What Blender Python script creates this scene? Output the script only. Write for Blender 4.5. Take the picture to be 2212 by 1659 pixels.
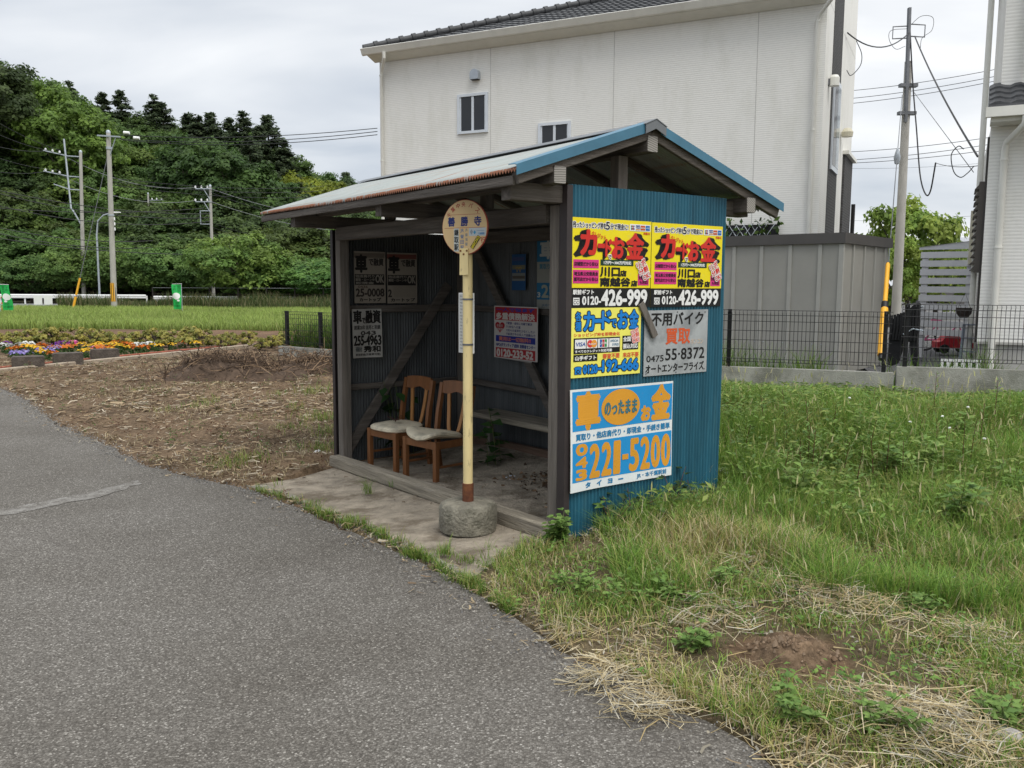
import bpy, bmesh, math, random
import numpy as np
from mathutils import Vector, Matrix

for o in list(bpy.data.objects): bpy.data.objects.remove(o)
SC = bpy.context.scene
COL = SC.collection
R = math.radians
random.seed(7); rng = np.random.default_rng(7)

# ------------------------------------------------------------------ camera
H = 1.7375; FPX = 1878.6; PIT = R(6.5963); ROL = R(0.2613)
cam = bpy.data.cameras.new('camera'); cam.sensor_width = 36.0; cam.lens = 36*FPX/2212
cam.clip_start = 0.05; cam.clip_end = 3000
co = bpy.data.objects.new('camera', cam); COL.objects.link(co); SC.camera = co
co.matrix_world = Matrix.Translation((0,0,H)) @ Matrix.Rotation(math.pi/2-PIT,4,'X') @ Matrix.Rotation(ROL,4,'Z')
# ------------------------------------------------------------------ light
SUN_EL, SUN_AZ = R(58), R(150)          # azimuth from +Y, clockwise
SKY_DARK, SKY_LITE = (3.8,4.25,4.9,1), (7.7,7.8,7.9,1)
w = bpy.data.worlds.new('World'); SC.world = w; w.use_nodes = True
nt = w.node_tree; N = nt.nodes; Lk = nt.links
bg = N['Background']; bg.inputs[1].default_value = 0.1
sky = N.new('ShaderNodeTexSky'); sky.sky_type = 'NISHITA'; sky.sun_disc = False
sky.sun_elevation = SUN_EL; sky.sun_rotation = SUN_AZ
tc = N.new('ShaderNodeTexCoord'); sep = N.new('ShaderNodeSeparateXYZ'); Lk.new(tc.outputs['Generated'], sep.inputs[0])
def wmath(op, a, b=None, clamp=False):
    n = N.new('ShaderNodeMath'); n.operation = op; n.use_clamp = clamp
    for i, v in enumerate((a, b)):
        if v is None: continue
        if isinstance(v, (int, float)): n.inputs[i].default_value = v
        else: Lk.new(v, n.inputs[i])
    return n.outputs[0]
zc = wmath('ADD', wmath('MAXIMUM', sep.outputs[2], 0.0), 0.22)
cmb = N.new('ShaderNodeCombineXYZ'); Lk.new(wmath('DIVIDE', sep.outputs[0], zc), cmb.inputs[0]); Lk.new(wmath('DIVIDE', sep.outputs[1], zc), cmb.inputs[1])
cn = N.new('ShaderNodeTexNoise'); cn.inputs['Scale'].default_value = 1.25; cn.inputs['Detail'].default_value = 5; cn.inputs['Roughness'].default_value = .45; cn.inputs['Distortion'].default_value = .3
mp = N.new('ShaderNodeMapping'); mp.inputs['Scale'].default_value = (.75,1.5,1); mp.inputs['Rotation'].default_value = (0,0,R(14)); Lk.new(cmb.outputs[0], mp.inputs[0]); Lk.new(mp.outputs[0], cn.inputs['Vector'])
# brighter to the east (right of frame) and towards the zenith, greyer in the north-west
gx = wmath('MULTIPLY', sep.outputs[0], .62); gz = wmath('MULTIPLY', sep.outputs[2], .45)
f = wmath('ADD', wmath('MULTIPLY', wmath('SUBTRACT', cn.outputs[0], .5), 2.3), wmath('ADD', wmath('ADD', gx, gz), .50), True)
mx = N.new('ShaderNodeMix'); mx.data_type = 'RGBA'; Lk.new(f, mx.inputs['Factor']); mx.inputs['A'].default_value = SKY_DARK; mx.inputs['B'].default_value = SKY_LITE
zb_ = wmath('ADD', wmath('MULTIPLY', wmath('MAXIMUM', wmath('SUBTRACT', sep.outputs[2], .33), 0.0), 1.5), 1.0)     # overcast: brightest overhead
vm = N.new('ShaderNodeVectorMath'); vm.operation = 'SCALE'; Lk.new(mx.outputs['Result'], vm.inputs[0]); Lk.new(zb_, vm.inputs['Scale'])
m2 = N.new('ShaderNodeMix'); m2.data_type = 'RGBA'; m2.inputs['Factor'].default_value = .93; Lk.new(sky.outputs[0], m2.inputs['A']); Lk.new(vm.outputs[0], m2.inputs['B'])
Lk.new(m2.outputs['Result'], bg.inputs[0])
sl = bpy.data.lights.new('sun','SUN'); sl.energy = 1.3; sl.angle = R(28); sl.color = (1,.965,.91)
so = bpy.data.objects.new('sun', sl); COL.objects.link(so)
sd = Vector((math.sin(SUN_AZ)*math.cos(SUN_EL), math.cos(SUN_AZ)*math.cos(SUN_EL), math.sin(SUN_EL)))
so.rotation_euler = sd.to_track_quat('Z','Y').to_euler(); so.location = sd*60
vs = SC.view_settings; vs.view_transform = 'Standard'; vs.look = 'None'; vs.exposure = 0.45; vs.gamma = 1; vs.use_curve_mapping = False
SC.cycles.max_bounces = 6; SC.cycles.diffuse_bounces = 3; SC.cycles.glossy_bounces = 2; SC.cycles.transmission_bounces = 3; SC.cycles.transparent_max_bounces = 4
SC.cycles.use_denoising = True

# ------------------------------------------------------------------ geometry helpers
def ss(a, b, x):
    t = np.clip((np.asarray(x, float)-a)/(b-a), 0, 1); return t*t*(3-2*t)
def terrain(x, y):
    x = np.asarray(x, float); y = np.asarray(y, float)
    z = -.1*ss(.6, -1.8, x)
    z = z + .36*ss(6.2, 11.2, y+.22*(x-2))*ss(-1.2, .9, x-.0*y)
    return z
def ray(px, py):
    a, b = px-1106, py-829.5; c, s = math.cos(ROL), math.sin(-ROL)
    a, b = a*c-b*s, a*s+b*c
    x, z = a/FPX, -b/FPX
    return np.array([x, math.cos(PIT)+z*math.sin(PIT), -math.sin(PIT)+z*math.cos(PIT)])
def G(px, py, dz=0.0):
    """where the sight line of a photo point meets the ground"""
    r = ray(px, py); z = 0.0
    for _ in range(30):
        t = (z-H)/r[2]; z = .5*z+.5*(float(terrain(t*r[0], t*r[1]))+dz)
    return Vector((t*r[0], t*r[1], z))
def D(px, py, y):
    r = ray(px, py); t = y/r[1]; return Vector((t*r[0], y, H+t*r[2]))

class MB:
    def __init__(s): s.v = []; s.f = []; s.m = []; s.mats = []
    def mi(s, mat):
        if mat not in s.mats: s.mats.append(mat)
        return s.mats.index(mat)
    def add(s, verts, faces, mat):
        o = len(s.v); i = s.mi(mat)
        s.v += [tuple(v) for v in verts]; s.f += [tuple(q+o for q in fc) for fc in faces]; s.m += [i]*len(faces)
        return s
    def box(s, a, b, mat):
        x0,y0,z0 = a; x1,y1,z1 = b
        return s.add([(x0,y0,z0),(x1,y0,z0),(x1,y1,z0),(x0,y1,z0),(x0,y0,z1),(x1,y0,z1),(x1,y1,z1),(x0,y1,z1)],
            [(3,2,1,0),(4,5,6,7),(0,1,5,4),(1,2,6,5),(2,3,7,6),(3,0,4,7)], mat)
    def beam(s, p, q, w, h, mat, up=(0,0,1), ch=.004):
        p, q = Vector(p), Vector(q); d = (q-p).normalized(); up = Vector(up)
        x = d.cross(up)
        if x.length < 1e-4: x = d.cross(Vector((0,1,0)))
        x.normalize(); z = x.cross(d).normalized(); c = min(ch, w*.2, h*.2)
        prof = [(-w/2+c,-h/2),(w/2-c,-h/2),(w/2,-h/2+c),(w/2,h/2-c),(w/2-c,h/2),(-w/2+c,h/2),(-w/2,h/2-c),(-w/2,-h/2+c)]
        vs = [p+x*a+z*b for a,b in prof]+[q+x*a+z*b for a,b in prof]
        fs = [(i,(i+1)%8,8+(i+1)%8,8+i) for i in range(8)]+[tuple(range(7,-1,-1)),tuple(range(8,16))]
        return s.add(vs, fs, mat)
    def tube(s, pts, r, mat, n=8, cap=True):
        pts = [Vector(p) for p in pts]; rs = r if isinstance(r,(list,tuple)) else [r]*len(pts)
        vs = []; fs = []; pu = None
        for i,p in enumerate(pts):
            d = (pts[min(i+1,len(pts)-1)]-pts[max(i-1,0)]).normalized()
            if pu is None: pu = d.orthogonal().normalized()
            pu = (pu-d*pu.dot(d))
            pu = pu.normalized() if pu.length>1e-6 else d.orthogonal().normalized()
            b = d.cross(pu)
            for k in range(n):
                a = 2*math.pi*k/n; vs.append(p+(pu*math.cos(a)+b*math.sin(a))*rs[i])
        for i in range(len(pts)-1):
            for k in range(n): fs.append((i*n+k,i*n+(k+1)%n,(i+1)*n+(k+1)%n,(i+1)*n+k))
        if cap and n>2: fs += [tuple(range(n-1,-1,-1)), tuple(range((len(pts)-1)*n,len(pts)*n))]
        return s.add(vs, fs, mat)
    def lathe(s, prof, mat, c=(0,0,0), n=24, jit=0):
        vs = []; fs = []; m = len(prof)
        for k in range(n):
            a = 2*math.pi*k/n
            for r,z in prof:
                j = 1+random.uniform(-jit,jit); vs.append((c[0]+r*math.cos(a)*j, c[1]+r*math.sin(a)*j, c[2]+z))
        for k in range(n):
            for i in range(m-1): fs.append((k*m+i,((k+1)%n)*m+i,((k+1)%n)*m+i+1,k*m+i+1))
        fs.append(tuple(k*m for k in range(n-1,-1,-1))); fs.append(tuple(k*m+m-1 for k in range(n)))
        return s.add(vs, fs, mat)
    def prism(s, poly, ax, d0, d1, mat):
        """poly of 2-D points extruded along axis ax (0 x,1 y,2 z) from d0 to d1"""
        def P(a,b,d): return [(d,a,b),(a,d,b),(a,b,d)][ax]
        n = len(poly); vs = [P(a,b,d0) for a,b in poly]+[P(a,b,d1) for a,b in poly]
        fs = [(i,(i+1)%n,n+(i+1)%n,n+i) for i in range(n)]+[tuple(range(n-1,-1,-1)),tuple(range(n,2*n))]
        return s.add(vs, fs, mat)
    def xf(s, M, start=0):
        for i in range(start, len(s.v)): s.v[i] = tuple(M @ Vector(s.v[i]))
        return s
    def build(s, name, parent=None, smooth=False):
        me = bpy.data.meshes.new(name); me.from_pydata(s.v, [], s.f)
        for m in s.mats: me.materials.append(m)
        me.polygons.foreach_set('material_index', s.m)
        if smooth: me.polygons.foreach_set('use_smooth', [True]*len(s.f))
        bm = bmesh.new(); bm.from_mesh(me); bmesh.ops.recalc_face_normals(bm, faces=bm.faces); bm.to_mesh(me); bm.free()
        me.update()
        o = bpy.data.objects.new(name, me); COL.objects.link(o)
        if smooth:
            try: me.set_sharp_from_angle(angle=R(40))
            except Exception: pass
        if parent: o.parent = parent
        return o
def np_mesh(name, v, f, mat, col=None, parent=None, smooth=False):
    """v (n,3), f (m,3 or 4) numpy arrays, col (n,3) point colours"""
    me = bpy.data.meshes.new(name); v = np.asarray(v, np.float32); f = np.asarray(f, np.int32); k = f.shape[1]
    me.vertices.add(len(v)); me.vertices.foreach_set('co', v.ravel())
    me.loops.add(f.size); me.loops.foreach_set('vertex_index', f.ravel())
    me.polygons.add(len(f)); me.polygons.foreach_set('loop_start', np.arange(0,f.size,k,dtype=np.int32))
    try: me.polygons.foreach_set('loop_total', np.full(len(f),k,dtype=np.int32))
    except Exception: pass
    me.update(calc_edges=True); me.validate()
    if smooth: me.polygons.foreach_set('use_smooth', np.ones(len(f),bool))
    if col is not None:
        a = me.color_attributes.new('Col','FLOAT_COLOR','POINT')
        a.data.foreach_set('color', np.concatenate([np.asarray(col,np.float32),np.ones((len(v),1),np.float32)],1).ravel())
    me.materials.append(mat)
    o = bpy.data.objects.new(name, me); COL.objects.link(o)
    if parent: o.parent = parent
    return o
def tag(o, label=None, cat=None, group=None, kind=None):
    if label: o['label'] = label
    if cat: o['category'] = cat
    if group: o['group'] = group
    if kind: o['kind'] = kind
    return o
def thing(name, label, cat, loc=(0,0,0), rz=0.0, group=None):
    o = bpy.data.objects.new(name, None); COL.objects.link(o); o.empty_display_size = .2
    o.location = loc; o.rotation_euler = (0,0,rz)
    return tag(o, label, cat, group)
def copy_tree(root, loc=None, rz=None, sc=None, label=None, col=None, group=None):
    r = root.copy(); COL.objects.link(r)
    for c in [x for x in bpy.data.objects if x.parent == root]:
        d = c.copy(); COL.objects.link(d); d.parent = r
        for g in [x for x in bpy.data.objects if x.parent == c]:
            e = g.copy(); COL.objects.link(e); e.parent = d
            if col: e.color = col
        if col: d.color = col
    if loc is not None: r.location = loc
    if rz is not None: r.rotation_euler = (0,0,rz)
    if sc is not None: r.scale = sc if isinstance(sc,(tuple,list)) else (sc,)*3
    if label: r['label'] = label
    if group: r['group'] = group
    if col: r.color = col
    return r

# ------------------------------------------------------------------ materials
def s2l(c):
    return tuple((v/255/12.92 if v/255<=.04045 else ((v/255+.055)/1.055)**2.4) for v in c)
MATS = {}
def M(name, base, rough=.7, var=.18, scale=6, aniso=(1,1,1), bump=0, bscale=60, metal=0, spec=.35, dirt=None, dscale=2.5, damt=.5, dcut=.55, coat=0):
    if name in MATS: return MATS[name]
    m = bpy.data.materials.new(name); m.use_nodes = True; t = m.node_tree; n = t.nodes; p = n['Principled BSDF']
    p.inputs['Roughness'].default_value = rough; p.inputs['Metallic'].default_value = metal; p.inputs['Specular IOR Level'].default_value = spec
    tcn = n.new('ShaderNodeTexCoord'); mpn = n.new('ShaderNodeMapping'); mpn.inputs['Scale'].default_value = aniso; t.links.new(tcn.outputs['Object'], mpn.inputs[0])
    no = n.new('ShaderNodeTexNoise'); no.inputs['Scale'].default_value = scale; no.inputs['Detail'].default_value = 6; no.inputs['Roughness'].default_value = .62
    t.links.new(mpn.outputs[0], no.inputs['Vector'])
    r = n.new('ShaderNodeValToRGB'); r.color_ramp.elements[0].position = .28; r.color_ramp.elements[1].position = .72
    r.color_ramp.elements[0].color = (*[b*(1-var) for b in base],1); r.color_ramp.elements[1].color = (*[min(1,b*(1+var)) for b in base],1)
    t.links.new(no.outputs[0], r.inputs[0]); out = r.outputs[0]
    if dirt:
        dn = n.new('ShaderNodeTexNoise'); dn.inputs['Scale'].default_value = dscale; dn.inputs['Detail'].default_value = 8; dn.inputs['Roughness'].default_value = .7
        t.links.new(mpn.outputs[0], dn.inputs['Vector'])
        dr = n.new('ShaderNodeValToRGB'); dr.color_ramp.elements[0].position = dcut; dr.color_ramp.elements[1].position = dcut+.12
        dr.color_ramp.elements[0].color = (0,0,0,1); dr.color_ramp.elements[1].color = (damt,damt,damt,1); t.links.new(dn.outputs[0], dr.inputs[0])
        x = n.new('ShaderNodeMix'); x.data_type = 'RGBA'; t.links.new(dr.outputs[0], x.inputs['Factor']); t.links.new(out, x.inputs['A']); x.inputs['B'].default_value = (*dirt,1); out = x.outputs['Result']
    t.links.new(out, p.inputs['Base Color'])
    if bump:
        bn = n.new('ShaderNodeTexNoise'); bn.inputs['Scale'].default_value = bscale; bn.inputs['Detail'].default_value = 5; t.links.new(mpn.outputs[0], bn.inputs['Vector'])
        b = n.new('ShaderNodeBump'); b.inputs['Strength'].default_value = bump; b.inputs['Distance'].default_value = .02; t.links.new(bn.outputs[0], b.inputs['Height']); t.links.new(b.outputs[0], p.inputs['Normal'])
    MATS[name] = m; return m
def leafmat(name, tr=.35, rough=.55, objcol=False, gain=1.0):
    m = bpy.data.materials.new(name); m.use_nodes = True; t = m.node_tree; n = t.nodes; p = n['Principled BSDF']; out = n['Material Output']
    a = n.new('ShaderNodeAttribute'); a.attribute_name = 'Col'; c = a.outputs['Color']
    if objcol:
        oi = n.new('ShaderNodeObjectInfo'); x = n.new('ShaderNodeMix'); x.data_type = 'RGBA'; x.blend_type = 'MULTIPLY'; x.inputs['Factor'].default_value = 1
        t.links.new(c, x.inputs['A']); t.links.new(oi.outputs['Color'], x.inputs['B']); c = x.outputs['Result']
    t.links.new(c, p.inputs['Base Color']); p.inputs['Roughness'].default_value = rough; p.inputs['Specular IOR Level'].default_value = .25
    tl = n.new('ShaderNodeBsdfTranslucent'); t.links.new(c, tl.inputs[0]); ms = n.new('ShaderNodeMixShader'); ms.inputs[0].default_value = tr
    t.links.new(p.outputs[0], ms.inputs[1]); t.links.new(tl.outputs[0], ms.inputs[2]); t.links.new(ms.outputs[0], out.inputs[0])
    return m
LEAF = leafmat('leaf'); TREELEAF = leafmat('tree_leaf', .4, .6, True); STRAW = leafmat('straw', .1, .8)
# timber, one material per run of the grain (object axes)
WD = (.105,.091,.078)
woodx = M('timber_x', WD, .85, .45, 5, (.25,5,5), .5, 26, dirt=(.20,.185,.165), dscale=3, damt=.6, dcut=.56)
woody = M('timber_y', WD, .85, .45, 5, (5,.25,5), .5, 26, dirt=(.20,.185,.165), dscale=3, damt=.6, dcut=.56)
woodz = M('timber_z', (.145,.128,.11), .85, .45, 5, (5,5,.25), .5, 26, dirt=(.22,.20,.18), dscale=3, damt=.6, dcut=.55)
sillw = M('sill_timber', (.25,.22,.17), .9, .45, 6, (6,.25,6), .8, 26, dirt=(.33,.30,.26), dscale=4, damt=.7, dcut=.58)
def ringmat():
    m = bpy.data.materials.new('end_grain'); m.use_nodes = True; t = m.node_tree; n = t.nodes; p = n['Principled BSDF']; p.inputs['Roughness'].default_value = .9
    tcn = n.new('ShaderNodeTexCoord'); wv = n.new('ShaderNodeTexWave'); wv.wave_type = 'RINGS'; wv.rings_direction = 'Y'; wv.inputs['Scale'].default_value = 21; wv.inputs['Distortion'].default_value = 1.6; wv.inputs['Detail'].default_value = 3
    t.links.new(tcn.outputs['Object'], wv.inputs[0]); r = n.new('ShaderNodeValToRGB'); r.color_ramp.elements[0].color = (.15,.14,.125,1); r.color_ramp.elements[1].color = (.36,.34,.31,1)
    t.links.new(wv.outputs[0], r.inputs[0]); t.links.new(r.outputs[0], p.inputs['Base Color']); return m
RING = ringmat()
bluecorr = M('blue_corrugated', (.022,.112,.165), .42, .3, 3.2, (4,4,.35), .12, 40, dirt=(.055,.17,.215), dscale=2.2, damt=.55, dcut=.55)
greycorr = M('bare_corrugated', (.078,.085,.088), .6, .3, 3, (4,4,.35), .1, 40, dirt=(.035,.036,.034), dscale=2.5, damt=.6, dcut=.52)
bluetrim = M('blue_trim', (.055,.165,.245), .45, .14, 5, (1,1,1), .05, 30, dirt=(.17,.30,.38), dscale=4, damt=.4, dcut=.6)
greytrim = M('grey_trim', (.135,.145,.155), .5, .14, 5)
browntrim = M('brown_trim', (.040,.032,.032), .5, .2, 5, (1,1,1), .05, 30, dirt=(.10,.085,.08), dscale=9, damt=.6, dcut=.66)
concr = M('concrete', (.27,.255,.22), .95, .3, 9, (1,1,1), .8, 55, dirt=(.14,.125,.095), dscale=3, damt=.75, dcut=.48)
blockm = M('block_wall_concrete', (.33,.325,.29), .95, .22, 5, (1,1,1), .5, 70, dirt=(.15,.15,.12), dscale=1.6, damt=.7, dcut=.5)
slabm = M('slab_concrete', (.285,.245,.19), .95, .35, 7, (1,1,1), .9, 40, dirt=(.115,.09,.062), dscale=2.4, damt=.8, dcut=.48)
white = M('white_paint', (.80,.80,.78), .5, .05, 5)
gutterw = M('gutter_white', (.74,.73,.67), .4, .08, 3, dirt=(.45,.44,.38), dscale=1.5, damt=.35, dcut=.55)
polec = M('pole_concrete', (.40,.385,.35), .9, .15, 3, (2,2,.5), dirt=(.22,.21,.18), dscale=2, damt=.5, dcut=.55)
steel = M('galvanised_steel', (.42,.46,.50), .5, .12, 5, metal=.35)
steeldk = M('weathered_steel', (.16,.165,.175), .55, .15, 5, metal=.3)
blackm = M('black_coat', (.012,.012,.013), .45, .1, 5)
wirem = M('cable_black', (.03,.03,.032), .6, .1, 5)
wireg = M('cable_grey', (.25,.26,.27), .5, .1, 5)
porc = M('porcelain', (.85,.85,.85), .25, .03, 5)
barkm = M('bark', (.075,.062,.048), .95, .4, 4, (3,3,.5), .6, 20)
yellowp = M('yellow_guard', (.80,.40,.03), .5, .1, 4)
glassm = M('window_glass', (.022,.024,.027), .12, .1, 3, spec=.5)

# ------------------------------------------------------------------ ground, road, paths
EDGE_PX = [(0,838),(60,865),(120,915),(230,960),(320,1010),(480,1045),(545,1060),(650,1100),(760,1150),(880,1200),(1000,1265),(1100,1330),(1200,1400),(1300,1450),(1420,1510),(1520,1560),(1600,1610),(1650,1655)]
edge = [G(*p) for p in EDGE_PX]
EDGE = np.array([(-60,30),(-30,24.5),(-16,19.2),(-11.5,16.6)]+[(p.x,p.y) for p in edge]+[(1.02,2.4),(1.12,1.4),(1.2,0),(1.3,-14)])
def resample(P, step, jit):
    out = []
    for i in range(len(P)-1):
        d = np.linalg.norm(P[i+1]-P[i]); n = max(1,int(d/step)); nrm = np.array([-(P[i+1]-P[i])[1],(P[i+1]-P[i])[0]])/d
        for k in range(n): out.append(P[i]+(P[i+1]-P[i])*k/n+nrm*rng.normal(0,jit)*(1 if d<8 else 0))
    out.append(P[-1]); return np.array(out)
EDGEF = resample(EDGE, .12, .022)
ROADPOLY = np.vstack([EDGEF, [(-60,-14)]])
def inpoly(poly, x, y):
    x = np.asarray(x,float); y = np.asarray(y,float); r = np.zeros(x.shape,bool); n = len(poly); j = n-1
    for i in range(n):
        xi,yi = poly[i]; xj,yj = poly[j]
        if yi != yj: r ^= ((yi>y)!=(yj>y)) & (x < (xj-xi)*(y-yi)/(yj-yi)+xi)
        j = i
    return r
def dist_edge(x, y, P=EDGE):
    x = np.asarray(x,float); y = np.asarray(y,float); d = np.full(x.shape, 1e9)
    for i in range(len(P)-1):
        a, b = P[i], P[i+1]; ab = b-a; t = np.clip(((x-a[0])*ab[0]+(y-a[1])*ab[1])/(ab@ab),0,1)
        d = np.minimum(d, np.hypot(x-a[0]-t*ab[0], y-a[1]-t*ab[1]))
    return d
def vnoise(x, y, s, seed=0):
    """smooth value noise"""
    x = np.asarray(x,float)/s; y = np.asarray(y,float)/s; xi = np.floor(x).astype(int); yi = np.floor(y).astype(int); fx = x-xi; fy = y-yi
    def hsh(a,b):
        h = (a*374761393+b*668265263+seed*982451653) & 0xffffffff; h = ((h^(h>>13))*1274126177) & 0xffffffff; return ((h^(h>>16)) & 0xffff)/65535
    u = fx*fx*(3-2*fx); v = fy*fy*(3-2*fy)
    return (hsh(xi,yi)*(1-u)+hsh(xi+1,yi)*u)*(1-v)+(hsh(xi,yi+1)*(1-u)+hsh(xi+1,yi+1)*u)*v
# shelter frame: local x runs back (V), local y runs along the front (U), z up
YAW = R(126.141); S0 = Vector((.3675,5.8623,0)); L = 3.6478; W = 1.562
Uv = Vector((math.cos(YAW),math.sin(YAW),0)); Vv = Vector((Uv.y,-Uv.x,0))
def SW(u, v, z=0): return S0+Uv*u+Vv*v+Vector((0,0,z))
def uv_of(x, y):
    dx = np.asarray(x,float)-S0.x; dy = np.asarray(y,float)-S0.y; return dx*Uv.x+dy*Uv.y, dx*Vv.x+dy*Vv.y
SLAB = np.array([tuple(G(*p)[:2]) for p in [(530,1046),(640,1029),(722,1006)]]+[tuple(SW(3.6,.05)[:2]),tuple(SW(3.6,W+.02)[:2]),tuple(SW(.02,W+.02)[:2]),tuple(SW(.02,-.02)[:2])]+[tuple(G(*p)[:2]) for p in [(1186,1168),(1120,1190),(1062,1210),(1020,1244),(960,1222),(860,1178),(760,1132),(640,1082)]])
MOUND = G(1710,1432)
def ground_z(x, y):
    z = terrain(x,y); x = np.asarray(x,float); y = np.asarray(y,float)
    road = inpoly(ROADPOLY,x,y); slab = inpoly(SLAB,x,y); d = dist_edge(x,y)
    rough = (vnoise(x,y,.9,1)-.5)*.09+(vnoise(x,y,.33,2)-.5)*.05+(vnoise(x,y,.12,3)-.5)*.03
    amp = ss(.02,.6,d)*np.where((y>24)&(x<-3),.5,1)
    u,v = uv_of(x,y); near = (u>-.25)&(u<L+.2)&(v>-.3)&(v<W+.2)
    out = z+np.where(near,-.02,.012+rough*amp)
    return np.where(road|slab, z-.10, out)
def dens(a, b, step): return list(np.arange(a,b,step))
xs = np.array([-900,-500,-260,-160,-110,-80,-62]+dens(-50,-14,1.2)+dens(-14,-4.5,.2)+dens(-4.5,5,.075)+dens(5,9,.12)+dens(9,22,.8)+[24,30,40,60,90,150,300,600,900])
ys = np.array([-400,-100,-40,-18,-8,-3]+dens(-1,2.3,.3)+dens(2.3,9.5,.075)+dens(9.5,13,.14)+dens(13,26,.3)+dens(26,62,1.0)+[64,68,72,78,85,95,110,130,160,220,350,700,1500])
gx_, gy_ = np.meshgrid(xs, ys); gz_ = ground_z(gx_, gy_)
col = np.zeros(gx_.shape+(3,))
soil = np.array((.140,.098,.062)); wsoil = np.array((.125,.098,.058)); field = np.array((.14,.165,.045)); brown = np.array((.155,.098,.062)); grey = np.array((.13,.13,.13))
col[:] = wsoil
lot = (gx_<-1.2+.0*gy_)
col[lot] = soil*(.75+.5*vnoise(gx_,gy_,1.1,5)[lot])[:,None]
fm = (gx_<0)&(gy_>33.0+1.2*vnoise(gx_,gy_,3,8)); col[fm] = field
bm_ = (gx_<-3)&(gy_>24.5)&(gy_<=33.5)&~fm; col[bm_] = brown
col[(gy_>59)&(gx_<-18)] = (.06,.055,.035)
mm = np.exp(-(((gx_-MOUND.x)/.235)**2+((gy_-MOUND.y)/.21)**2))>.25; col[mm] = (.165,.108,.066)
hx = (gx_>3)&(gy_>12.2); col[hx] = (.15,.15,.15)
col *= (.72+.56*vnoise(gx_,gy_,.35,11))[...,None]
ny_, nx_ = gx_.shape; idx = np.arange(ny_*nx_).reshape(ny_,nx_)
gf = np.stack([idx[:-1,:-1],idx[:-1,1:],idx[1:,1:],idx[1:,:-1]],-1).reshape(-1,4)
def groundmat():
    m = bpy.data.materials.new('soil'); m.use_nodes = True; t = m.node_tree; n = t.nodes; p = n['Principled BSDF']; p.inputs['Roughness'].default_value = .95; p.inputs['Specular IOR Level'].default_value = .15
    a = n.new('ShaderNodeAttribute'); a.attribute_name = 'Col'; tcn = n.new('ShaderNodeTexCoord')
    no = n.new('ShaderNodeTexNoise'); no.inputs['Scale'].default_value = 22; no.inputs['Detail'].default_value = 9; no.inputs['Roughness'].default_value = .75; t.links.new(tcn.outputs['Object'], no.inputs[0])
    r = n.new('ShaderNodeValToRGB'); r.color_ramp.elements[0].position = .3; r.color_ramp.elements[1].position = .72; r.color_ramp.elements[0].color = (.45,.43,.40,1); r.color_ramp.elements[1].color = (1.5,1.5,1.5,1); t.links.new(no.outputs[0], r.inputs[0])
    x = n.new('ShaderNodeMix'); x.data_type = 'RGBA'; x.blend_type = 'MULTIPLY'; x.inputs['Factor'].default_value = 1; t.links.new(a.outputs['Color'], x.inputs['A']); t.links.new(r.outputs[0], x.inputs['B']); t.links.new(x.outputs['Result'], p.inputs['Base Color'])
    b = n.new('ShaderNodeBump'); b.inputs['Strength'].default_value = .8; b.inputs['Distance'].default_value = .03; t.links.new(no.outputs[0], b.inputs['Height']); t.links.new(b.outputs[0], p.inputs['Normal']); return m
ground = np_mesh('ground', np.stack([gx_,gy_,gz_],-1).reshape(-1,3), gf, groundmat(), col.reshape(-1,3), smooth=True); tag(ground, kind='structure')

def sheet(name, poly, dz, mat, thick=None, smooth=False):
    bm = bmesh.new(); vs = [bm.verts.new((x,y,0)) for x,y in poly]; f = bm.faces.new(vs); bmesh.ops.triangulate(bm, faces=[f])
    for _ in range(2):
        long = [e for e in bm.edges if e.calc_length()>.9 and abs(e.verts[0].co.x)<12 and -2<e.verts[0].co.y<20]
        if long: bmesh.ops.subdivide_edges(bm, edges=long, cuts=1); bmesh.ops.triangulate(bm, faces=bm.faces[:])
    if thick:
        r = bmesh.ops.extrude_face_region(bm, geom=bm.faces[:])
        for e in r['geom']:
            if isinstance(e, bmesh.types.BMVert): e.co.z += thick
    for v in bm.verts: v.co.z += float(terrain(v.co.x,v.co.y))+dz
    bmesh.ops.recalc_face_normals(bm, faces=bm.faces)
    if not thick:
        for f in bm.faces:
            if f.normal.z<0: f.normal_flip()
    me = bpy.data.meshes.new(name); bm.to_mesh(me); bm.free(); me.materials.append(mat)
    o = bpy.data.objects.new(name, me); COL.objects.link(o); return o
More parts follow.
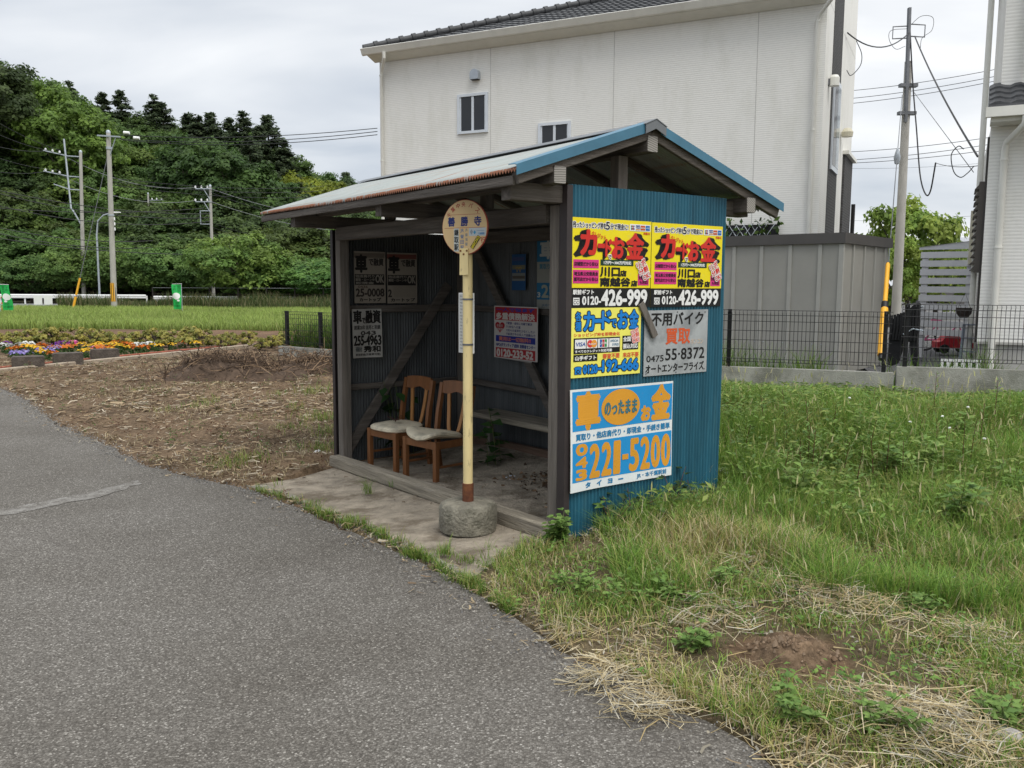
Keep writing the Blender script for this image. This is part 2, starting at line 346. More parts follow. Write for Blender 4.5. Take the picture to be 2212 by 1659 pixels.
def asphaltmat(paint=False):
    m = bpy.data.materials.new('worn_paint_on_asphalt' if paint else 'asphalt'); m.use_nodes = True; t = m.node_tree; n = t.nodes; p = n['Principled BSDF']; p.inputs['Roughness'].default_value = .9; p.inputs['Specular IOR Level'].default_value = .25
    tcn = n.new('ShaderNodeTexCoord')
    def ramp(src, stops):
        r = n.new('ShaderNodeValToRGB'); e = r.color_ramp.elements
        while len(e)<len(stops): e.new(.5)
        for k,(pp,c) in enumerate(stops): e[k].position = pp; e[k].color = (*c,1)
        t.links.new(src, r.inputs[0]); return r.outputs[0]
    v = n.new('ShaderNodeTexVoronoi'); v.inputs['Scale'].default_value = 125; v.inputs['Randomness'].default_value = 1; t.links.new(tcn.outputs['Object'], v.inputs['Vector'])
    sp = n.new('ShaderNodeSeparateColor'); t.links.new(v.outputs['Color'], sp.inputs[0])
    c1 = ramp(sp.outputs[0], [(.0,(.082,.075,.066)),(.45,(.124,.115,.102)),(.80,(.166,.155,.139)),(.94,(.225,.213,.193)),(1,(.36,.345,.315))])
    gap = ramp(v.outputs['Distance'], [(.30,(1,1,1)),(.80,(.58,.57,.56))])
    x = n.new('ShaderNodeMix'); x.data_type = 'RGBA'; x.blend_type = 'MULTIPLY'; x.inputs['Factor'].default_value = .85; t.links.new(c1, x.inputs['A']); t.links.new(gap, x.inputs['B'])
    no = n.new('ShaderNodeTexNoise'); no.inputs['Scale'].default_value = .55; no.inputs['Detail'].default_value = 7; no.inputs['Roughness'].default_value = .62; t.links.new(tcn.outputs['Object'], no.inputs[0])
    big = ramp(no.outputs[0], [(.30,(.76,.735,.70)),(.5,(1.0,.99,.97)),(.70,(1.18,1.18,1.18))])
    y = n.new('ShaderNodeMix'); y.data_type = 'RGBA'; y.blend_type = 'MULTIPLY'; y.inputs['Factor'].default_value = 1; t.links.new(x.outputs['Result'], y.inputs['A']); t.links.new(big, y.inputs['B'])
    if paint:
        pn = n.new('ShaderNodeTexNoise'); pn.inputs['Scale'].default_value = 9; pn.inputs['Detail'].default_value = 9; pn.inputs['Roughness'].default_value = .8; t.links.new(tcn.outputs['Object'], pn.inputs[0])
        pf = ramp(pn.outputs[0], [(.40,(0,0,0)),(.66,(.75,.75,.75))]); q = n.new('ShaderNodeMix'); q.data_type = 'RGBA'; t.links.new(pf, q.inputs['Factor']); t.links.new(y.outputs['Result'], q.inputs['A']); q.inputs['B'].default_value = (.33,.32,.30,1); y = q
    t.links.new(y.outputs['Result'], p.inputs['Base Color'])
    b = n.new('ShaderNodeBump'); b.inputs['Strength'].default_value = .35; b.inputs['Distance'].default_value = .005; b.invert = True; t.links.new(v.outputs['Distance'], b.inputs['Height']); t.links.new(b.outputs[0], p.inputs['Normal']); return m
offs = np.array([0,.06,.15,.3,.6,1,1.6,2.4,3.4,4.6,6,8,11,16,25,45])
rv = np.stack([EDGEF[:,0][:,None]-offs, np.repeat(EDGEF[:,1][:,None],len(offs),1)],-1)
rz_ = terrain(rv[...,0],rv[...,1])+.004+.012*ss(0,.3,offs)[None,:]
ri = np.arange(rv.shape[0]*rv.shape[1]).reshape(rv.shape[:2])
road = np_mesh('road', np.concatenate([rv,rz_[...,None]],-1).reshape(-1,3), np.stack([ri[:-1,:-1],ri[1:,:-1],ri[1:,1:],ri[:-1,1:]],-1).reshape(-1,4)[:,::-1], asphaltmat(), smooth=True); tag(road, kind='structure')
slab = tag(sheet('pavement', SLAB, -.09, slabm, .071), kind='structure')
# faded white line across the road, left
ml = asphaltmat(True)
lp = [G(-60,1116),G(60,1095),G(180,1071),G(300,1041),G(308,1050),G(186,1084),G(66,1109),G(-60,1132)]
lp = resample(np.array([(p.x,p.y) for p in lp+lp[:1]]),.10,.018)[:-1]
tag(sheet('road_marking', lp, .0195, ml), kind='structure')
# concrete edging strip between slab and asphalt
strip = [G(*p) for p in [(528,1048),(575,1046),(660,1081),(800,1138),(940,1200),(1045,1254),(1030,1264),(905,1205),(770,1146),(640,1091),(560,1058)]]
tag(sheet('kerb', [tuple(q) for q in resample(np.array([(p.x,p.y) for p in strip+strip[:1]]),.09,.012)[:-1]], -.06, M('edging_concrete', (.245,.225,.185), .95, .35, 8, (1,1,1), .9, 45, dirt=(.12,.10,.07), dscale=3, damt=.85, dcut=.47), .056), kind='structure')

# ------------------------------------------------------------------ bus shelter (local x = back, y = along the front)
shel = thing('bus_shelter', 'open fronted wooden bus shelter clad in blue corrugated sheet with rusty edged roof', 'bus shelter', S0, YAW-math.pi/2)
def P(u, v, z): return (v, u, z)
zl = lambda u: .03-.106*u/3.6            # the ground falls a little towards the far end
PIT32 = .032
def corr(name, axis, a0, a1, fixed, zb, zt, mat, amp=.0042, rows=6, lip=None, zt2=None):
    """upright corrugated sheet along axis 'v' (at u=fixed) or 'u' (at v=fixed)"""
    n = int((a1-a0)/PIT32*8); a = np.linspace(a0,a1,n+1); off = amp*np.sin((a-a0)/PIT32*2*np.pi)
    v = []
    for k in range(rows+1):
        for i in range(n+1):
            b = zb(a[i]) if callable(zb) else zb; tt = zt if zt2 is None else zt+(zt2-zt)*(a[i]-a0)/(a1-a0); z = b+(tt-b)*k/rows
            wob = .004*math.sin(a[i]*5+z*3)
            v.append(P(fixed+off[i]+wob, a[i], z) if axis=='v' else P(a[i], fixed+off[i]+wob, z))
    id_ = np.arange((rows+1)*(n+1)).reshape(rows+1,n+1)
    f = np.stack([id_[:-1,:-1],id_[:-1,1:],id_[1:,1:],id_[1:,:-1]],-1).reshape(-1,4)
    return np_mesh(name, v, f, mat, parent=shel, smooth=True)
o = corr('wall_panel','v',-.003,W-.0,-.010,-.02,2.392,bluecorr,amp=.0085); o['label'] = 'blue corrugated end wall carrying the posters'
corr('wall_panel','v',.02,W-.03,L+.03,-.14,2.26,greycorr,amp=.008)
corr('wall_panel','u',.02,L,W-.0,lambda u:-.05-.1*u/3.6,2.20,greycorr)
# posts
for u,v in ((.12,.03),(.06,W-.07),(L-.09,.04),(L-.06,W-.07),(L/2,W-.07)):
    zt = 2.26; zb = (zl(u)+.01 if v<.2 else zl(u)-.06)
    m = MB(); m.beam(P(u,v,zb),P(u,v,zt),.10,.10,woodz); m.build('post', shel)
# brown corner flashings at the front corners
m = MB(); m.box(P(-.026,-.030,-.02),P(.052,-.021,2.385),browntrim); m.box(P(-.026,-.021,-.02),P(-.0185,.018,2.385),browntrim); m.build('corner_trim', shel)
m = MB(); m.box(P(L-.005,-.024,-.05),P(L+.050,-.016,2.26),browntrim); m.box(P(L+.041,-.016,-.05),P(L+.050,.05,2.26),browntrim); m.build('corner_trim', shel)
# sill, lintel, plates
m = MB(); m.beam(P(.03,-.05,.022),P(L-.03,-.05,-.072),.125,.115,sillw,ch=.014); m.build('sill', shel)
m = MB(); m.beam(P(L-.15,-.002,2.212),P(.18,-.002,2.205),.09,.125,woody); m.build('lintel', shel)
m = MB(); m.beam(P(L-.12,W-.06,2.212),P(.12,W-.06,2.205),.09,.12,woody); m.build('plate', shel)
for u in (.075,L/2,L-.06):
    m = MB(); m.beam(P(u,-.455,2.325),P(u,W+.30,2.325),.10,.115,woodx); m.build('tie_beam', shel)
RZ = lambda v: 2.848-.33*abs(v-.66)       # roof height across the gable
UE0, UE1, VE0, VE1 = -.125, L+.66, -.515, 2.11
for v,h in ((-.16,.11),(.662,.11),(1.735,.115)):
    zt = RZ(v)-.092
    m = MB(); m.beam(P(-.105,v,zt-h/2),P(UE1-.10,v,zt-h/2),.10,h,woody); pu = m.build('purlin', shel)
    m = MB(); m.beam(P(-.1085,v,zt-h/2),P(-.1055,v,zt-h/2),.096,h-.004,RING,ch=.006); m.build('end_grain', pu)
    pu.data.update()
for u in (.16,L/2,L-.06):
    m = MB(); m.beam(P(u,.60,2.385),P(u,.60,RZ(.66)-.21),.09,.09,woodz); m.build('king_post', shel)
for u in np.linspace(-.06,UE1-.06,9):
    m = MB()
    m.beam(P(u,VE0+.03,RZ(VE0)-.065),P(u,.645,RZ(.645)-.065),.045,.055,woodx)
    m.beam(P(u,.675,RZ(.675)-.065),P(u,VE1-.05,RZ(VE1)-.065),.045,.055,woodx); m.build('rafter', shel)
m = MB(); m.beam(P(-.085,VE0+.022,RZ(VE0)-.068),P(-.085,.655,RZ(.655)-.068),.03,.085,woodx); m.beam(P(-.085,.665,RZ(.665)-.068),P(-.085,VE1-.03,RZ(VE1)-.068),.03,.085,woodx); m.build('barge_board', shel)
m = MB(); m.beam(P(-.065,VE0+.02,RZ(VE0)-.085),P(UE1-.02,VE0+.02,RZ(VE0)-.08),.022,.06,woody); m.build('eaves_board', shel)
# roof sheets: real corrugation running down the slope, rust eaten into the eaves edge
def roofmat():
    m = bpy.data.materials.new('roof_sheet'); m.use_nodes = True; t = m.node_tree; n = t.nodes; p = n['Principled BSDF']; p.inputs['Roughness'].default_value = .55
    tcn = n.new('ShaderNodeTexCoord'); sp = n.new('ShaderNodeSeparateXYZ'); t.links.new(tcn.outputs['Object'], sp.inputs[0])
    mpn = n.new('ShaderNodeMapping'); mpn.inputs['Scale'].default_value = (.6,5,1); t.links.new(tcn.outputs['Object'], mpn.inputs[0])
    no = n.new('ShaderNodeTexNoise'); no.inputs['Scale'].default_value = 2.2; no.inputs['Detail'].default_value = 8; no.inputs['Roughness'].default_value = .7; t.links.new(mpn.outputs[0], no.inputs[0])
    def mth(op,a,b):
        q = n.new('ShaderNodeMath'); q.operation = op
        for i,vv in enumerate((a,b)):
            if isinstance(vv,(int,float)): q.inputs[i].default_value = vv
            else: t.links.new(vv,q.inputs[i])
        return q.outputs[0]
    e = mth('MULTIPLY', mth('ADD', sp.outputs[0], .515), 9.0)      # distance up from the front eaves
    k = mth('SUBTRACT', mth('MULTIPLY', no.outputs[0], 1.35), mth('MINIMUM', e, .33))
    r = n.new('ShaderNodeValToRGB'); r.color_ramp.elements[0].position = .46; r.color_ramp.elements[1].position = .60; t.links.new(k, r.inputs[0])
    pale = n.new('ShaderNodeValToRGB'); pale.color_ramp.elements[0].position = .3; pale.color_ramp.elements[1].position = .7; pale.color_ramp.elements[0].color = (.22,.245,.235,1); pale.color_ramp.elements[1].color = (.37,.395,.375,1); t.links.new(no.outputs[0], pale.inputs[0])
    x = n.new('ShaderNodeMix'); x.data_type = 'RGBA'; t.links.new(r.outputs[0], x.inputs['Factor']); t.links.new(pale.outputs[0], x.inputs['A']); x.inputs['B'].default_value = (.24,.085,.034,1)
    mq = n.new('ShaderNodeMapping'); mq.inputs['Scale'].default_value = (9,.55,1); t.links.new(tcn.outputs['Object'], mq.inputs[0]); nq = n.new('ShaderNodeTexNoise'); nq.inputs['Scale'].default_value = 1.5; nq.inputs['Detail'].default_value = 7; t.links.new(mq.outputs[0], nq.inputs[0])
    rq = n.new('ShaderNodeValToRGB'); rq.color_ramp.elements[0].position = .58; rq.color_ramp.elements[1].position = .70; rq.color_ramp.elements[1].color = (.6,.6,.6,1); t.links.new(nq.outputs[0], rq.inputs[0])
    y = n.new('ShaderNodeMix'); y.data_type = 'RGBA'; t.links.new(rq.outputs[0], y.inputs['Factor']); t.links.new(x.outputs['Result'], y.inputs['A']); y.inputs['B'].default_value = (.26,.16,.10,1); t.links.new(y.outputs['Result'], p.inputs['Base Color']); return m
ROOFM = roofmat()
def roof(v0, v1, name):
    n = int((UE1-UE0)/PIT32*8); a = np.linspace(UE0,UE1,n+1); off = .009*np.sin((a-UE0)/PIT32*2*np.pi); vv = []; rows = 7
    for k in range(rows+1):
        v = v0+(v1-v0)*max(0,k-1)/(rows-1)
        for i in range(n+1):
            sag = .02*math.sin(math.pi*(a[i]-UE0)/(UE1-UE0))*-1
            vv.append(P(a[i], v+(.006*math.sin(a[i]*3.1) if k<2 else 0), RZ(v)+off[i]-.02+sag*.6-(.012 if k==0 else 0)))
    id_ = np.arange((rows+1)*(n+1)).reshape(rows+1,n+1); f = np.stack([id_[:-1,:-1],id_[:-1,1:],id_[1:,1:],id_[1:,:-1]],-1).reshape(-1,4)
    return np_mesh(name, vv, f, ROOFM, parent=shel, smooth=True)
roof(VE0,.655,'roof_panel'); roof(VE1,.665,'roof_panel')
# blue verge flashing along the gable, grey ridge cap
for v0,v1 in ((VE0-.005,.60),(VE1,.725)):
    m = MB(); q = []
    z0,z1 = RZ(v0),RZ(v1)
    fr = [(-.128,-.058),(-.128,.008),(-.10,.013),(-.04,.016),(-.04,.011),(-.10,.008),(-.124,.003),(-.124,-.058)]
    vs = [P(a,v0,z0+b) for a,b in fr]+[P(a,v1,z1+b) for a,b in fr]
    m.add(vs,[(i,(i+1)%8,8+(i+1)%8,8+i) for i in range(8)]+[(0,1,2,3,4,5,6,7),(15,14,13,12,11,10,9,8)],bluetrim); m.build('verge_flashing', shel)
m = MB(); cs = [(.565,-.012),(.66,.028),(.755,-.012),(.755,-.016),(.66,.022),(.565,-.016)]
vs = [P(-.135,v,2.83+.0+z) for v,z in cs]+[P(UE1+.0,v,2.83+z) for v,z in cs]
m.add(vs,[(i,(i+1)%6,6+(i+1)%6,6+i) for i in range(6)]+[tuple(range(6)),tuple(range(11,5,-1))],greytrim)
cs2 = [(.562,-.075),(.562,-.016),(.66,.026),(.758,-.016),(.758,-.075),(.66,-.033)]
m.prism([(v,2.832+z) for v,z in cs2],1,-.142,-.136,greytrim); 
for v0,v1,za,zb2 in ((.555,.66,-.012,.032),(.66,.765,.032,-.012)):
    m.beam(P(-.145,(v0+v1)/2,2.832+(za+zb2)/2),P(.0,(v0+v1)/2,2.832+(za+zb2)/2),.113,.006,greytrim,up=(-(zb2-za),0,v1-v0))
m.build('ridge_cap', shel)
# inner rails, braces, bench, back plank
for z in (.70,1.50):
    m = MB(); m.beam(P(L-.01,.08,z-.03),P(L-.01,W-.12,z-.03),.05,.06 if z<1 else .075,woodx); m.build('rail', shel)
    m = MB(); m.beam(P(L-.12,W-.045,z-.03),P(.12,W-.045,z-.05),.05,.06,woody); m.build('rail', shel)
m = MB(); m.beam(P(L-.055,.05,-.02),P(L-.055,1.30,1.72),.10,.04,woodx,up=(0,1,0)); m.build('brace', shel)
m = MB(); m.beam(P(1.62,W-.095,.08),P(3.30,W-.095,2.10),.10,.04,woody,up=(1,0,0)); m.build('brace', shel)
m = MB(); m.beam(P(L-.75,W-.28,.405),P(.14,W-.28,.425),.34,.055,sillw,ch=.008); bench = m.build('bench', shel)
for u in (.3,1.5,2.75):
    m = MB(); m.beam(P(u,W-.28,-.1),P(u,W-.28,.385),.06,.06,woodz); m.build('bench_leg', bench)
plank = M('red_plank', (.13,.085,.06), .9, .35, 5, (5,.3,5), .4, 26)
m = MB(); m.beam(P(L-.1,W-.12,.0),P(.15,W-.12,.10),.06,.17,plank); m.build('back_plank', shel)
m = MB(); m.beam(P(.03,-.02,-.02),P(.03,.06,-.02),.11,.05,concr); m.build('footing', shel)

# ------------------------------------------------------------------ printed sheets and lettering
PM = {}
def pc(c, k=.86, rough=.45):
    """printed colour, given as sRGB"""
    key = (c,k)
    if key not in PM:
        b_ = [max(.004,v*k) for v in s2l(c)]; gr = sum(b_)/3
        PM[key] = M('print_%d_%d_%d'%c, b_, rough, .05, 3, spec=.3, dirt=[.55*v+.25*gr+.03 for v in b_], dscale=5, damt=.55, dcut=.60)
    return PM[key]
TXT = {}
def glyphs(body, shear=0):
    k = (body,shear)
    if k not in TXT:
        c = bpy.data.curves.new('t','FONT'); c.body = body; c.size = 1; c.shear = shear; c.resolution_u = 3
        o = bpy.data.objects.new('t',c); COL.objects.link(o); bpy.context.view_layer.update()
        me = bpy.data.meshes.new_from_object(o.evaluated_get(bpy.context.evaluated_depsgraph_get()))
        v = np.array([(q.co.x,q.co.y) for q in me.vertices]); f = [tuple(p.vertices) for p in me.polygons]
        bpy.data.objects.remove(o); bpy.data.curves.remove(c); bpy.data.meshes.remove(me); TXT[k] = (v,f)
    return TXT[k]
class Sheet:
    """a printed sheet: a runs 0..1 across, b runs 0..1 down; place() maps it onto the wall"""
    def __init__(s, wd, ht): s.w, s.h = wd, ht; s.parts = {}; s.cur = 'board'; s.lift = .0016; s.layer = 1; s.tilt = None
    def part(s, n): s.cur = n; s.layer = 2 if n!='board' else 1; return s
    def _add(s, pts, faces, c, lay=None):
        mb = s.parts.setdefault(s.cur, MB()); l = (s.layer if lay is None else lay)*(2.2 if getattr(s,'bent',False) else 1)
        s.eps = getattr(s,'eps',0)+1e-6*3
        mb.add([(a*s.w, -b*s.h, .0012+l*.0009+s.eps) for a,b in pts], faces, pc(c))
    def rect(s, a0,b0,a1,b1,c,lay=None):
        if getattr(s,'bent',False):
            n = 16; pts = [(a0+(a1-a0)*i/n,b0+(b1-b0)*j/n) for j in range(n+1) for i in range(n+1)]
            s._add(pts,[(j*(n+1)+i,(j+1)*(n+1)+i,(j+1)*(n+1)+i+1,j*(n+1)+i+1) for j in range(n) for i in range(n)],c,lay); return s
        s._add([(a0,b0),(a0,b1),(a1,b1),(a1,b0)],[(0,1,2,3)],c,lay); return s
    def ell(s, a,b,ra,rb,c,lay=None,n=40):
        s._add([(a+ra*math.cos(2*math.pi*k/n),b-rb*math.sin(2*math.pi*k/n)) for k in range(n)],[tuple(range(n))],c,lay); return s
    def poly(s, pts, c, lay=None): s._add(pts,[tuple(range(len(pts)))],c,lay); return s
    def text(s, body, a0,b0,a1,b1, c, bold=.0, halo=None, hw=.02, shadow=None, lay=None, rot=0, shear=0, hlay=None):
        v,f = glyphs(body,shear); mn = v.min(0); mx = v.max(0); q = (v-mn)/np.maximum(mx-mn,1e-6)
        A = a0+q[:,0]*(a1-a0); B = b1-q[:,1]*(b1-b0)
        if rot:
            ca,cb = (a0+a1)/2,(b0+b1)/2; X = (A-ca)*s.w; Y = (B-cb)*s.h; cs,sn = math.cos(rot),math.sin(rot); A = ca+(X*cs+Y*sn)/s.w; B = cb+(-X*sn+Y*cs)/s.h
        def ring(r,n): return [(0,0)]+[(r*math.cos(2*math.pi*k/n)/s.w,r*math.sin(2*math.pi*k/n)/s.h) for k in range(n)] if r>0 else [(0,0)]
        l = s.layer if lay is None else lay
        if shadow:
            (da,db,sc_,steps) = shadow
            for k in range(1,steps+1):
                for x,y in ring(bold,4): s._add(list(zip(A+x+da*k/steps,B+y+db*k/steps)),f,sc_,l-1+.02*(steps-k))
        if halo:
            for x,y in ring(bold+hw,10): s._add(list(zip(A+x,B+y)),f,halo,l)
            l += 1
        for x,y in ring(bold,6): s._add(list(zip(A+x,B+y)),f,c,l)
        return s
    def place(s, name, label, cat, M4, outline=None, thick=.003, back=(190,190,180), group=None, bend=None):
        pts = outline or [(0,0),(0,1),(1,1),(1,0)]
        root = thing(name, label, cat, (0,0,0), 0, group); root.matrix_world = M4
        s.cur = 'board'; mb = s.parts.setdefault('board', MB()); n = len(pts)
        vs = [(a*s.w,-b*s.h,.0008) for a,b in pts]+[(a*s.w,-b*s.h,-thick) for a,b in pts]
        if bend:
            g = 16; vs = [(s.w*i/g,-s.h*j/g,z) for z in (.0008,-thick) for j in range(g+1) for i in range(g+1)]; K = (g+1)**2
            mb.add(vs,[(o_+j*(g+1)+i,o_+(j+1)*(g+1)+i,o_+(j+1)*(g+1)+i+1,o_+j*(g+1)+i+1) for o_ in (0,K) for j in range(g) for i in range(g)],pc(back))
        else: mb.add(vs,[tuple(range(n)),tuple(range(2*n-1,n-1,-1))]+[(i,(i+1)%n,n+(i+1)%n,n+i) for i in range(n)],pc(back))
        for k,m in s.parts.items():
            if not m.v: continue
            if bend: m.v = [(x,y,z+bend(x/s.w,-y/s.h)) for x,y,z in m.v]
            m.build(k, root)
        return root
def wallM(o, ax, ay, off=0):
    """matrix: sheet x -> ax, sheet y -> ay, origin o (top-left corner), lifted off the wall by off"""
    ax = Vector(ax).normalized(); ay = Vector(ay).normalized(); az = ax.cross(ay).normalized(); ay = az.cross(ax); p = Vector(o)+az*off
    return Matrix(((ax.x,ay.x,az.x,p.x),(ax.y,ay.y,az.y,p.y),(ax.z,ay.z,az.z,p.z),(0,0,0,1)))
ZUP = Vector((0,0,1))
BK,WT,YL,RD,PK = (22,22,22),(242,242,240),(248,228,28),(214,48,38),(222,58,138)
def cards(s, a0,b0,a1,b1, lay=4):
    w_ = (a1-a0)/4; x = lambda k,t: a0+w_*(k+t)
    for k,c in ((0,(30,120,70)),(1,(200,40,50)),(2,(30,70,150))): s.rect(x(0,.15+.23*k),b0+.15*(b1-b0),x(0,.15+.23*k+.2),b1-.12*(b1-b0),c,lay)
    s.text('JCB',x(0,.18),b0+.4*(b1-b0),x(0,.82),b1-.38*(b1-b0),WT,.0005,lay=lay+1)
    s.rect(x(1,.08),b0+.1*(b1-b0),x(1,.92),b0+.28*(b1-b0),(35,70,150),lay).rect(x(1,.08),b1-.26*(b1-b0),x(1,.92),b1-.1*(b1-b0),(225,150,60),lay)
    s.text('VISA',x(1,.12),b0+.36*(b1-b0),x(1,.9),b1-.36*(b1-b0),(35,70,150),.0006,lay=lay,shear=.2)
    s.rect(x(2,.05),b0+.1*(b1-b0),x(2,.95),b1-.1*(b1-b0),(205,85,40),lay).text('MasterCard',x(2,.1),b0+.4*(b1-b0),x(2,.9),b1-.4*(b1-b0),WT,.0004,lay=lay+1)
    s.rect(x(3,.1),b0+.08*(b1-b0),x(3,.92),b1-.08*(b1-b0),(40,110,190),lay).text('AMEX',x(3,.18),b0+.4*(b1-b0),x(3,.84),b1-.4*(b1-b0),(190,220,240),.0004,lay=lay+1)
def yellow_poster():
    s = Sheet(.757,.604); s.rect(0,0,1,.775,YL).rect(0,.775,1,1,BK)
    s.part('headline')
    s.text('残ったショッピング枠を',.037,.048,.425,.112,BK,.0012,WT,.0045); s.text('5',.425,.035,.47,.118,BK,.002,WT,.0045); s.text('分で現金に!',.478,.048,.70,.112,BK,.0012,WT,.0045)
    K = (26,24,24)
    s.text('カ',.13,.14,.31,.40,RD,.010,shadow=(-.075,.02,K,7),lay=5)
    s.text('ー',.335,.285,.405,.32,RD,.007,shadow=(-.004,.04,K,4),lay=5); s.text('ド',.425,.23,.495,.415,RD,.006,shadow=(-.03,.035,K,5),lay=5)
    s.text('お',.505,.205,.645,.43,RD,.008,shadow=(.05,.015,K,5),lay=5); s.text('金',.68,.15,.895,.435,RD,.0075,shadow=(.07,.012,K,7),lay=5)
    s.text('クレジット',.25,.165,.425,.215,RD,.0012,rot=-.22,lay=6); s.text('で',.455,.405,.49,.445,BK,.001,WT,.006,lay=7)
    s.part('logo_strip').rect(.72,.04,.985,.118,WT,2); cards(s,.725,.045,.98,.113); s.text('各種OK',.895,.128,.98,.155,RD,.0006,lay=3)
    s.part('small_print')
    for r in ((.045,.46,.345,.555),(.042,.575,.345,.725),(.835,.615,.978,.745)): s.rect(*r,PK,2)
    s.text('店舗型だから安心!',.055,.487,.335,.53,(60,10,40),.0013,lay=3); s.text('埼玉県公安委員会',.055,.597,.335,.64,(60,10,40),.0013,lay=3); s.text('認可店だから安心!',.055,.658,.335,.70,(60,10,40),.0013,lay=3)
    s.text('全国振込',.843,.632,.97,.675,(70,10,45),.0013,lay=3); s.text('も対応!',.86,.69,.965,.73,(70,10,45),.0013,lay=3)
    s.rect(.365,.455,.775,.522,(28,62,42),2).text('1万円～300万円対応',.405,.470,.745,.507,WT,.0011,lay=3)
    s.text('川口',.365,.542,.60,.645,BK,.0045,lay=3); s.text('店',.61,.575,.685,.64,BK,.003,lay=3); s.text('南越谷',.365,.66,.735,.755,BK,.004,lay=3); s.text('店',.75,.69,.825,.755,BK,.003,lay=3)
    s.text('リボ',.81,.455,.925,.535,RD,.0018,WT,.0055,lay=8,rot=.42); s.text('分割',.84,.535,.955,.605,RD,.0018,WT,.0055,lay=8,rot=.42); s.text('OK!',.895,.607,.985,.668,RD,.0014,WT,.0055,lay=8,rot=.45)
    s.part('phone_number')
    s.text('駅前ギフト',.045,.795,.29,.848,WT,.0016); s.text('0120-',.155,.872,.375,.963,WT,.003); s.text('426-999',.385,.80,.955,.975,WT,.0055)
    s.rect(.048,.885,.122,.965,WT,2)
    for a in (.068,.102): s.ell(a,.937,.015,.020,BK,3).ell(a,.937,.010,.014,WT,4)
    s.rect(.056,.90,.114,.907,BK,3)
    return s
wall_o = lambda v,z: SW(-.0225,v,z)
yellow_poster().place('poster','yellow and black cash for card poster, left of the top pair on the blue wall','poster',wallM(wall_o(-.006,2.178),Vv,ZUP),back=(120,110,40),group='yellow posters along the top of the blue wall')
yellow_poster().place('poster','yellow and black cash for card poster, right of the top pair beside the wall edge','poster',wallM(wall_o(.757,2.175),Vv,ZUP),back=(120,110,40),group='yellow posters along the top of the blue wall')
# smaller yellow poster with blue lettering
s = Sheet(.648,.478); Y2=(250,243,110); BL=(20,130,215)
s.rect(0,0,1,1,Y2).part('headline')
for t,a0,b0,a1,b1,bo in (('各',.055,.065,.13,.19,.002),('種',.055,.205,.13,.33,.002),('カ',.17,.07,.31,.33,.006),('ー',.325,.175,.41,.215,.005),('ド',.425,.06,.545,.31,.006),('で',.55,.18,.63,.295,.003),('お',.655,.06,.80,.31,.006),('金',.825,.05,.955,.315,.005)):
    s.text(t,a0,b0,a1,b1,BL,bo,BK,.007)
s.text('ショッピング枠を即現金化',.035,.365,.685,.415,(225,95,60),.001)
s.text('リボ',.85,.335,.955,.385,(230,110,90),.001,(250,215,215),.005,lay=6,rot=.3); s.text('分割',.855,.39,.965,.455,(230,110,90),.001,(250,215,215),.005,lay=6,rot=.3); s.text('OK!',.87,.465,.975,.53,(230,110,90),.001,(250,215,215),.005,lay=6,rot=.2)
s.part('logo_strip').rect(.032,.435,.69,.66,BK,2)
for k in range(4): s.rect(.05+.16*k,.455,.20+.16*k,.585,WT,3)
s.text('VISA',.065,.495,.19,.55,(40,80,160),.001,lay=4,shear=.2)
s.ell(.258,.52,.042,.055,(220,60,60),4).ell(.312,.52,.042,.055,(240,160,60),5).text('MasterCard',.235,.508,.335,.535,WT,.0003,lay=6)
for k,c in enumerate(((40,90,170),(200,50,60),(50,150,80))): s.rect(.395+.035*k,.465,.425+.035*k,.575,c,4)
s.text('JCB',.40,.505,.49,.54,WT,.0004,lay=5); s.text('AMERICAN',.545,.475,.66,.51,(60,120,150),.0003,lay=4); s.text('EXPRESS',.575,.53,.67,.565,(60,120,150),.0003,lay=4)
s.text('すべてのクレジット対応可能',.05,.605,.57,.645,WT,.0009,lay=4)
s.part('small_print').rect(.725,.425,.965,.635,BK,2).text('全国',.735,.44,.845,.51,WT,.0012,lay=3).text('振込対応',.735,.545,.955,.615,WT,.0012,lay=3)
s.rect(.032,.67,.365,.77,BK,2).text('山手ギフト',.055,.69,.345,.75,WT,.0015,lay=3).text('審査不要',.44,.675,.685,.745,(225,95,60),.001,lay=3).text('来店不要',.735,.675,.97,.745,(225,95,60),.001,lay=3)
s.part('phone_number').text('0120',.17,.83,.365,.945,BL,.004,BK,.006).text('-',.38,.885,.43,.895,BL,.006,BK,.006).text('192-666',.44,.775,.965,.935,BL,.0055,BK,.0065)
s.ell(.095,.865,.058,.032,BK,2).rect(.045,.87,.145,.955,BK,2).ell(.095,.865,.05,.024,BL,3).rect(.053,.885,.137,.948,BL,3).ell(.095,.912,.024,.028,BK,4).ell(.095,.912,.013,.016,BL,5)
s.place('poster','smaller yellow poster with blue outlined lettering under the black phone number strip','poster',wallM(wall_o(.019,1.578),Vv+.0*ZUP,ZUP),back=(140,130,60))
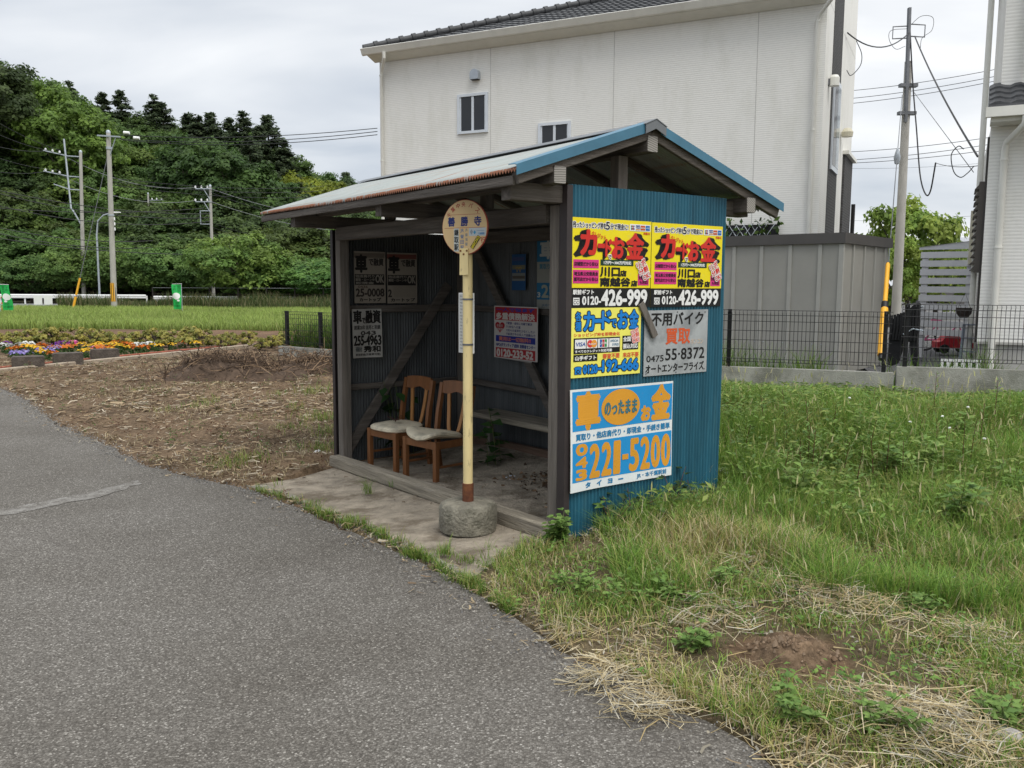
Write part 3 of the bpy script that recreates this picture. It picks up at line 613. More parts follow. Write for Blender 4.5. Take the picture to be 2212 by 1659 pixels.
# bare metal bike plate
silver = M('bare_tin', (.40,.42,.43), .42, .16, 5, dirt=(.25,.265,.275), dscale=3, damt=.8, dcut=.5, metal=.25)
s = Sheet(.672,.476); s.part('lettering')
s.text('不用バイク',.10,.04,.92,.235,BK,.0035,lay=1).text('0475',.04,.69,.30,.785,BK,.0012,lay=1).text('55·8372',.33,.60,.955,.775,BK,.0022,lay=1).text('オートエンターフライズ',.03,.825,.95,.955,BK,.0022,lay=1)
s.text('買取',.33,.29,.71,.525,(214,92,48),.004,lay=1).text('ホンコン',.73,.46,.93,.54,(205,185,165),.0012,lay=1)
PM[((190,190,180),.86)] = silver
rt = s.place('metal_sign','bare grey metal plate with black stencilled bike scrap lettering, right of the smaller yellow poster','sign',wallM(wall_o(.705,1.548),Vv,ZUP),back=(190,190,180))
PM.pop(((190,190,180),.86))
for a,b in ((.05,.05),(.5,.03),(.95,.04),(.04,.96),(.5,.97),(.96,.95)):
    m = MB(); m.lathe([(.0,0),(.006,0),(.006,.003),(.001,.004)],steeldk,(a*.672,-b*.476,.001),8); m.build('nail', rt)
# tilted blue and orange sign, corners curling off the wall
s = Sheet(1.005,.712); s.bent = True; OR,B3,T3 = (226,160,52),(40,150,215),(45,130,180)
s.rect(0,0,1,1,(236,240,240)).rect(.018,.022,.993,.405,B3,1.6).rect(.018,.52,.993,.905,B3,1.6)
s.part('headline').text('車',.06,.045,.265,.385,OR,.016).ell(.47,.212,.187,.182,OR,2.6).text('のったまま',.315,.145,.625,.28,(60,120,135),.0035,lay=4).text('お',.68,.235,.765,.375,OR,.009).text('金',.785,.035,.965,.375,OR,.014)
s.part('small_print').text('買取り・他店肩代り・即現金・手続き簡単',.05,.432,.972,.497,T3,.0020)
s.text('タ',.15,.925,.195,.975,T3,.003).text('イ',.26,.925,.30,.975,T3,.003).text('ヨ',.365,.928,.405,.972,T3,.003).text('ー',.465,.945,.51,.953,T3,.003).text('JR・本千葉駅前',.645,.922,.945,.98,T3,.0012)
s.part('phone_number').text('0',.055,.54,.155,.64,OR,.008).text('4',.053,.668,.158,.765,OR,.006).text('3',.055,.79,.155,.885,OR,.007)
for ch,a0,a1 in (('2',.19,.275),('2',.305,.385),('1',.42,.47),('5',.575,.655),('2',.685,.765),('0',.79,.87),('0',.895,.975)): s.text(ch,a0,.56,a1,.88,OR,.010)
s.rect(.495,.70,.555,.755,OR,3)
def curl(a,b): return .016*max(0,1-a*3)**2*(.3+b)+.004*math.sin(a*4+b*3)+.006
ax = Vv*1.0+ZUP*.0
r1 = s.place('poster','large blue and orange car loan sign with white bands, lowest on the blue wall','sign',wallM(wall_o(.005,1.022),ax,ZUP),back=(175,170,160),bend=curl)
# stick nailed across the plate corner
m = MB(); m.beam(SW(-.035,.655,1.60),SW(-.04,.80,1.36),.055,.018,woodz,up=-Uv); tag(m.build('wood_offcut'),'short weathered stick hanging across the corner of the metal plate','stick')

# posters inside the shelter
GP,GT = (150,142,130),(34,32,30)
def loan_poster(torn):
    s = Sheet(.355,.525); s.rect(0,0,1,1,GP).part('lettering')
    s.rect(.0,.03,.98,.12,(120,70,62) if torn else (118,108,98),1).text('車',.05,.07,.40,.40,GT,.008).text('で融資',.47,.13,.93,.27,(60,56,52),.003)
    s.rect(.02,.44,.96,.645,GT,1).text('他店肩代り',.04,.45,.64,.505,(150,144,134),.001).text('買取・ローン中',.04,.52,.64,.57,(150,144,134),.001).text('OK',.68,.455,.94,.60,(150,144,134),.003)
    if not torn: s.text('即現金',.05,.585,.62,.63,(150,144,134),.001).text('25-0008',.05,.72,.95,.87,(58,52,48),.004).text('0436',.12,.66,.42,.705,(90,70,60),.001).text('カートップ',.16,.90,.84,.965,GT,.0025)
    else: s.text('2',.03,.73,.14,.87,(58,52,48),.004).poly([(.17,.66),(.98,.655),(.98,.885),(.22,.88)],(142,134,122),1).text('カートップ',.12,.90,.92,.965,GT,.0025)
    return s
inU = lambda v,z: SW(L-.028,v,z)
lw = lambda v,z: SW(L-.035,v,z)
loan_poster(False).place('poster','grimy grey car loan poster, whole, beside the left post inside the shelter','poster',wallM(lw(.185,2.055),Vv,ZUP,.015),back=(110,104,96))
loan_poster(True).place('poster','torn grimy car loan poster with a blank patch on the inside end wall','poster',wallM(lw(.56,2.050),Vv,ZUP,.015),back=(110,104,96))
s = Sheet(.335,.50); s.bent = True; s.rect(0,0,1,1,(178,176,170)).part('lettering').text('車',.04,.03,.30,.29,GT,.006).text('で',.32,.18,.44,.29,GT,.003).text('融資',.46,.03,.96,.29,GT,.005)
s.text('創業20年 信用と実績',.05,.33,.95,.42,(70,68,66),.0012).text('043',.28,.455,.80,.53,(60,58,56),.003).text('255-4963',.04,.545,.96,.74,GT,.005).text('有限会社',.09,.765,.33,.87,(60,70,74),.001).text('秀和',.40,.76,.93,.885,GT,.004).text('即決即金(月極車可能)',.1,.91,.93,.965,(70,68,66),.001)
s.place('poster','paler black lettered loan poster, lowest on the inside end wall','poster',wallM(lw(.15,1.47),Vv,ZUP,.02),back=(130,128,122),bend=lambda a,b:.012*math.sin(a*6+b*2))
bw = lambda u,z: SW(u,W-.022,z)
s = Sheet(.74,.535); s.rect(0,0,1,1,(198,194,188)).rect(.02,.02,.98,.27,(168,40,46),1.5).rect(.04,.565,.95,.685,(35,50,140),1.5).rect(.04,.80,.95,.985,(168,40,46),1.5)
s.part('lettering').text('一人で悩まず',.06,.035,.92,.10,(50,60,150),.003).text('多重債務解決',.05,.13,.93,.255,(205,200,192),.004)
s.poly([(.14,.545)]+[(.14+.115*math.sin(t)**3, .40-.012*(13*math.cos(t)-5*math.cos(2*t)-2*math.cos(3*t)-math.cos(4*t))*.62) for t in np.linspace(math.pi*.98,-math.pi*.98,40)],(165,36,46),1)
s.text('お金の',.07,.35,.21,.40,(190,170,165),.001,lay=4).text('相談室',.07,.42,.21,.47,(190,170,165),.001,lay=4)
for k,t in enumerate(('家族・会社に内緒で解決','1本化への道','月々の返済を少なくしたい','返済が今の収入で困難な方')): s.text('♡'+t,.29,.295+.068*k,(.88,.62,.94,.95)[k],.345+.068*k,(70,72,120),.001)
s.text('費用は一切無料!!',.12,.585,.85,.665,(200,120,100),.002,lay=3).text('NPO(ボランティア)団体 消費者センター',.05,.71,.95,.785,(45,55,120),.002).text('0120-233-52',.07,.83,.90,.965,(205,200,192),.006,lay=3)
s.place('poster','red and white debt advice poster with a heart, low on the inside back wall','poster',wallM(SW(2.913,1.442,1.508),-Uv,ZUP,.0),outline=[(0,0),(0,1),(.86,1.03),(.99,.80),(1,0)],back=(150,146,140))
s = Sheet(.235,.36); s.rect(0,0,1,1,(40,84,130)).rect(.03,.30,.97,.42,(120,120,100),1.5).rect(.03,.52,.97,.74,(128,132,130),1.5).part('lettering').text('♡♡',.3,.35,.7,.5,(180,150,60),.001,lay=3).rect(.06,.08,.9,.18,(70,80,120),2).rect(.05,.60,.95,.68,(90,84,76),2)
s.place('poster','small dim blue picture poster, upper middle of the inside back wall','poster',wallM(bw(2.72,2.03),-Uv,ZUP,.015),back=(110,110,104))
s = Sheet(.40,.78); s.rect(0,0,1,1,(150,152,144)).rect(0,0,1,.40,(38,110,150),1.5).rect(0,.66,1,.87,(38,110,150),1.5).part('lettering').text('のった',.22,.05,.98,.11,(190,195,190),.003).text('車',.12,.15,.75,.36,(185,190,186),.008).text('買取り・ロー',.1,.43,.95,.49,(70,120,140),.002).text('22',.20,.69,.75,.84,(160,165,150),.006,lay=3).text('3',.03,.78,.14,.84,(190,195,190),.003,lay=3).text('JR本千葉駅前',.2,.92,.95,.96,(90,110,130),.001)
s.place('poster','faded blue and white poster half hidden by the right post inside the shelter','poster',wallM(bw(2.30,2.26),-Uv,ZUP,.015),back=(120,120,112))

# ------------------------------------------------------------------ bus stop pole
bp = G(1011,1140); bp.z = float(terrain(bp.x,bp.y))+.012
cream = M('cream_paint', (.74,.60,.30), .5, .1, 4, (3,3,.8), dirt=(.24,.21,.13), dscale=9, damt=.75, dcut=.57)
rust = M('rust', (.115,.042,.022), .9, .4, 12, dirt=(.22,.09,.03), dscale=8, damt=.7, dcut=.5)
bs = thing('bus_stop_sign','cream bus stop pole with a round timetable head on a concrete foot','bus stop',bp)
m = MB(); m.lathe([(.17,-.034),(.205,-.02),(.213,.05),(.21,.15),(.195,.175),(.16,.186),(.06,.19),(.0,.19)],M('rough_concrete', (.20,.185,.145), .98, .4, 14, (1,1,1), 1.0, 45, dirt=(.10,.095,.07), dscale=5, damt=.8, dcut=.5),(0,0,0),40,.012); m.build('base',bs,True)
m = MB(); m.lathe([(.041,.18),(.041,.32),(.037,.322)],rust,(0,0,0),20); m.build('sleeve',bs,True)
m = MB(); m.lathe([(.035,.315),(.035,1.90),(.033,1.96)],cream,(0,0,0),20); m.build('pole',bs,True)
dn = Vector((-math.sin(R(31)),-math.cos(R(31)),0)); dx = ZUP.cross(dn).normalized()     # face normal and its right
HC = Vector((0,-.0,2.145))
def dM(c, off): p = Vector(c)+dn*off; return Matrix(((dx.x,0,dn.x,p.x),(dx.y,0,dn.y,p.y),(dx.z,1,dn.z,p.z),(0,0,0,1)))
discm = M('disc_cream', (.60,.43,.22), .5, .08, 6, dirt=(.36,.24,.13), dscale=9, damt=.5, dcut=.64); redp = M('red_edge', (.42,.09,.06), .6, .3, 12)
RD_ = .190
m = MB(); m.lathe([(RD_,-.006),(RD_,.006),(RD_-.006,.008)],redp,n=56); m.lathe([(RD_-.004,.005),(RD_-.004,.0095)],discm,n=56); m.xf(dM(HC,.030)); m.build('disc',bs)
s = Sheet(.38,.38)
s.part('disc_lettering')
TR=(165,62,50); BLU=(38,50,110)
for ch,an in zip('千葉中央バス',(-56,-38,-20,-3,20,44)):
    t = R(an); ca,cb = .5+.415*math.sin(t), .5-.415*math.cos(t); s.text(ch,ca-.04,cb-.042,ca+.04,cb+.042,TR,.0008,rot=-t)
s.rect(.15,.265,.85,.272,TR).rect(.055,.505,.945,.512,TR)
for ch,a in zip('善勝寺',(.21,.50,.79)): s.text(ch,a-.075,.31,a+.075,.475,BLU,.003)
s.rect(.265,.515,.375,.935,(196,204,200),2)
for k,ch in enumerate('鎌取駅'): s.text(ch,.275,.535+.135*k,.368,.645+.135*k,BK,.001,lay=3)
for k,ch in enumerate(('JR','誉','田','駅')): s.text(ch,.41,.53+.10*k,.485,.60+.10*k,(120,130,150),.001)
for k,ch in enumerate(('JR','蘇','我','駅')): s.text(ch,.52,.525+.085*k,.57,.58+.085*k,(140,142,140),.0007)
s.text('行',.86,.68,.955,.79,TR,.0012)
s.rect(.60,.515,.97,.66,(190,198,200),2).poly([(.62,.585),(.655,.54),(.69,.585),(.655,.64)],(150,156,160),3).poly([(.695,.595),(.725,.56),(.755,.595),(.725,.635)],(70,150,190),3).rect(.77,.56,.93,.572,(150,165,180),3).text('で検索!',.80,.60,.94,.64,(70,130,180),.0005,lay=3)
c_,s_ = math.cos(R(52)),math.sin(R(52)); q = lambda x,y: (.745+(x*c_+y*s_), .775+(-x*s_+y*c_))
s.poly([q(-.135,-.04),q(-.135,.04),q(.135,.04),q(.135,-.04)],(40,36,30),4); s.text('#ISOX2',.615,.745,.875,.805,(225,205,50),.001,lay=5,rot=R(52))
for k_,mm_ in s.parts.items(): mm_.xf(dM(HC,.0365) @ Matrix.Translation((-.19,.19,0)))
s.parts['disc_lettering'].build('disc_lettering',bs)
m = MB(); m.prism([(-.036,-.33),(.036,-.33),(.034,-.145),(-.034,-.145)],2,0,.008,cream); m.xf(dM(HC,.041)); br = m.build('bracket',bs)
for a,b in ((-.026,-.162),(.026,-.162),(0,-.185)):
    m = MB(); m.lathe([(.007,0),(.007,.004),(.003,.006)],rust,(a,b,.008),10); m.xf(dM(HC,.041)); m.build('bolt',br)
# timetable case clamped to the pole
m = MB(); paper = M('timetable_paper', (.58,.58,.55), .6, .06, 5)
m.box((-.075,-.215,-.016),(.075,.215,.0),white); m.box((-.068,-.208,.0),(.068,.208,.003),paper); m.xf(dM(Vector((0,0,1.475))-dx*.045,-.040) @ Matrix.Rotation(R(-14),4,'Y')); tt = m.build('timetable_case',bs)
s = Sheet(.136,.416); s.part('x')
for k in range(17): s.text('千葉 %02d  %02d %02d %02d'%(6+k,5+k,22+k%9,41+k%13),.07,.03+.056*k,.5+.4*((k*7)%5)/5,.055+.056*k,(70,70,72),.0)
mm_ = s.parts['x']; mm_.xf(dM(Vector((0,0,1.475))-dx*.045,-.040) @ Matrix.Rotation(R(-14),4,'Y') @ Matrix.Translation((-.068,.208,.0015))); mm_.build('timetable_lettering',tt)
for z in (1.64,1.32):
    m = MB(); m.lathe([(.0365,z),(.0385,z),(.0385,z+.012),(.0365,z+.012)],steeldk,n=18); m.build('clamp',bs)

# ------------------------------------------------------------------ two dining chairs in the shelter
chw = M('chair_wood', (.185,.078,.030), .42, .32, 4, (3,3,.5), dirt=(.12,.045,.02), dscale=4, damt=.5, dcut=.55)
chw2 = M('chair_splat_wood', (.34,.16,.055), .42, .25, 4, (3,3,.5))
vinyl = M('cream_vinyl', (.66,.59,.44), .6, .12, 6, dirt=(.22,.20,.16), dscale=4, damt=.55, dcut=.5)
def chair(name, label, u, v, rz, saddle, z):
    """faces local -x; seat about .43 high, back posts raked"""
    c = thing(name, label, 'chair', SW(u,v,z), YAW-math.pi/2+rz, 'dining chairs left in the shelter'); c.scale = (1.05,1.05,1.03)
    for y in (-.205,.205):
        m = MB(); m.beam((-.20,y,0),(-.20,y,.405),.045,.045,chw,up=(1,0,0)); m.build('leg',c)
        m = MB(); pts = [(.235,0),(.20,.22),(.195,.44),(.215,.60),(.25,.78),(.262,.865),(.228,.872),(.212,.78),(.175,.60),(.155,.44),(.158,.22),(.192,0)]
        m.prism(pts,1,y-.02,y+.02,chw); m.build('rear_leg',c)
    m = MB(); m.box((-.215,-.183,.335),(-.19,.183,.40),chw); m.build('front_rail',c)
    for y in (-.205,.205):
        m = MB(); m.box((-.178,y-.012,.335),(.16,y+.012,.40),chw); m.build('side_rail',c)
        m = MB(); m.beam((-.18,y,.17),(.175,y,.165),.018,.022,chw); m.build('stretcher',c)
    # crest rail: bowed, with a scooped lower edge
    m = MB(); n = 12; vs = []
    for k in range(n+1):
        y = -.186+.372*k/n; t = 2*k/n-1; x = .232+.018*(1-t*t); zt = .885+.012*(1-t*t); zb = .765+.030*math.exp(-(t/.42)**2)+.006*(abs(t)>.8)
        vs += [(x-.012,y,zb),(x+.012,y,zb),(x+.026,y,zt),(x+.002,y,zt)]
    fs = [(4*k+i,4*k+(i+1)%4,4*k+4+(i+1)%4,4*k+4+i) for k in range(n) for i in range(4)]+[(3,2,1,0),tuple(4*n+i for i in range(4))]
    m.add(vs,fs,chw); m.build('crest_rail',c)
    for sgn in (-1,1):
        m = MB(); pts = []
        for k in range(9):
            t = k/8; y = sgn*(.055+.055*t**.6); pts.append((.19+.05*t+.006*math.sin(t*3),y,.42+.36*t))
        vs = []
        for x,y,z_ in pts: vs += [(x-.007,y-.019,z_),(x+.007,y-.019,z_),(x+.007,y+.019,z_),(x-.007,y+.019,z_)]
        m.add(vs,[(4*k+i,4*k+(i+1)%4,4*k+4+(i+1)%4,4*k+4+i) for k in range(8) for i in range(4)]+[(3,2,1,0),(32,33,34,35)],chw2); m.build('splat',c)
    # upholstered seat: rounded trapezoid, warped on the second chair
    m = MB(); n = 30; rr = 8; top = []; 
    def edge_pt(a):
        ca,sa = math.cos(a),math.sin(a); e = 3.2; x = abs(ca)**(2/e)*math.copysign(1,ca); y = abs(sa)**(2/e)*math.copysign(1,sa)
        return (-.035+.215*x, y*(.232-.02*(x>0)*x))
    def zz(x,y): return (.055*(abs(y)/.2)**2*max(0,-x*3+.4)*1.1-.012 if saddle else .006*math.sin(x*9))
    vs = []; 
    for lay,(k_,dz) in enumerate(((.93,-.020),(1.0,-.010),(1.0,.012),(.93,.026),(.6,.034),(.25,.037))):
        for i in range(n):
            x,y = edge_pt(2*math.pi*i/n); x = -.035+(x+.035)*k_; y *= k_; vs.append((x,y,.425+dz+zz(x,y)))
    fs = [(l*n+i,l*n+(i+1)%n,(l+1)*n+(i+1)%n,(l+1)*n+i) for l in range(5) for i in range(n)]+[tuple(range(n-1,-1,-1)),tuple(5*n+i for i in range(n))]
    m.add(vs,fs,vinyl); m.build('seat',c,True); return c
chair('dining_chair','brown wooden dining chair with a flat cream seat, nearer the end wall',3.10,.42,R(8),False,-.125)
chair('dining_chair','brown wooden dining chair with a warped cream seat behind the bus stop pole',2.44,.46,R(10),True,-.118)

# ------------------------------------------------------------------ white house behind the shelter
WDIR = Vector((.892,-.452,0)).normalized(); WIN = Vector((.452,.892,0)).normalized()     # along its wall (towards us), into depth
def frame(o, ax, ay): 
    ax = Vector(ax).normalized(); ay = Vector(ay).normalized(); o = Vector(o)
    return Matrix(((ax.x,ay.x,0,o.x),(ax.y,ay.y,0,o.y),(0,0,1,o.z),(0,0,0,1)))
def siding(name, base, scale, bands=True, brick=False):
    m = bpy.data.materials.new(name); m.use_nodes = True; t = m.node_tree; n = t.nodes; p = n['Principled BSDF']; p.inputs['Roughness'].default_value = .8; p.inputs['Specular IOR Level'].default_value = .2
    tcn = n.new('ShaderNodeTexCoord'); sp = n.new('ShaderNodeSeparateXYZ'); t.links.new(tcn.outputs['Object'], sp.inputs[0])
    wv = n.new('ShaderNodeTexWave'); wv.bands_direction = 'Z'; wv.inputs['Scale'].default_value = scale; wv.inputs['Distortion'].default_value = .35; wv.inputs['Detail'].default_value = 2; wv.inputs['Detail Scale'].default_value = 3; t.links.new(tcn.outputs['Object'], wv.inputs[0])
    r = n.new('ShaderNodeValToRGB'); r.color_ramp.elements[0].position = .08; r.color_ramp.elements[1].position = .42; k = .90 if not brick else .6
    r.color_ramp.elements[0].color = (*[b*k for b in base],1); r.color_ramp.elements[1].color = (*base,1); t.links.new(wv.outputs[0], r.inputs[0])
    mpn = n.new('ShaderNodeMapping'); mpn.inputs['Scale'].default_value = (1.3,1.3,.45); t.links.new(tcn.outputs['Object'], mpn.inputs[0])
    no = n.new('ShaderNodeTexNoise'); no.inputs['Scale'].default_value = 1.1; no.inputs['Detail'].default_value = 9; no.inputs['Roughness'].default_value = .68; t.links.new(mpn.outputs[0], no.inputs[0])
    g = n.new('ShaderNodeValToRGB'); g.color_ramp.elements[0].position = .50; g.color_ramp.elements[1].position = .74; g.color_ramp.elements[0].color = (1,1,1,1); g.color_ramp.elements[1].color = (.86,.86,.83,1); t.links.new(no.outputs[0], g.inputs[0])
    x = n.new('ShaderNodeMix'); x.data_type = 'RGBA'; x.blend_type = 'MULTIPLY'; x.inputs['Factor'].default_value = 1; t.links.new(r.outputs[0], x.inputs['A']); t.links.new(g.outputs[0], x.inputs['B']); out = x.outputs['Result']
    mp2 = n.new('ShaderNodeMapping'); mp2.inputs['Scale'].default_value = (5,5,60); t.links.new(tcn.outputs['Object'], mp2.inputs[0])
    n2 = n.new('ShaderNodeTexNoise'); n2.inputs['Scale'].default_value = 1.6; t.links.new(mp2.outputs[0], n2.inputs[0])
    g2 = n.new('ShaderNodeValToRGB'); g2.color_ramp.elements[0].position = .35; g2.color_ramp.elements[1].position = .65; v0 = .6 if brick else .955; g2.color_ramp.elements[0].color = (v0,v0,v0,1); g2.color_ramp.elements[1].color = (1.3 if brick else 1.02,)*3+(1,); t.links.new(n2.outputs[0], g2.inputs[0])
    y = n.new('ShaderNodeMix'); y.data_type = 'RGBA'; y.blend_type = 'MULTIPLY'; y.inputs['Factor'].default_value = 1; t.links.new(out, y.inputs['A']); t.links.new(g2.outputs[0], y.inputs['B'])
    t.links.new(y.outputs['Result'], p.inputs['Base Color'])
    b = n.new('ShaderNodeBump'); b.inputs['Strength'].default_value = .15; b.inputs['Distance'].default_value = .01; t.links.new(wv.outputs[0], b.inputs['Height']); t.links.new(b.outputs[0], p.inputs['Normal']); return m
SIDE = siding('white_siding', (.80,.79,.745), 7.4); BRICK = siding('dark_brick_siding', (.085,.083,.082), 5.2, brick=True); SIDE2 = siding('white_tile_siding', (.80,.79,.75), 6.0)
sashw = M('sash', (.62,.66,.70), .4, .06, 4); tilem = M('roof_tile', (.045,.047,.050), .55, .35, 8, dirt=(.13,.13,.13), dscale=5, damt=.5, dcut=.6)
seam = M('wall_joint', (.50,.49,.46), .8, .1, 4)
HO = Vector((-3.31,22.26,0)); HL = 10.5; EZ = 7.24; HB = .45
house = thing('white_house','big white two storey house with ribbed siding and a dark tiled roof','house',HO,0); house.matrix_world = frame(HO, WDIR, WIN)
m = MB(); m.box((0,0,-.2),(HL-2.5,9.2,EZ+.02),SIDE); m.box((HL-2.5,0,-.2),(HL,5.2,EZ+.02),SIDE); m.build('wall',house)
GP_ = .40; dpt = 9.2; EO = .32; RZ_ = EZ+.13+GP_*(dpt/2+EO)
m = MB(); m.prism([(0,EZ),(5.2,EZ),(5.2,RZ_-.35-GP_*.6),(dpt/2,RZ_-.35)],0,HL-.05,HL,SIDE); m.build('gable',house)
# hipped at the left end, gabled at the right: stepped courses of ribbed tiles
m = MB(); nrow = 16; X0_,X1_ = -.20,HL+.08
for k in range(nrow):
    a0 = -EO+(dpt/2+EO)*k/nrow; a1 = -EO+(dpt/2+EO)*(k+1)/nrow+.03; z0 = EZ+.14+GP_*(a0+EO); z1 = z0+GP_*(a1-a0)-.035
    n = int((X1_-X0_)/.30); vs = []
    for i in range(n*4+1):
        x = X0_+(X1_-X0_)*i/(n*4); dz = (.0,.028,.034,.012)[i%4]; xa = max(x,X0_+a0+EO); xb = max(x,X0_+a1+EO); vs += [(xa,a0,z0+dz-.035),(xa,a0,z0+dz),(xb,a1,z1+dz)]
    m.add(vs,[(3*i+j,3*i+3+j,3*i+4+j,3*i+1+j) for i in range(n*4) for j in (0,1) if vs[3*i+3][0]>vs[3*i][0]+1e-5 or j==1],tilem)
    xl = X0_+a0+EO; xr = X0_+a1+EO
    m.add([(xl,a0,z0-.02),(xl,dpt-a0,z0-.02),(xr,dpt-a1,z1),(xr,a1,z1)],[(0,1,2,3)],tilem)
zr_ = EZ+.12; hip = X0_+dpt/2+EO
xq = HL-2.6; m.add([(X0_,dpt+EO,zr_),(xq,dpt+EO,zr_),(xq,dpt/2,RZ_),(hip,dpt/2,RZ_)],[(0,1,2,3)],tilem); m.add([(xq,dpt/2,RZ_),(X1_,dpt/2,RZ_),(X1_,5.25,RZ_-GP_*.65),(xq,5.25,RZ_-GP_*.65)],[(0,1,2,3)],tilem)
rf = m.build('roof',house)
m = MB(); nseg = 22
for k in range(nseg):
    t0 = -.03+(dpt/2+EO)*k/nseg; t1 = -.03+(dpt/2+EO)*(k+1)/nseg; z0 = EZ+.20+GP_*t0; z1 = EZ+.20+GP_*t1
    m.tube([(X0_+t0,-EO+t0,z0),(X0_+t1,-EO+t1,z1)],.085,tilem,10); m.tube([(X0_+t1-.035,-EO+t1-.035,z1-.014),(X0_+t1+.035,-EO+t1+.035,z1+.014)],.112,tilem,10)
m.tube([(hip,dpt/2,RZ_+.05),(X1_,dpt/2,RZ_+.05)],.1,tilem,10)
m.build('ridge_tiles',rf,True)
m = MB(); m.prism([(-.34,EZ+.0),(-.02,EZ-.10),(-.02,EZ+.06),(-.30,EZ+.10)],0,-.12,HL+.06,gutterw); m.build('soffit',house)
m = MB(); m.prism([(-.40,EZ+.02),(-.47,EZ+.15),(-.46,EZ+.16),(-.43,EZ+.15),(-.36,EZ+.15),(-.335,EZ+.16),(-.33,EZ+.03),(-.36,EZ+.0)],0,-.24,HL+.08,gutterw); gt = m.build('gutter',house)
for x in (.10,HL-.16):
    m = MB(); m.tube([(x+.32,-.40,EZ+.02),(x+.32,-.40,EZ-.10),(x+.06,-.12,EZ-.30),(x,-.075,EZ-.42),(x,-.075,.3)],.042,gutterw,10)
    for z in (EZ-.45,EZ-2.5,EZ-4.6): m.tube([(x,-.075,z),(x,-.075,z+.03)],.050,gutterw,10)
    m.build('downspout',house,True)
for x in (3.12,6.15,9.2):
    m = MB(); m.box((x-.007,-.003,0),(x+.007,.001,EZ-.1),seam); m.build('wall_joint',house)
def hwindow(par, x0, x1, z0, z1, y=-.02, ins=True):
    m = MB(); t = .06
    m.box((x0,y-.02,z0),(x0+t,y+.035,z1),sashw); m.box((x1-t,y-.02,z0),(x1,y+.035,z1),sashw); m.box((x0+t,y-.02,z1-t),(x1-t,y+.035,z1),sashw); m.box((x0+t,y-.03,z0),(x1-t,y+.035,z0+t),sashw)
    xm = (x0+x1)/2; m.box((xm-.03,y-.005,z0+t),(xm+.03,y+.03,z1-t),sashw); m.box((x0+t,y+.0,z0+t),(x0+t+.035,y+.03,z1-t),sashw); m.box((x1-t-.03,y-.004,z0+t),(x1-t,y+.03,z1-t),sashw)
    f = m.build('window',par); 
    m = MB(); m.box((x0+t,y+.012,z0+t),(x1-t,y+.019,z1-t),glassm); m.build('pane',f); return f
hwindow(house,2.24,3.06,5.25,6.16); hwindow(house,4.36,5.16,4.42,5.34)
m = MB()
for (x,z) in ((2.74,6.46),):
    m.prism([(x-.11,z),(x+.11,z),(x+.11,z+.12)]+[(x+.11*math.cos(a),z+.12+.11*math.sin(a)) for a in np.linspace(.2,math.pi-.2,8)]+[(x-.11,z+.12)],1,-.13,.0,steel); m.box((x-.09,-.125,z-.012),(x+.09,-.01,z-.001),blackm)
m.build('vent_hood',house)
# the narrow side face with brick stripes, window, hood lamp
SX = HL
def strip_(name, y0, y1, z1, mat, off=.012): 
    m = MB(); m.box((SX-.002,y0,-.2),(SX+off,y1,z1),mat); return m.build(name,house)
m = MB(); m.prism([(1.05,-.2),(2.5,-.2),(2.5,EZ+GP_*2.5-.15),(1.05,EZ+GP_*1.05-.15)],0,SX-.002,SX+.012,BRICK); m.build('brick_panel',house); strip_('brick_panel',3.55,5.19,4.75,BRICK,.05)
m = MB(); m.box((SX+.0,3.5,4.75),(SX+.14,5.3,4.83),gutterw); m.build('porch_roof',house)
m = MB(); m.box((SX+.014,1.25,4.15),(SX+.05,2.35,6.05),sashw); fw = m.build('window',house)
m = MB(); m.box((SX+.052,1.33,4.25),(SX+.055,1.78,5.95),glassm); m.build('pane',fw)
m = MB(); m.box((SX+.052,1.84,4.25),(SX+.055,2.28,5.95),M('pale_glass',(.30,.35,.38),.1,.1,2)); m.build('pane',fw)
m = MB(); m.lathe([(.10,0),(.10,.16),(.07,.21),(.0,.22)],gutterw,(SX+.11,.62,5.70),14); m.box((SX,.55,5.72),(SX+.08,.69,5.84),steeldk); m.build('vent_hood',house)
m = MB(); m.lathe([(.12,0),(.13,.1),(.08,.18),(.0,.2)],M('meter_cream',(.62,.58,.44),.5,.1,4),(SX+.14,2.95,5.05),14); m.build('cable_cap',house)
m = MB(); m.tube([(SX+.10,5.32,.4),(SX+.10,5.32,3.75)],.05,blackm,8); m.build('downspout',house)
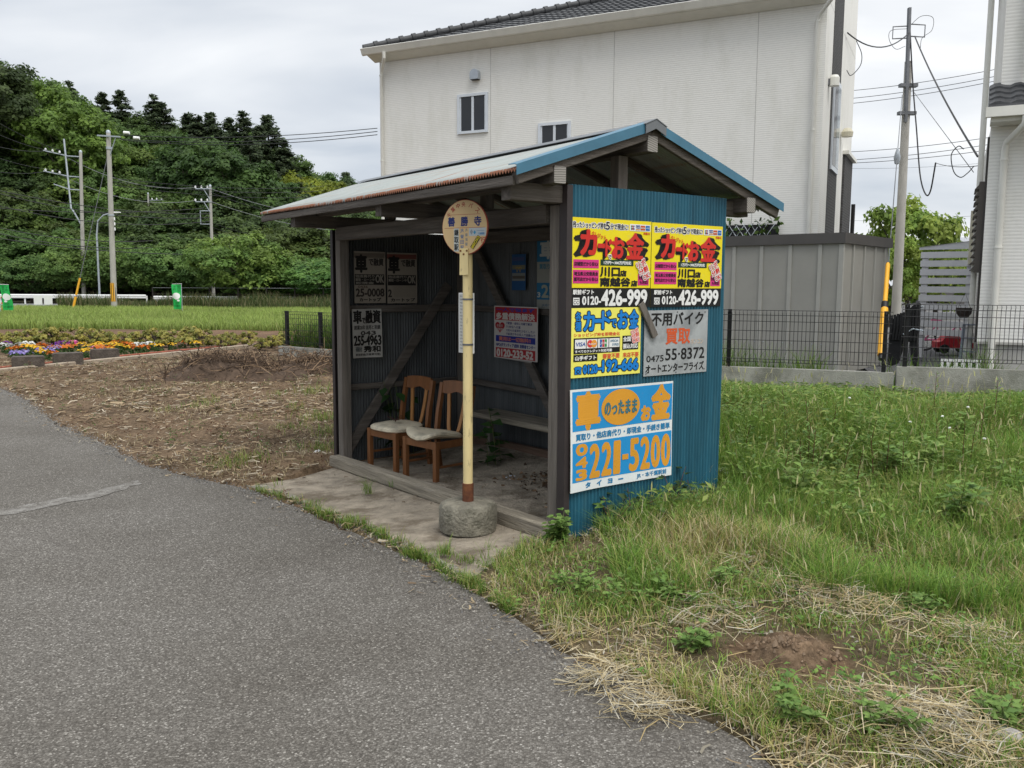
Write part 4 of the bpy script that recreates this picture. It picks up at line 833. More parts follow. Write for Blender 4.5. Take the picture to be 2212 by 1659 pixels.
# trellis with climbing leaves at a ground floor window, just above the shed
trel = thing('trellis','black lattice window screen with ivy leaves above the shed roof','trellis',house.matrix_world @ Vector((8.6,-.12,2.45)),math.atan2(WDIR.y,WDIR.x))
m = MB()
for k in range(11):
    x = -.75+.15*k; m.beam((x,0,.0),(x+.35,0,.52),.012,.012,sashw); m.beam((x+.35,.014,.0),(x,.014,.52),.012,.012,sashw)
m.box((-.9,.03,-.1),(1.15,.045,.5),blackm); m.build('lattice',trel)
def leaf_cloud(n, box, size, cols, up=.3, seed=1):
    g = np.random.default_rng(seed); c = g.uniform(box[0],box[1],(n,3)); return leaf_quads(c, size*g.uniform(.6,1.4,n), g.normal(0,1,(n,3))+np.array((0,-.6,up)), np.array(cols)[g.integers(0,len(cols),n)]*g.uniform(.7,1.25,(n,1)), g)
def leaf_quads(c, s, nrm, col, g, asp=.55):
    """diamond leaves: centre, size, normal, colour arrays"""
    n = len(c); nrm = nrm/np.maximum(np.linalg.norm(nrm,axis=1,keepdims=True),1e-6); t = g.normal(0,1,(n,3)); t -= nrm*(t*nrm).sum(1,keepdims=True); t /= np.maximum(np.linalg.norm(t,axis=1,keepdims=True),1e-6); b = np.cross(nrm,t)
    s = np.asarray(s)[:,None]; v = np.stack([c-t*s*.5, c+b*s*.5*asp-nrm*s*.06, c+t*s*.5, c-b*s*.5*asp-nrm*s*.06],1).reshape(-1,3)
    return v, np.arange(4*n).reshape(n,4), np.repeat(col,4,0)
v,f_,c_ = leaf_cloud(240,((-1.0,-.12,-.1),(1.25,.02,.62)),.13,[(.05,.10,.02),(.09,.15,.03),(.03,.06,.015)])
np_mesh('leaves',v,f_,LEAF,c_,trel)

# ------------------------------------------------------------------ storage shed
shedm = M('shed_metal', (.29,.283,.255), .45, .08, 2); shedtop = M('shed_roof_edge', (.075,.070,.066), .45, .1, 3); shedrib = M('shed_rib', (.34,.335,.305), .45, .08, 3)
SD1 = Vector((.766,-.643,0)); SD2 = Vector((.643,.766,0)); SO = Vector((4.88,13.0,.42))
shed = thing('storage_shed','grey ribbed steel storage shed with a dark flat roof edge behind the mesh fence','shed',SO); shed.matrix_world = frame(SO, SD1, SD2)
SL_ = 3.6; SDp = 2.15; SZ = 2.03
m = MB(); m.box((-SL_,0,-.02),(0,SDp,SZ-.05),shedm); m.build('wall',shed)
m = MB(); m.box((-SL_-.04,-.05,SZ-.10),(.05,SDp+.05,SZ+.055),shedtop); m.build('roof',shed)
for k in range(8):
    x = -.33-.463*k; m = MB(); m.box((x-.028,-.022,0),(x+.028,-.001,SZ-.11),shedrib); r_ = m.build('panel_rib',shed)
    m = MB(); [m.lathe([(.009,0),(.006,.006),(0,.007)],steel,(0,0,0),8).xf(Matrix.Translation((x+dx_,-.002,.42)) @ Matrix.Rotation(R(90),4,'X'),len(m.v)-24) for dx_ in (-.07,.07)]; m.build('screw',r_)
m = MB(); m.box((-.05,-.02,0),(.022,.03,SZ-.11),shedrib); m.build('corner_post',shed)
for k in range(4):
    y = .42+.50*k; m = MB(); m.box((.001,y-.02,0),(.028,y+.02,SZ-.11),shedrib); m.build('panel_rib',shed)

# ------------------------------------------------------------------ block walls with mesh fence
def blockwall(p, q, zb, zt, name, label, cat='wall', course=.20, bl=.40, th=.12):
    p, q = Vector((p[0],p[1],0)), Vector((q[0],q[1],0)); d = (q-p); Ln = d.length; ax = d.normalized(); ay = ZUP.cross(ax)
    root = thing(name,label,cat,(p.x,p.y,zb)); root.matrix_world = frame((p.x,p.y,zb),ax,ay)
    m = MB(); nr = max(1,round((zt-zb)/course)); ch = (zt-zb)/nr
    for r in range(nr):
        x = 0
        while x < Ln-.02:
            w_ = min(bl, Ln-x); m.box((x+.003,-th/2+random.uniform(0,.002),r*ch+.002),(x+w_-.003,th/2,(r+1)*ch-.003),blockm); x += bl
    m.box((.0,-th/2+.006,.0),(Ln,th/2-.006,zt-zb-.006),seam); m.build('blocks',root); return root, ax, ay, Ln
def meshfence(p, q, z0, hgt, label, post_at, group, vp=.05, rows=(.0,.04,.16,.28,.40,.52,.60,.66), wr=.0036, pw=.05, name='mesh_fence'):
    p, q = Vector((p[0],p[1],z0)), Vector((q[0],q[1],z0)); d = q-p; Ln = d.length; ax = d.normalized(); ay = ZUP.cross(ax)
    root = thing(name,label,'fence',p,0,group); root.matrix_world = frame(p,ax,ay); bt = .075
    m = MB(); zz_ = lambda t: bt+t
    for i in range(int(Ln/vp)+1):
        x = i*vp; m.tube([(x,-.035,bt),(x,-.055,bt+.03),(x,-.035,bt+.06),(x,-.035,hgt-.06),(x,-.055,hgt-.03),(x,-.035,hgt)],wr,blackm,5,False)
    for t in rows:
        z = bt+(hgt-bt)*t/rows[-1]; y = -.055 if 0<t<.06 or abs(t-.60)<.03 else -.035; m.tube([(0,y-.004,z),(Ln,y-.004,z)],wr*1.15,blackm,5)
    m.build('mesh_panel',root)
    for x in post_at:
        m = MB(); m.box((x-pw/2,-pw/2,-.02),(x+pw/2,pw/2,hgt+.01),blackm); po = m.build('post',root)
        m = MB(); m.box((x-.012,-.045,hgt-.03),(x+.012,-.0255,hgt-.005),blackm); m.build('clip',po)
    return root
fa,fb,fc = (1.6,12.23),(4.84,10.98),(7.9,10.0)
blockwall(fa,fb,.28,.64,'block_wall','grey concrete block wall under the lower mesh fence by the shed')
blockwall((4.87,10.97),fc,.28,.72,'block_wall','grey concrete block wall at right, one step higher')
dAB = math.hypot(fb[0]-fa[0],fb[1]-fa[1])
meshfence(fa,(4.80,10.995),.64,.76,'black wire mesh fence on the lower block wall in front of the shed',(.75,1.42+.0,dAB-.12),'black mesh fences')
meshfence((4.90,10.96),fc,.72,.78,'black wire mesh fence on the higher block wall at right',(.06,2.12),'black mesh fences')
fl0,fl1 = G(606,770),G(760,783)
fr_dir = (fl1-fl0).normalized()
blockwall(fl0[:2],(fl0.x+fr_dir.x*3.4,fl0.y+fr_dir.y*3.4),fl0.z-.05,fl0.z+.27,'block_wall','short grey block wall end left of the shelter behind the brush heap',bl=.29)
f2 = meshfence((fl0.x+.12,fl0.y,0),(fl0.x+fr_dir.x*3.4,fl0.y+fr_dir.y*3.4,0),fl0.z+.27,.86,'black wire mesh fence grown with weeds left of the shelter',(.10,1.38,2.6),'black mesh fences',wr=.004,pw=.075,vp=.075)

# ------------------------------------------------------------------ house at the right edge
RO = Vector((7.22,13.5,.4))
rh = thing('white_house','white tile clad house with black pent roof cut by the right edge','house',RO); rh.matrix_world = frame(RO, WDIR, WIN)
foundm = M('foundation', (.40,.39,.36), .9, .12, 3)
m = MB(); m.box((0,0,.45),(6,5.0,3.72),SIDE2); m.build('wall',rh)
m = MB(); m.box((.02,.02,-.2),(6,5.0,.448),foundm); m.box((-.01,-.035,.44),(6,-.002,.475),foundm); m.build('foundation',rh)
m = MB(); m.box((.10,.22,3.70),(6,5.0,7.6),SIDE2); m.build('upper_wall',rh)
m = MB()
for k in range(4):
    a0 = -.42+.17*k; z0 = 3.98+.105*k; vs = []; n = 22
    for i in range(n*4+1):
        x = -.05+6*i/(n*4); dz = (0,.03,.035,.012)[i%4]; vs += [(x,a0,z0+dz-.05),(x,a0,z0+dz),(x,a0+.19,z0+dz+.085)]
    m.add(vs,[(3*i+j,3*i+3+j,3*i+4+j,3*i+1+j) for i in range(n*4) for j in (0,1)],tilem)
m.prism([(-.44,3.90),(.25,3.90),(.25,4.36),(-.42,3.97)],0,-.055,6,tilem); m.build('pent_roof',rh)
m = MB(); m.box((-.09,-.54,3.78),(6,-.45,3.92),gutterw); m.box((-.02,-.44,3.72),(6,-.02,3.80),gutterw); m.build('gutter',rh)
m = MB(); m.tube([(.42,-.50,3.77),(.42,-.50,3.66),(.22,-.12,3.46),(.20,-.075,3.34),(.20,-.075,-.3)],.05,gutterw,10)
for z in (3.2,1.9): m.tube([(.20,-.075,z),(.20,-.075,z+.03)],.058,gutterw,10)
m.build('downspout',rh,True)
m = MB(); m.tube([(.42,.13,7.4),(.42,.13,4.66),(.44,.05,4.55),(.62,-.28,4.20)],.05,gutterw,10); m.build('downspout',rh,True)
m = MB(); m.tube([(-.09,.9,6.2),(-.09,.9,1.1),(-.09,.9,-.2)],.045,gutterw,10); m.box((-.19,.84,6.2),(-.03,1.0,6.32),gutterw); m.build('downspout',rh,True)
shutm = M('shutter_brown', (.12,.105,.09), .5, .1, 4)
m = MB()
m.box((-.10,.35,1.55),(-.002,1.35,2.95),shutm)
for k in range(13): m.prism([(-.10,1.58+.105*k),(-.16,1.58+.105*k),(-.10,1.65+.105*k)],1,.37,1.33,shutm)
m.build('shutter_box',rh)
m = MB(); m.box((-.03,.18,.45),(-.001,.36,3.6),M('dark_corner',(.05,.045,.04),.5,.1,3)); m.build('corner_board',rh)
m = MB(); m.box((-.35,-.3,7.05),(6,5,7.2),tilem); m.box((-.02,.1,6.4),(.09,.21,7.05),shutm); m.build('upper_eaves',rh)
m = MB(); m.box((-.18,1.6,1.7),(-.01,1.95,2.6),M('meter_cream',(.62,.58,.44),.5,.1,4)); m.build('meter_box',rh)

# ------------------------------------------------------------------ things in the gap between the houses
pl = Vector((11.0,25.0,.45))
up = thing('utility_pole','grey concrete service pole with a steel extension between the two houses','utility pole',pl)
m = MB(); m.tube([(0,0,-.2),(-.02,0,3.7),(-.04,0,7.45)],[.135,.118,.10],polec,16); m.build('shaft',up,True)
m = MB(); m.beam((-.08,-.10,5.8),(-.14,-.10,8.85),.11,.075,steeldk); ext = m.build('steel_extension',up)
for z in (6.0,6.75):
    m = MB(); m.box((-.28,-.15,z),(.20,.02,z+.09),steeldk); m.build('band',up)
for s_,z in ((-1,8.25),(1,8.30)):
    m = MB(); x0 = -.12+.06*s_; m.tube([(x0,-.1,z-.2),(x0+.38*s_,-.1,z-.22),(x0+.38*s_,-.1,z+.1),(x0,-.1,z+.12)],.018,steeldk,6); m.build('wire_bracket',ext)
m = MB()
for k in range(7): m.box((-.12,-.145,6.0+.4*k),(-.09,-.138,6.04+.4*k),blackm)
m.build('bolt_row',ext)
def wire(name, pts, r, mat, label, cat, group=None, sag=0, n=14):
    P_ = [Vector(p) for p in pts]
    if len(P_)==2:
        a,b = P_; P_ = [a+(b-a)*(i/n)-ZUP*sag*4*(i/n)*(1-i/n) for i in range(n+1)]
    elif len(P_)>2:
        E_ = [P_[0]*2-P_[1]]+P_+[P_[-1]*2-P_[-2]]; Q = []
        for i in range(1,len(E_)-2):
            for k in range(8):
                t = k/8; a,b,c,d = E_[i-1:i+3]; Q.append(.5*((2*b)+(c-a)*t+(2*a-5*b+4*c-d)*t*t+(3*b-a-3*c+d)*t**3))
        P_ = Q+[P_[-1]]
    m = MB(); m.tube(P_,r,mat,5); return tag(m.build(name,smooth=True),label,cat,group)
# service drop to the white house, with loops and insulators
hp = house.matrix_world @ Vector((HL+.05,2.9,7.30)); ptop = pl+Vector((-.1,-.1,8.2))
wire('service_cable',[ptop,hp],.016,wirem,'black cable from the right pole to the white house','cable',sag=.35)
wire('cable_loop',[D(1850,88,21.3),D(1861,115,21.2),D(1860,137,21),D(1850,153,20.8),D(1837,163,20.6),D(1829,152,20.5)],.010,wirem,'thin slack cable loop beside the white house wall','cable')
r_end = rh.matrix_world @ Vector((-.02,1.0,2.75)); 
wire('service_cable',[ptop+Vector((.15,0,-.1)),D(2112,338,14.6)],.018,wirem,'black cable slanting down from the right pole to the right house','cable',sag=.12)
wire('cable_loop',[D(2082,322,16),D(2070,316,16),D(2055,335,16),D(2060,370,16),D(2075,383,16),D(2090,374,16),D(2103,360,15.6)],.009,wirem,'slack cable loop on the side of the right house','cable')
wire('telephone_cable',[D(1966,65,24.9),D(1972,180,24.8),D(1980,280,24.5),D(1988,380,24.2),D(2000,420,24),D(2010,412,23.5),D(2021,352,22)],.020,wirem,'drooping black telephone cable hanging from the right pole','cable')
wire('telephone_cable',[D(2021,352,22),D(2114,358,14.7)],.007,wirem,'thin wire from the drooping cable end to the right house','cable',sag=.05)
wire('telephone_cable',[D(1975,200,24.9),D(2103,372,15.5)],.007,wirem,'thin wire running from the right pole to the house corner','cable')
wire('cable_loop',[D(1966,55,24.9),D(1990,35,24.8),D(2015,38,24.7),D(2013,65,24.6),D(1992,82,24.6),D(1988,105,24.6)],.007,wirem,'round wire loop at the head of the right pole','cable')
wire('cable_loop',[D(1960,62,24.9),D(1925,66,24.6),D(1921,86,24.5),D(1935,106,24.5),D(1955,100,24.8)],.007,wirem,'small wire loops left of the right pole head','cable')
guy = thing('guy_wire','stay wire with yellow guard tube running up to the right pole','guy wire',G(1905,775))
gb = D(1903,772,12.3); gt_ = D(1949,205,24.8); guy.location = gb
m = MB(); m.tube([(0,0,0),gt_-gb],.010,steeldk,5); m.build('wire',guy)
dv = (D(1918,569,13.4)-gb)
m = MB(); m.tube([dv*.02,dv*.50],.052,yellowp,10); m.tube([dv*.56,dv*.985],.033,yellowp,10); m.tube([dv*.985,dv],.026,yellowp,10); gd_ = m.build('guard_tube',guy,True)
m = MB(); m.tube([dv*.50,dv*.565],.050,blackm,10); m.tube([dv*-.02,dv*.06],.036,blackm,10); m.build('guard_band',gd_,True)
m = MB(); 
t_ = .62; q_ = (gt_-gb)*t_
m.lathe([(.0,-.16),(.05,-.13),(.075,0),(.05,.11),(.02,.2),(0,.21)],steel,tuple(q_),12); m.build('insulator',guy,True)
# slatted screen with sloping top board
scm = M('screen_slat', (.62,.615,.62), .5, .06, 3)
p0,p1 = D(1980,720,15.7),D(2099,700,15.1); gz0 = .45; axs = Vector((p1.x-p0.x,p1.y-p0.y,0)); Ls = axs.length; axs.normalize()
scr = thing('slatted_screen','pale grey horizontal slat screen beside the right house','screen',(p0.x,p0.y,gz0)); scr.matrix_world = frame((p0.x,p0.y,gz0),axs,ZUP.cross(axs))
for k in range(10):
    z = .40+.152*k; m = MB(); m.box((0,-.012,z),(Ls,.012,z+.108),scm); m.build('slat',scr)
for x in (.07,Ls-.09):
    m = MB(); m.box((x-.05,.0135,0),(x+.05,.06,1.86),scm); m.build('post',scr)
m = MB(); m.prism([(-.03,1.915),(Ls,1.915),(Ls,2.06),(-.03,1.96)],1,-.014,.02,scm); m.add([(-.03,-.03,1.963),(Ls,-.03,2.063),(Ls,.5,2.10),(-.03,.5,2.0)],[(0,1,2,3)],scm); m.build('top_board',scr)
# red toy car and pink child's bicycle behind the screen
redm = M('red_plastic', (.50,.02,.035), .35, .1, 3); pinkm = M('pink_plastic', (.65,.12,.28), .4, .1, 3); tyre = M('tyre', (.02,.02,.02), .8, .2, 6)
tc_ = D(2058,742,16.6); toy = thing('toy_car','red ride on toy car on the gravel behind the slat screen','toy car',(tc_.x,tc_.y,.45),R(-8))
m = MB(); m.prism([(-.32,.10),(.32,.10),(.34,.20),(.20,.24),(.12,.24),(.05,.36),(-.16,.36),(-.24,.24),(-.33,.22)],1,-.16,.16,redm); m.build('body',toy)
for x in (-.2,.2):
    for y in (-.17,.17):
        m = MB(); m.lathe([(.0,-.025),(.085,-.025),(.09,0),(.085,.025),(0,.025)],tyre,n=18); m.xf(Matrix.Translation((x,y,.09)) @ Matrix.Rotation(R(90),4,'X')); m.build('wheel',toy)
m = MB(); m.tube([(.06,-.1,.40),(.06,.1,.40)],.015,tyre,8); m.build('steering_handle',toy)
bc_ = D(2040,738,17.3); bik = thing('child_bicycle',"pink child's bicycle leaning behind the slat screen",'bicycle',(bc_.x,bc_.y,.45),R(-20))
for x in (-.36,.36):
    m = MB(); m.tube([(x+.20*math.cos(a),0,.20+.20*math.sin(a)) for a in np.linspace(0,2*math.pi,25)],.020,tyre,7); wh = m.build('wheel',bik,True)
    m = MB(); [m.tube([(x,0,.20),(x+.18*math.cos(a),0,.20+.18*math.sin(a))],.004,steel,4) for a in np.linspace(0,2*math.pi,9)[:-1]]; m.build('spokes',wh)
m = MB(); m.tube([(-.36,0,.20),(-.05,0,.22),(.24,0,.52),(.36,0,.20)],.020,pinkm,8); m.tube([(-.36,0,.20),(-.16,0,.50),(-.05,0,.22)],.018,pinkm,8); m.tube([(-.16,0,.48),(.24,0,.50)],.018,pinkm,8); m.build('frame',bik,True)
m = MB(); m.prism([(-.27,.55),(-.08,.57),(-.06,.60),(-.26,.62)],1,-.05,.05,pinkm); m.build('saddle',bik)
m = MB(); m.tube([(.22,-.2,.72),(.25,-.08,.70),(.24,0,.60),(.25,.08,.70),(.22,.2,.72)],.012,steel,7); m.build('handlebar',bik,True)
# black tarpaulin hung over a folding frame just behind the fence
ta,tb = D(1918,790,11.9),D(1984,790,11.6)
tarp = thing('tarpaulin','black sheet hung over a frame with two splayed flaps behind the right fence','tarpaulin',(ta.x,ta.y,.66)); axt = Vector((tb.x-ta.x,tb.y-ta.y,0)); tw = axt.length; axt.normalize(); tarp.matrix_world = frame((ta.x,ta.y,.66),axt,ZUP.cross(axt))
clothb = M('black_cloth', (.010,.010,.011), .85, .4, 9, bump=.3, bscale=20)
m = MB(); 
def tz(x): return .62+.24*(x/tw)**1.3-.05*math.sin(x/tw*9)
out = [(.0,.0),(.06,-.02),(.14,.02),(.22,.30),(.30,.33),(.34,.02),(.43,-.02),(.40,.36),(.41,.55),(.40,.84),(.33,.82),(.22,.71),(.12,.68),(.05,.62),(.02,.60)]
k_ = tw/.43
n = 26; g_ = []
poly = [(x*k_,z) for x,z in out]
gx2 = np.linspace(0,tw,n); 
vsx = []; 
m.prism(poly,1,-.03,.03,clothb)
m.build('sheet',tarp)
m = MB()
for k in range(9): x = tw*(.08+.1*k); m.tube([(x,-.036,.66+.12*(x/tw)),(x+.01,-.05,.50),(x-.01,-.042,.34)],.018,clothb,6)
m.build('folds',tarp,True)
m = MB(); m.tube([(.1,.04,.66),(tw,.04,.80)],.012,steel,6); m.tube([(.52*tw,-.06,.42),(.82*tw,-.06,.50),(1.15*tw,-.06,.48)],.010,steel,6); m.build('frame_rail',tarp,True)
# white plastic edging lying on the gravel, grey stepladder, hanging basket
we = D(2078,760,13.2); wed = thing('plastic_edging','white slotted plastic edging lying on dark gravel by the right house','edging',(we.x,we.y,.47),R(-35))
m = MB(); m.box((-.28,-.02,0),(.28,.02,.15),white); 
m.build('board',wed); m = MB(); [m.box((-.24+.1*k,-.0225,.04),(-.20+.1*k,-.0202,.11),blackm) for k in range(5)]; m.build('slots',wed)
sl2 = D(2095,742,14.2); lad = thing('stepladder','folded grey stepladder leaning by the right house wall','stepladder',(sl2.x,sl2.y,.45),R(-30)); bluegrey = M('ladder_grey',(.22,.25,.30),.45,.1,3)
for x in (-.13,.13):
    m = MB(); m.beam((x,0,0),(x*.8,.10,.66),.045,.025,bluegrey); m.build('leg',lad); m = MB(); m.beam((x,.26,0),(x*.8,.12,.66),.03,.02,bluegrey); m.build('leg',lad)
for z in (.2,.42,.64): m = MB(); m.box((-.12,z*.15-.05,z),(.12,z*.15+.06,z+.02),bluegrey); m.build('step',lad)
hb = rh.matrix_world @ Vector((-.2,.5,.92)); bsk = thing('plant_pot','dark round pot hung by the corner of the right house','pot',hb)
m = MB(); m.lathe([(.06,-.1),(.11,-.03),(.12,.06),(.105,.06),(.0,.03)],M('pot_dark',(.035,.025,.022),.7,.2,4),n=16); m.build('pot',bsk,True)
m = MB(); m.tube([(-.10,0,.06),(0,0,.30),(.10,0,.06)],.004,blackm,5); m.build('hanger',bsk)
# gravel path between the houses
gp = [(4.9,11.05),(9.5,9.6),(14,14),(9.5,19),(6.6,17.5)]
gravelm = M('gravel_path', (.105,.105,.11), .95, .6, 60, bump=.8, bscale=90); tag(sheet('path',gp,.05,gravelm),kind='structure')
# far roof behind the screen
fr0 = D(2036,531,60); far = thing('grey_roofed_house','distant house with a pale grey metal roof beyond the trees at right','house',(fr0.x,fr0.y,0),R(-8))
m = MB(); m.box((0,0,0),(9,6,fr0.z),M('far_wall',(.10,.095,.09),.8,.2,2)); m.build('wall',far)
m = MB(); m.prism([(-.5,fr0.z-.03),(6.5,fr0.z-.03),(3,fr0.z+.72)],0,-.5,9.5,M('far_roof',(.30,.31,.34),.5,.1,1)); m.build('roof',far)
for x in (1.2,4.0,6.6):
    m = MB(); m.box((x,-.04,fr0.z-1.3),(x+1.1,.0,fr0.z-.3),white); wf = m.build('window',far); m = MB(); m.box((x+.08,-.06,fr0.z-1.2),(x+1.02,-.045,fr0.z-.38),glassm); m.build('pane',wf)

# ------------------------------------------------------------------ trees
def unit(v): return v/np.maximum(np.linalg.norm(v,axis=1,keepdims=True),1e-6)
def broadleaf(seed, hgt, rad, nclump, nleaf, leaf, cols, base=.22, open_=.0, droop=.2, lobes=7):
    """crown leaves gathered in clumps over an uneven envelope, plus a branching trunk"""
    g = np.random.default_rng(seed); C = []; 
    lob = g.normal(0,1,(lobes,3)); lob[:,2] = np.abs(lob[:,2])*.8; lob = unit(lob)
    while len(C) < nclump:
        d = g.normal(0,1,3); d[2] = d[2]*.9+.25; d /= np.linalg.norm(d); amp = .74+.34*np.max(np.clip(lob@d,0,1)**5)+g.uniform(-.06,.06)
        r = amp*g.uniform(.35,1)**.45
        p = np.array((d[0]*rad*r, d[1]*rad*r, hgt*(base+(1-base)*.5)+d[2]*hgt*(1-base)*.5*r)); C.append(p)
    C = np.array(C); k = np.repeat(np.arange(nclump),nleaf); cr = g.uniform(.12,.24,nclump)*rad
    off = unit(g.normal(0,1,(len(k),3)))*(g.uniform(0,1,(len(k),1))**.5)*cr[k][:,None]*np.array((1.15,1.15,.62))
    off[:,2] -= droop*(np.hypot(off[:,0],off[:,1])**2)/np.maximum(cr[k],.1)
    c = C[k]+off; ctr = np.array((0,0,hgt*(base+(1-base)*.45)))
    nrm = unit(off)*.55+unit(c-ctr)*.35+np.array((0,0,.55))+g.normal(0,.35,(len(k),3))
    tint = g.uniform(.78,1.22,nclump)[k]*g.uniform(.75,1.25,len(k)); cc = np.array(cols)[g.integers(0,len(cols),nclump)][k]*tint[:,None]
    v,f,cl = leaf_quads(c, leaf*g.uniform(.6,1.35,len(k)), nrm, cc, g, .6)
    m = MB(); tr = hgt*.016+.03; top = np.array((g.normal(0,.25),g.normal(0,.25),hgt*.62))
    m.tube([(0,0,-.4),(top[0]*.3,top[1]*.3,hgt*.22),tuple(top*.7),tuple(top)],[tr*1.25,tr,tr*.7,tr*.35],barkm,8)
    for i in g.choice(nclump,min(14,nclump),False):
        q = C[i]; st = np.array((top[0]*.5,top[1]*.5,min(q[2]*.55,hgt*.5))); mid = (st+q)/2+np.array((0,0,-.04*hgt)); m.tube([tuple(st),tuple(mid),tuple(q)],[tr*.45,tr*.28,tr*.08],barkm,5)
    return v,f,cl,m
def conifer(seed, hgt, rad, nl, leaf, cols):
    g = np.random.default_rng(seed); c = []; n_ = []; kk = []; nb = int(hgt*9)
    for b in range(nb):
        t = g.uniform(.10,1)**.85; z = hgt*t; ln = rad*(1.06-t)**.75*g.uniform(.55,1.15); a = g.uniform(0,2*math.pi); m_ = max(6,int(nl/nb*(1.25-t)*1.7))
        s = g.uniform(.15,1,m_)**.7; x = np.stack([np.cos(a)*ln*s, np.sin(a)*ln*s, z-.10*ln*s+.18*ln*s**2+g.normal(0,.10,m_)],1)+g.normal(0,.10+.05*ln,(m_,3))*np.array((1,1,.55))
        c.append(x); n_.append(np.tile((np.cos(a)*.5,np.sin(a)*.5,.7),(m_,1))); kk.append(np.full(m_,g.uniform(.7,1.3)))
    c = np.concatenate(c); n_ = np.concatenate(n_)+g.normal(0,.4,(len(c),3)); kk = np.concatenate(kk)
    cc = np.array(cols)[g.integers(0,len(cols),len(c))]*(kk*g.uniform(.75,1.25,len(c)))[:,None]
    v,f,cl = leaf_quads(c, leaf*g.uniform(.6,1.3,len(c)), n_, cc, g, .5)
    m = MB(); m.tube([(0,0,-.5),(0,0,hgt*.5),(0,0,hgt*.97)],[hgt*.017+.04,hgt*.011+.02,.02],barkm,7); return v,f,cl,m
def tree_proto(name, label, cat, data, group, col=(1,1,1,1)):
    v,f,cl,m = data; r = thing(name,label,cat,(0,0,-500),0,group); o = np_mesh('crown',v,f,TREELEAF,cl,r); o.color = col; m.build('trunk',r); return r
DG = [(.060,.092,.033),(.076,.114,.038),(.092,.132,.042)]; MG = [(.088,.142,.040),(.112,.176,.048),(.136,.202,.058)]; CG = [(.062,.090,.048),(.076,.106,.054),(.088,.118,.054)]
hillB = [broadleaf(20+i,10,4.6,130,105,.37,[DG,MG,DG,MG][i],.10,lobes=6+i) for i in range(4)]
hillC = [conifer(40+i,13,2.9,9500,.36,CG) for i in range(3)]
# skyline of the wooded hill, read off the photo (x, y of 2212 wide)
SKY = np.array([(-260,60),(-120,95),(0,122),(30,135),(60,170),(110,178),(150,196),(180,196),(240,222),(285,222),(350,228),(365,250),(430,270),(470,272),(535,262),(585,272),(605,300),(645,345),(705,358),(745,380),(765,405),(800,440),(850,500),(950,585),(1100,625)])
def skyl(px): return float(np.interp(px,SKY[:,0],SKY[:,1]))
D0,D1_ = 82.0,128.0
def hill_z(px, y):
    """height of the tree tops at bearing px and distance y"""
    t = np.clip((y-D0)/(D1_-D0),0,1); top = 500+(skyl(px)-500)*t**.85 if skyl(px)<500 else skyl(px)
    return float(D(px,top,y).z)
def hz_ground(x, y):
    px = 1106+FPX*x/y/math.cos(0)*1.0; t = np.clip((y-D0+10)/(D1_-D0+10),0,1)
    return max(-.1, (hill_z(px, min(max(y,D0),D1_))-9.0)*float(ss(0,.35,t)))
hx_ = np.arange(-150,12,4.0); hy_ = np.arange(70,190,4.0)
hv = []; 
for y in hy_:
    for x in hx_:
        z = hz_ground(x,min(y,D1_))
        hv.append((x,y,z*(1-.75*float(ss(150,186,y))) -.6))
hi = np.arange(len(hv)).reshape(len(hy_),len(hx_)); hf = np.stack([hi[:-1,:-1],hi[:-1,1:],hi[1:,1:],hi[1:,:-1]],-1).reshape(-1,4)
tag(np_mesh('hill',hv,hf,M('forest_floor',(.022,.026,.012),.95,.4,.4),smooth=True),kind='structure')
g = np.random.default_rng(99)
def put(proto, px, y, topy=None, label=None, col=None, size=None, gz=None, first=[None], group=None, wid=1.0):
    base = D(px,600,y); gz = hz_ground(base.x,y)-.5 if gz is None else gz
    zt = hill_z(px,y) if topy is None else D(px,topy,y).z
    gz = max(gz, zt-(13.0 if proto['h']==10 else 16.0)) if proto['h']>5 else gz
    h = max(3.0, (zt-gz)*(1.07 if proto['h']==10 else 1.0)); hp = proto['h']; s = h/hp; sx = s if size is None else size/hp
    return copy_tree(proto['o'],(base.x,base.y,gz),g.uniform(0,6.28),(sx*wid,sx*wid,s),label,col,group)
BP = [dict(o=tree_proto('broadleaf_tree','x','tree',d,'broadleaf trees massed on the wooded hill'),h=10) for d in hillB]
CP = [dict(o=tree_proto('conifer_tree','x','tree',d,'dark conifers on the wooded hill'),h=13) for d in hillC]
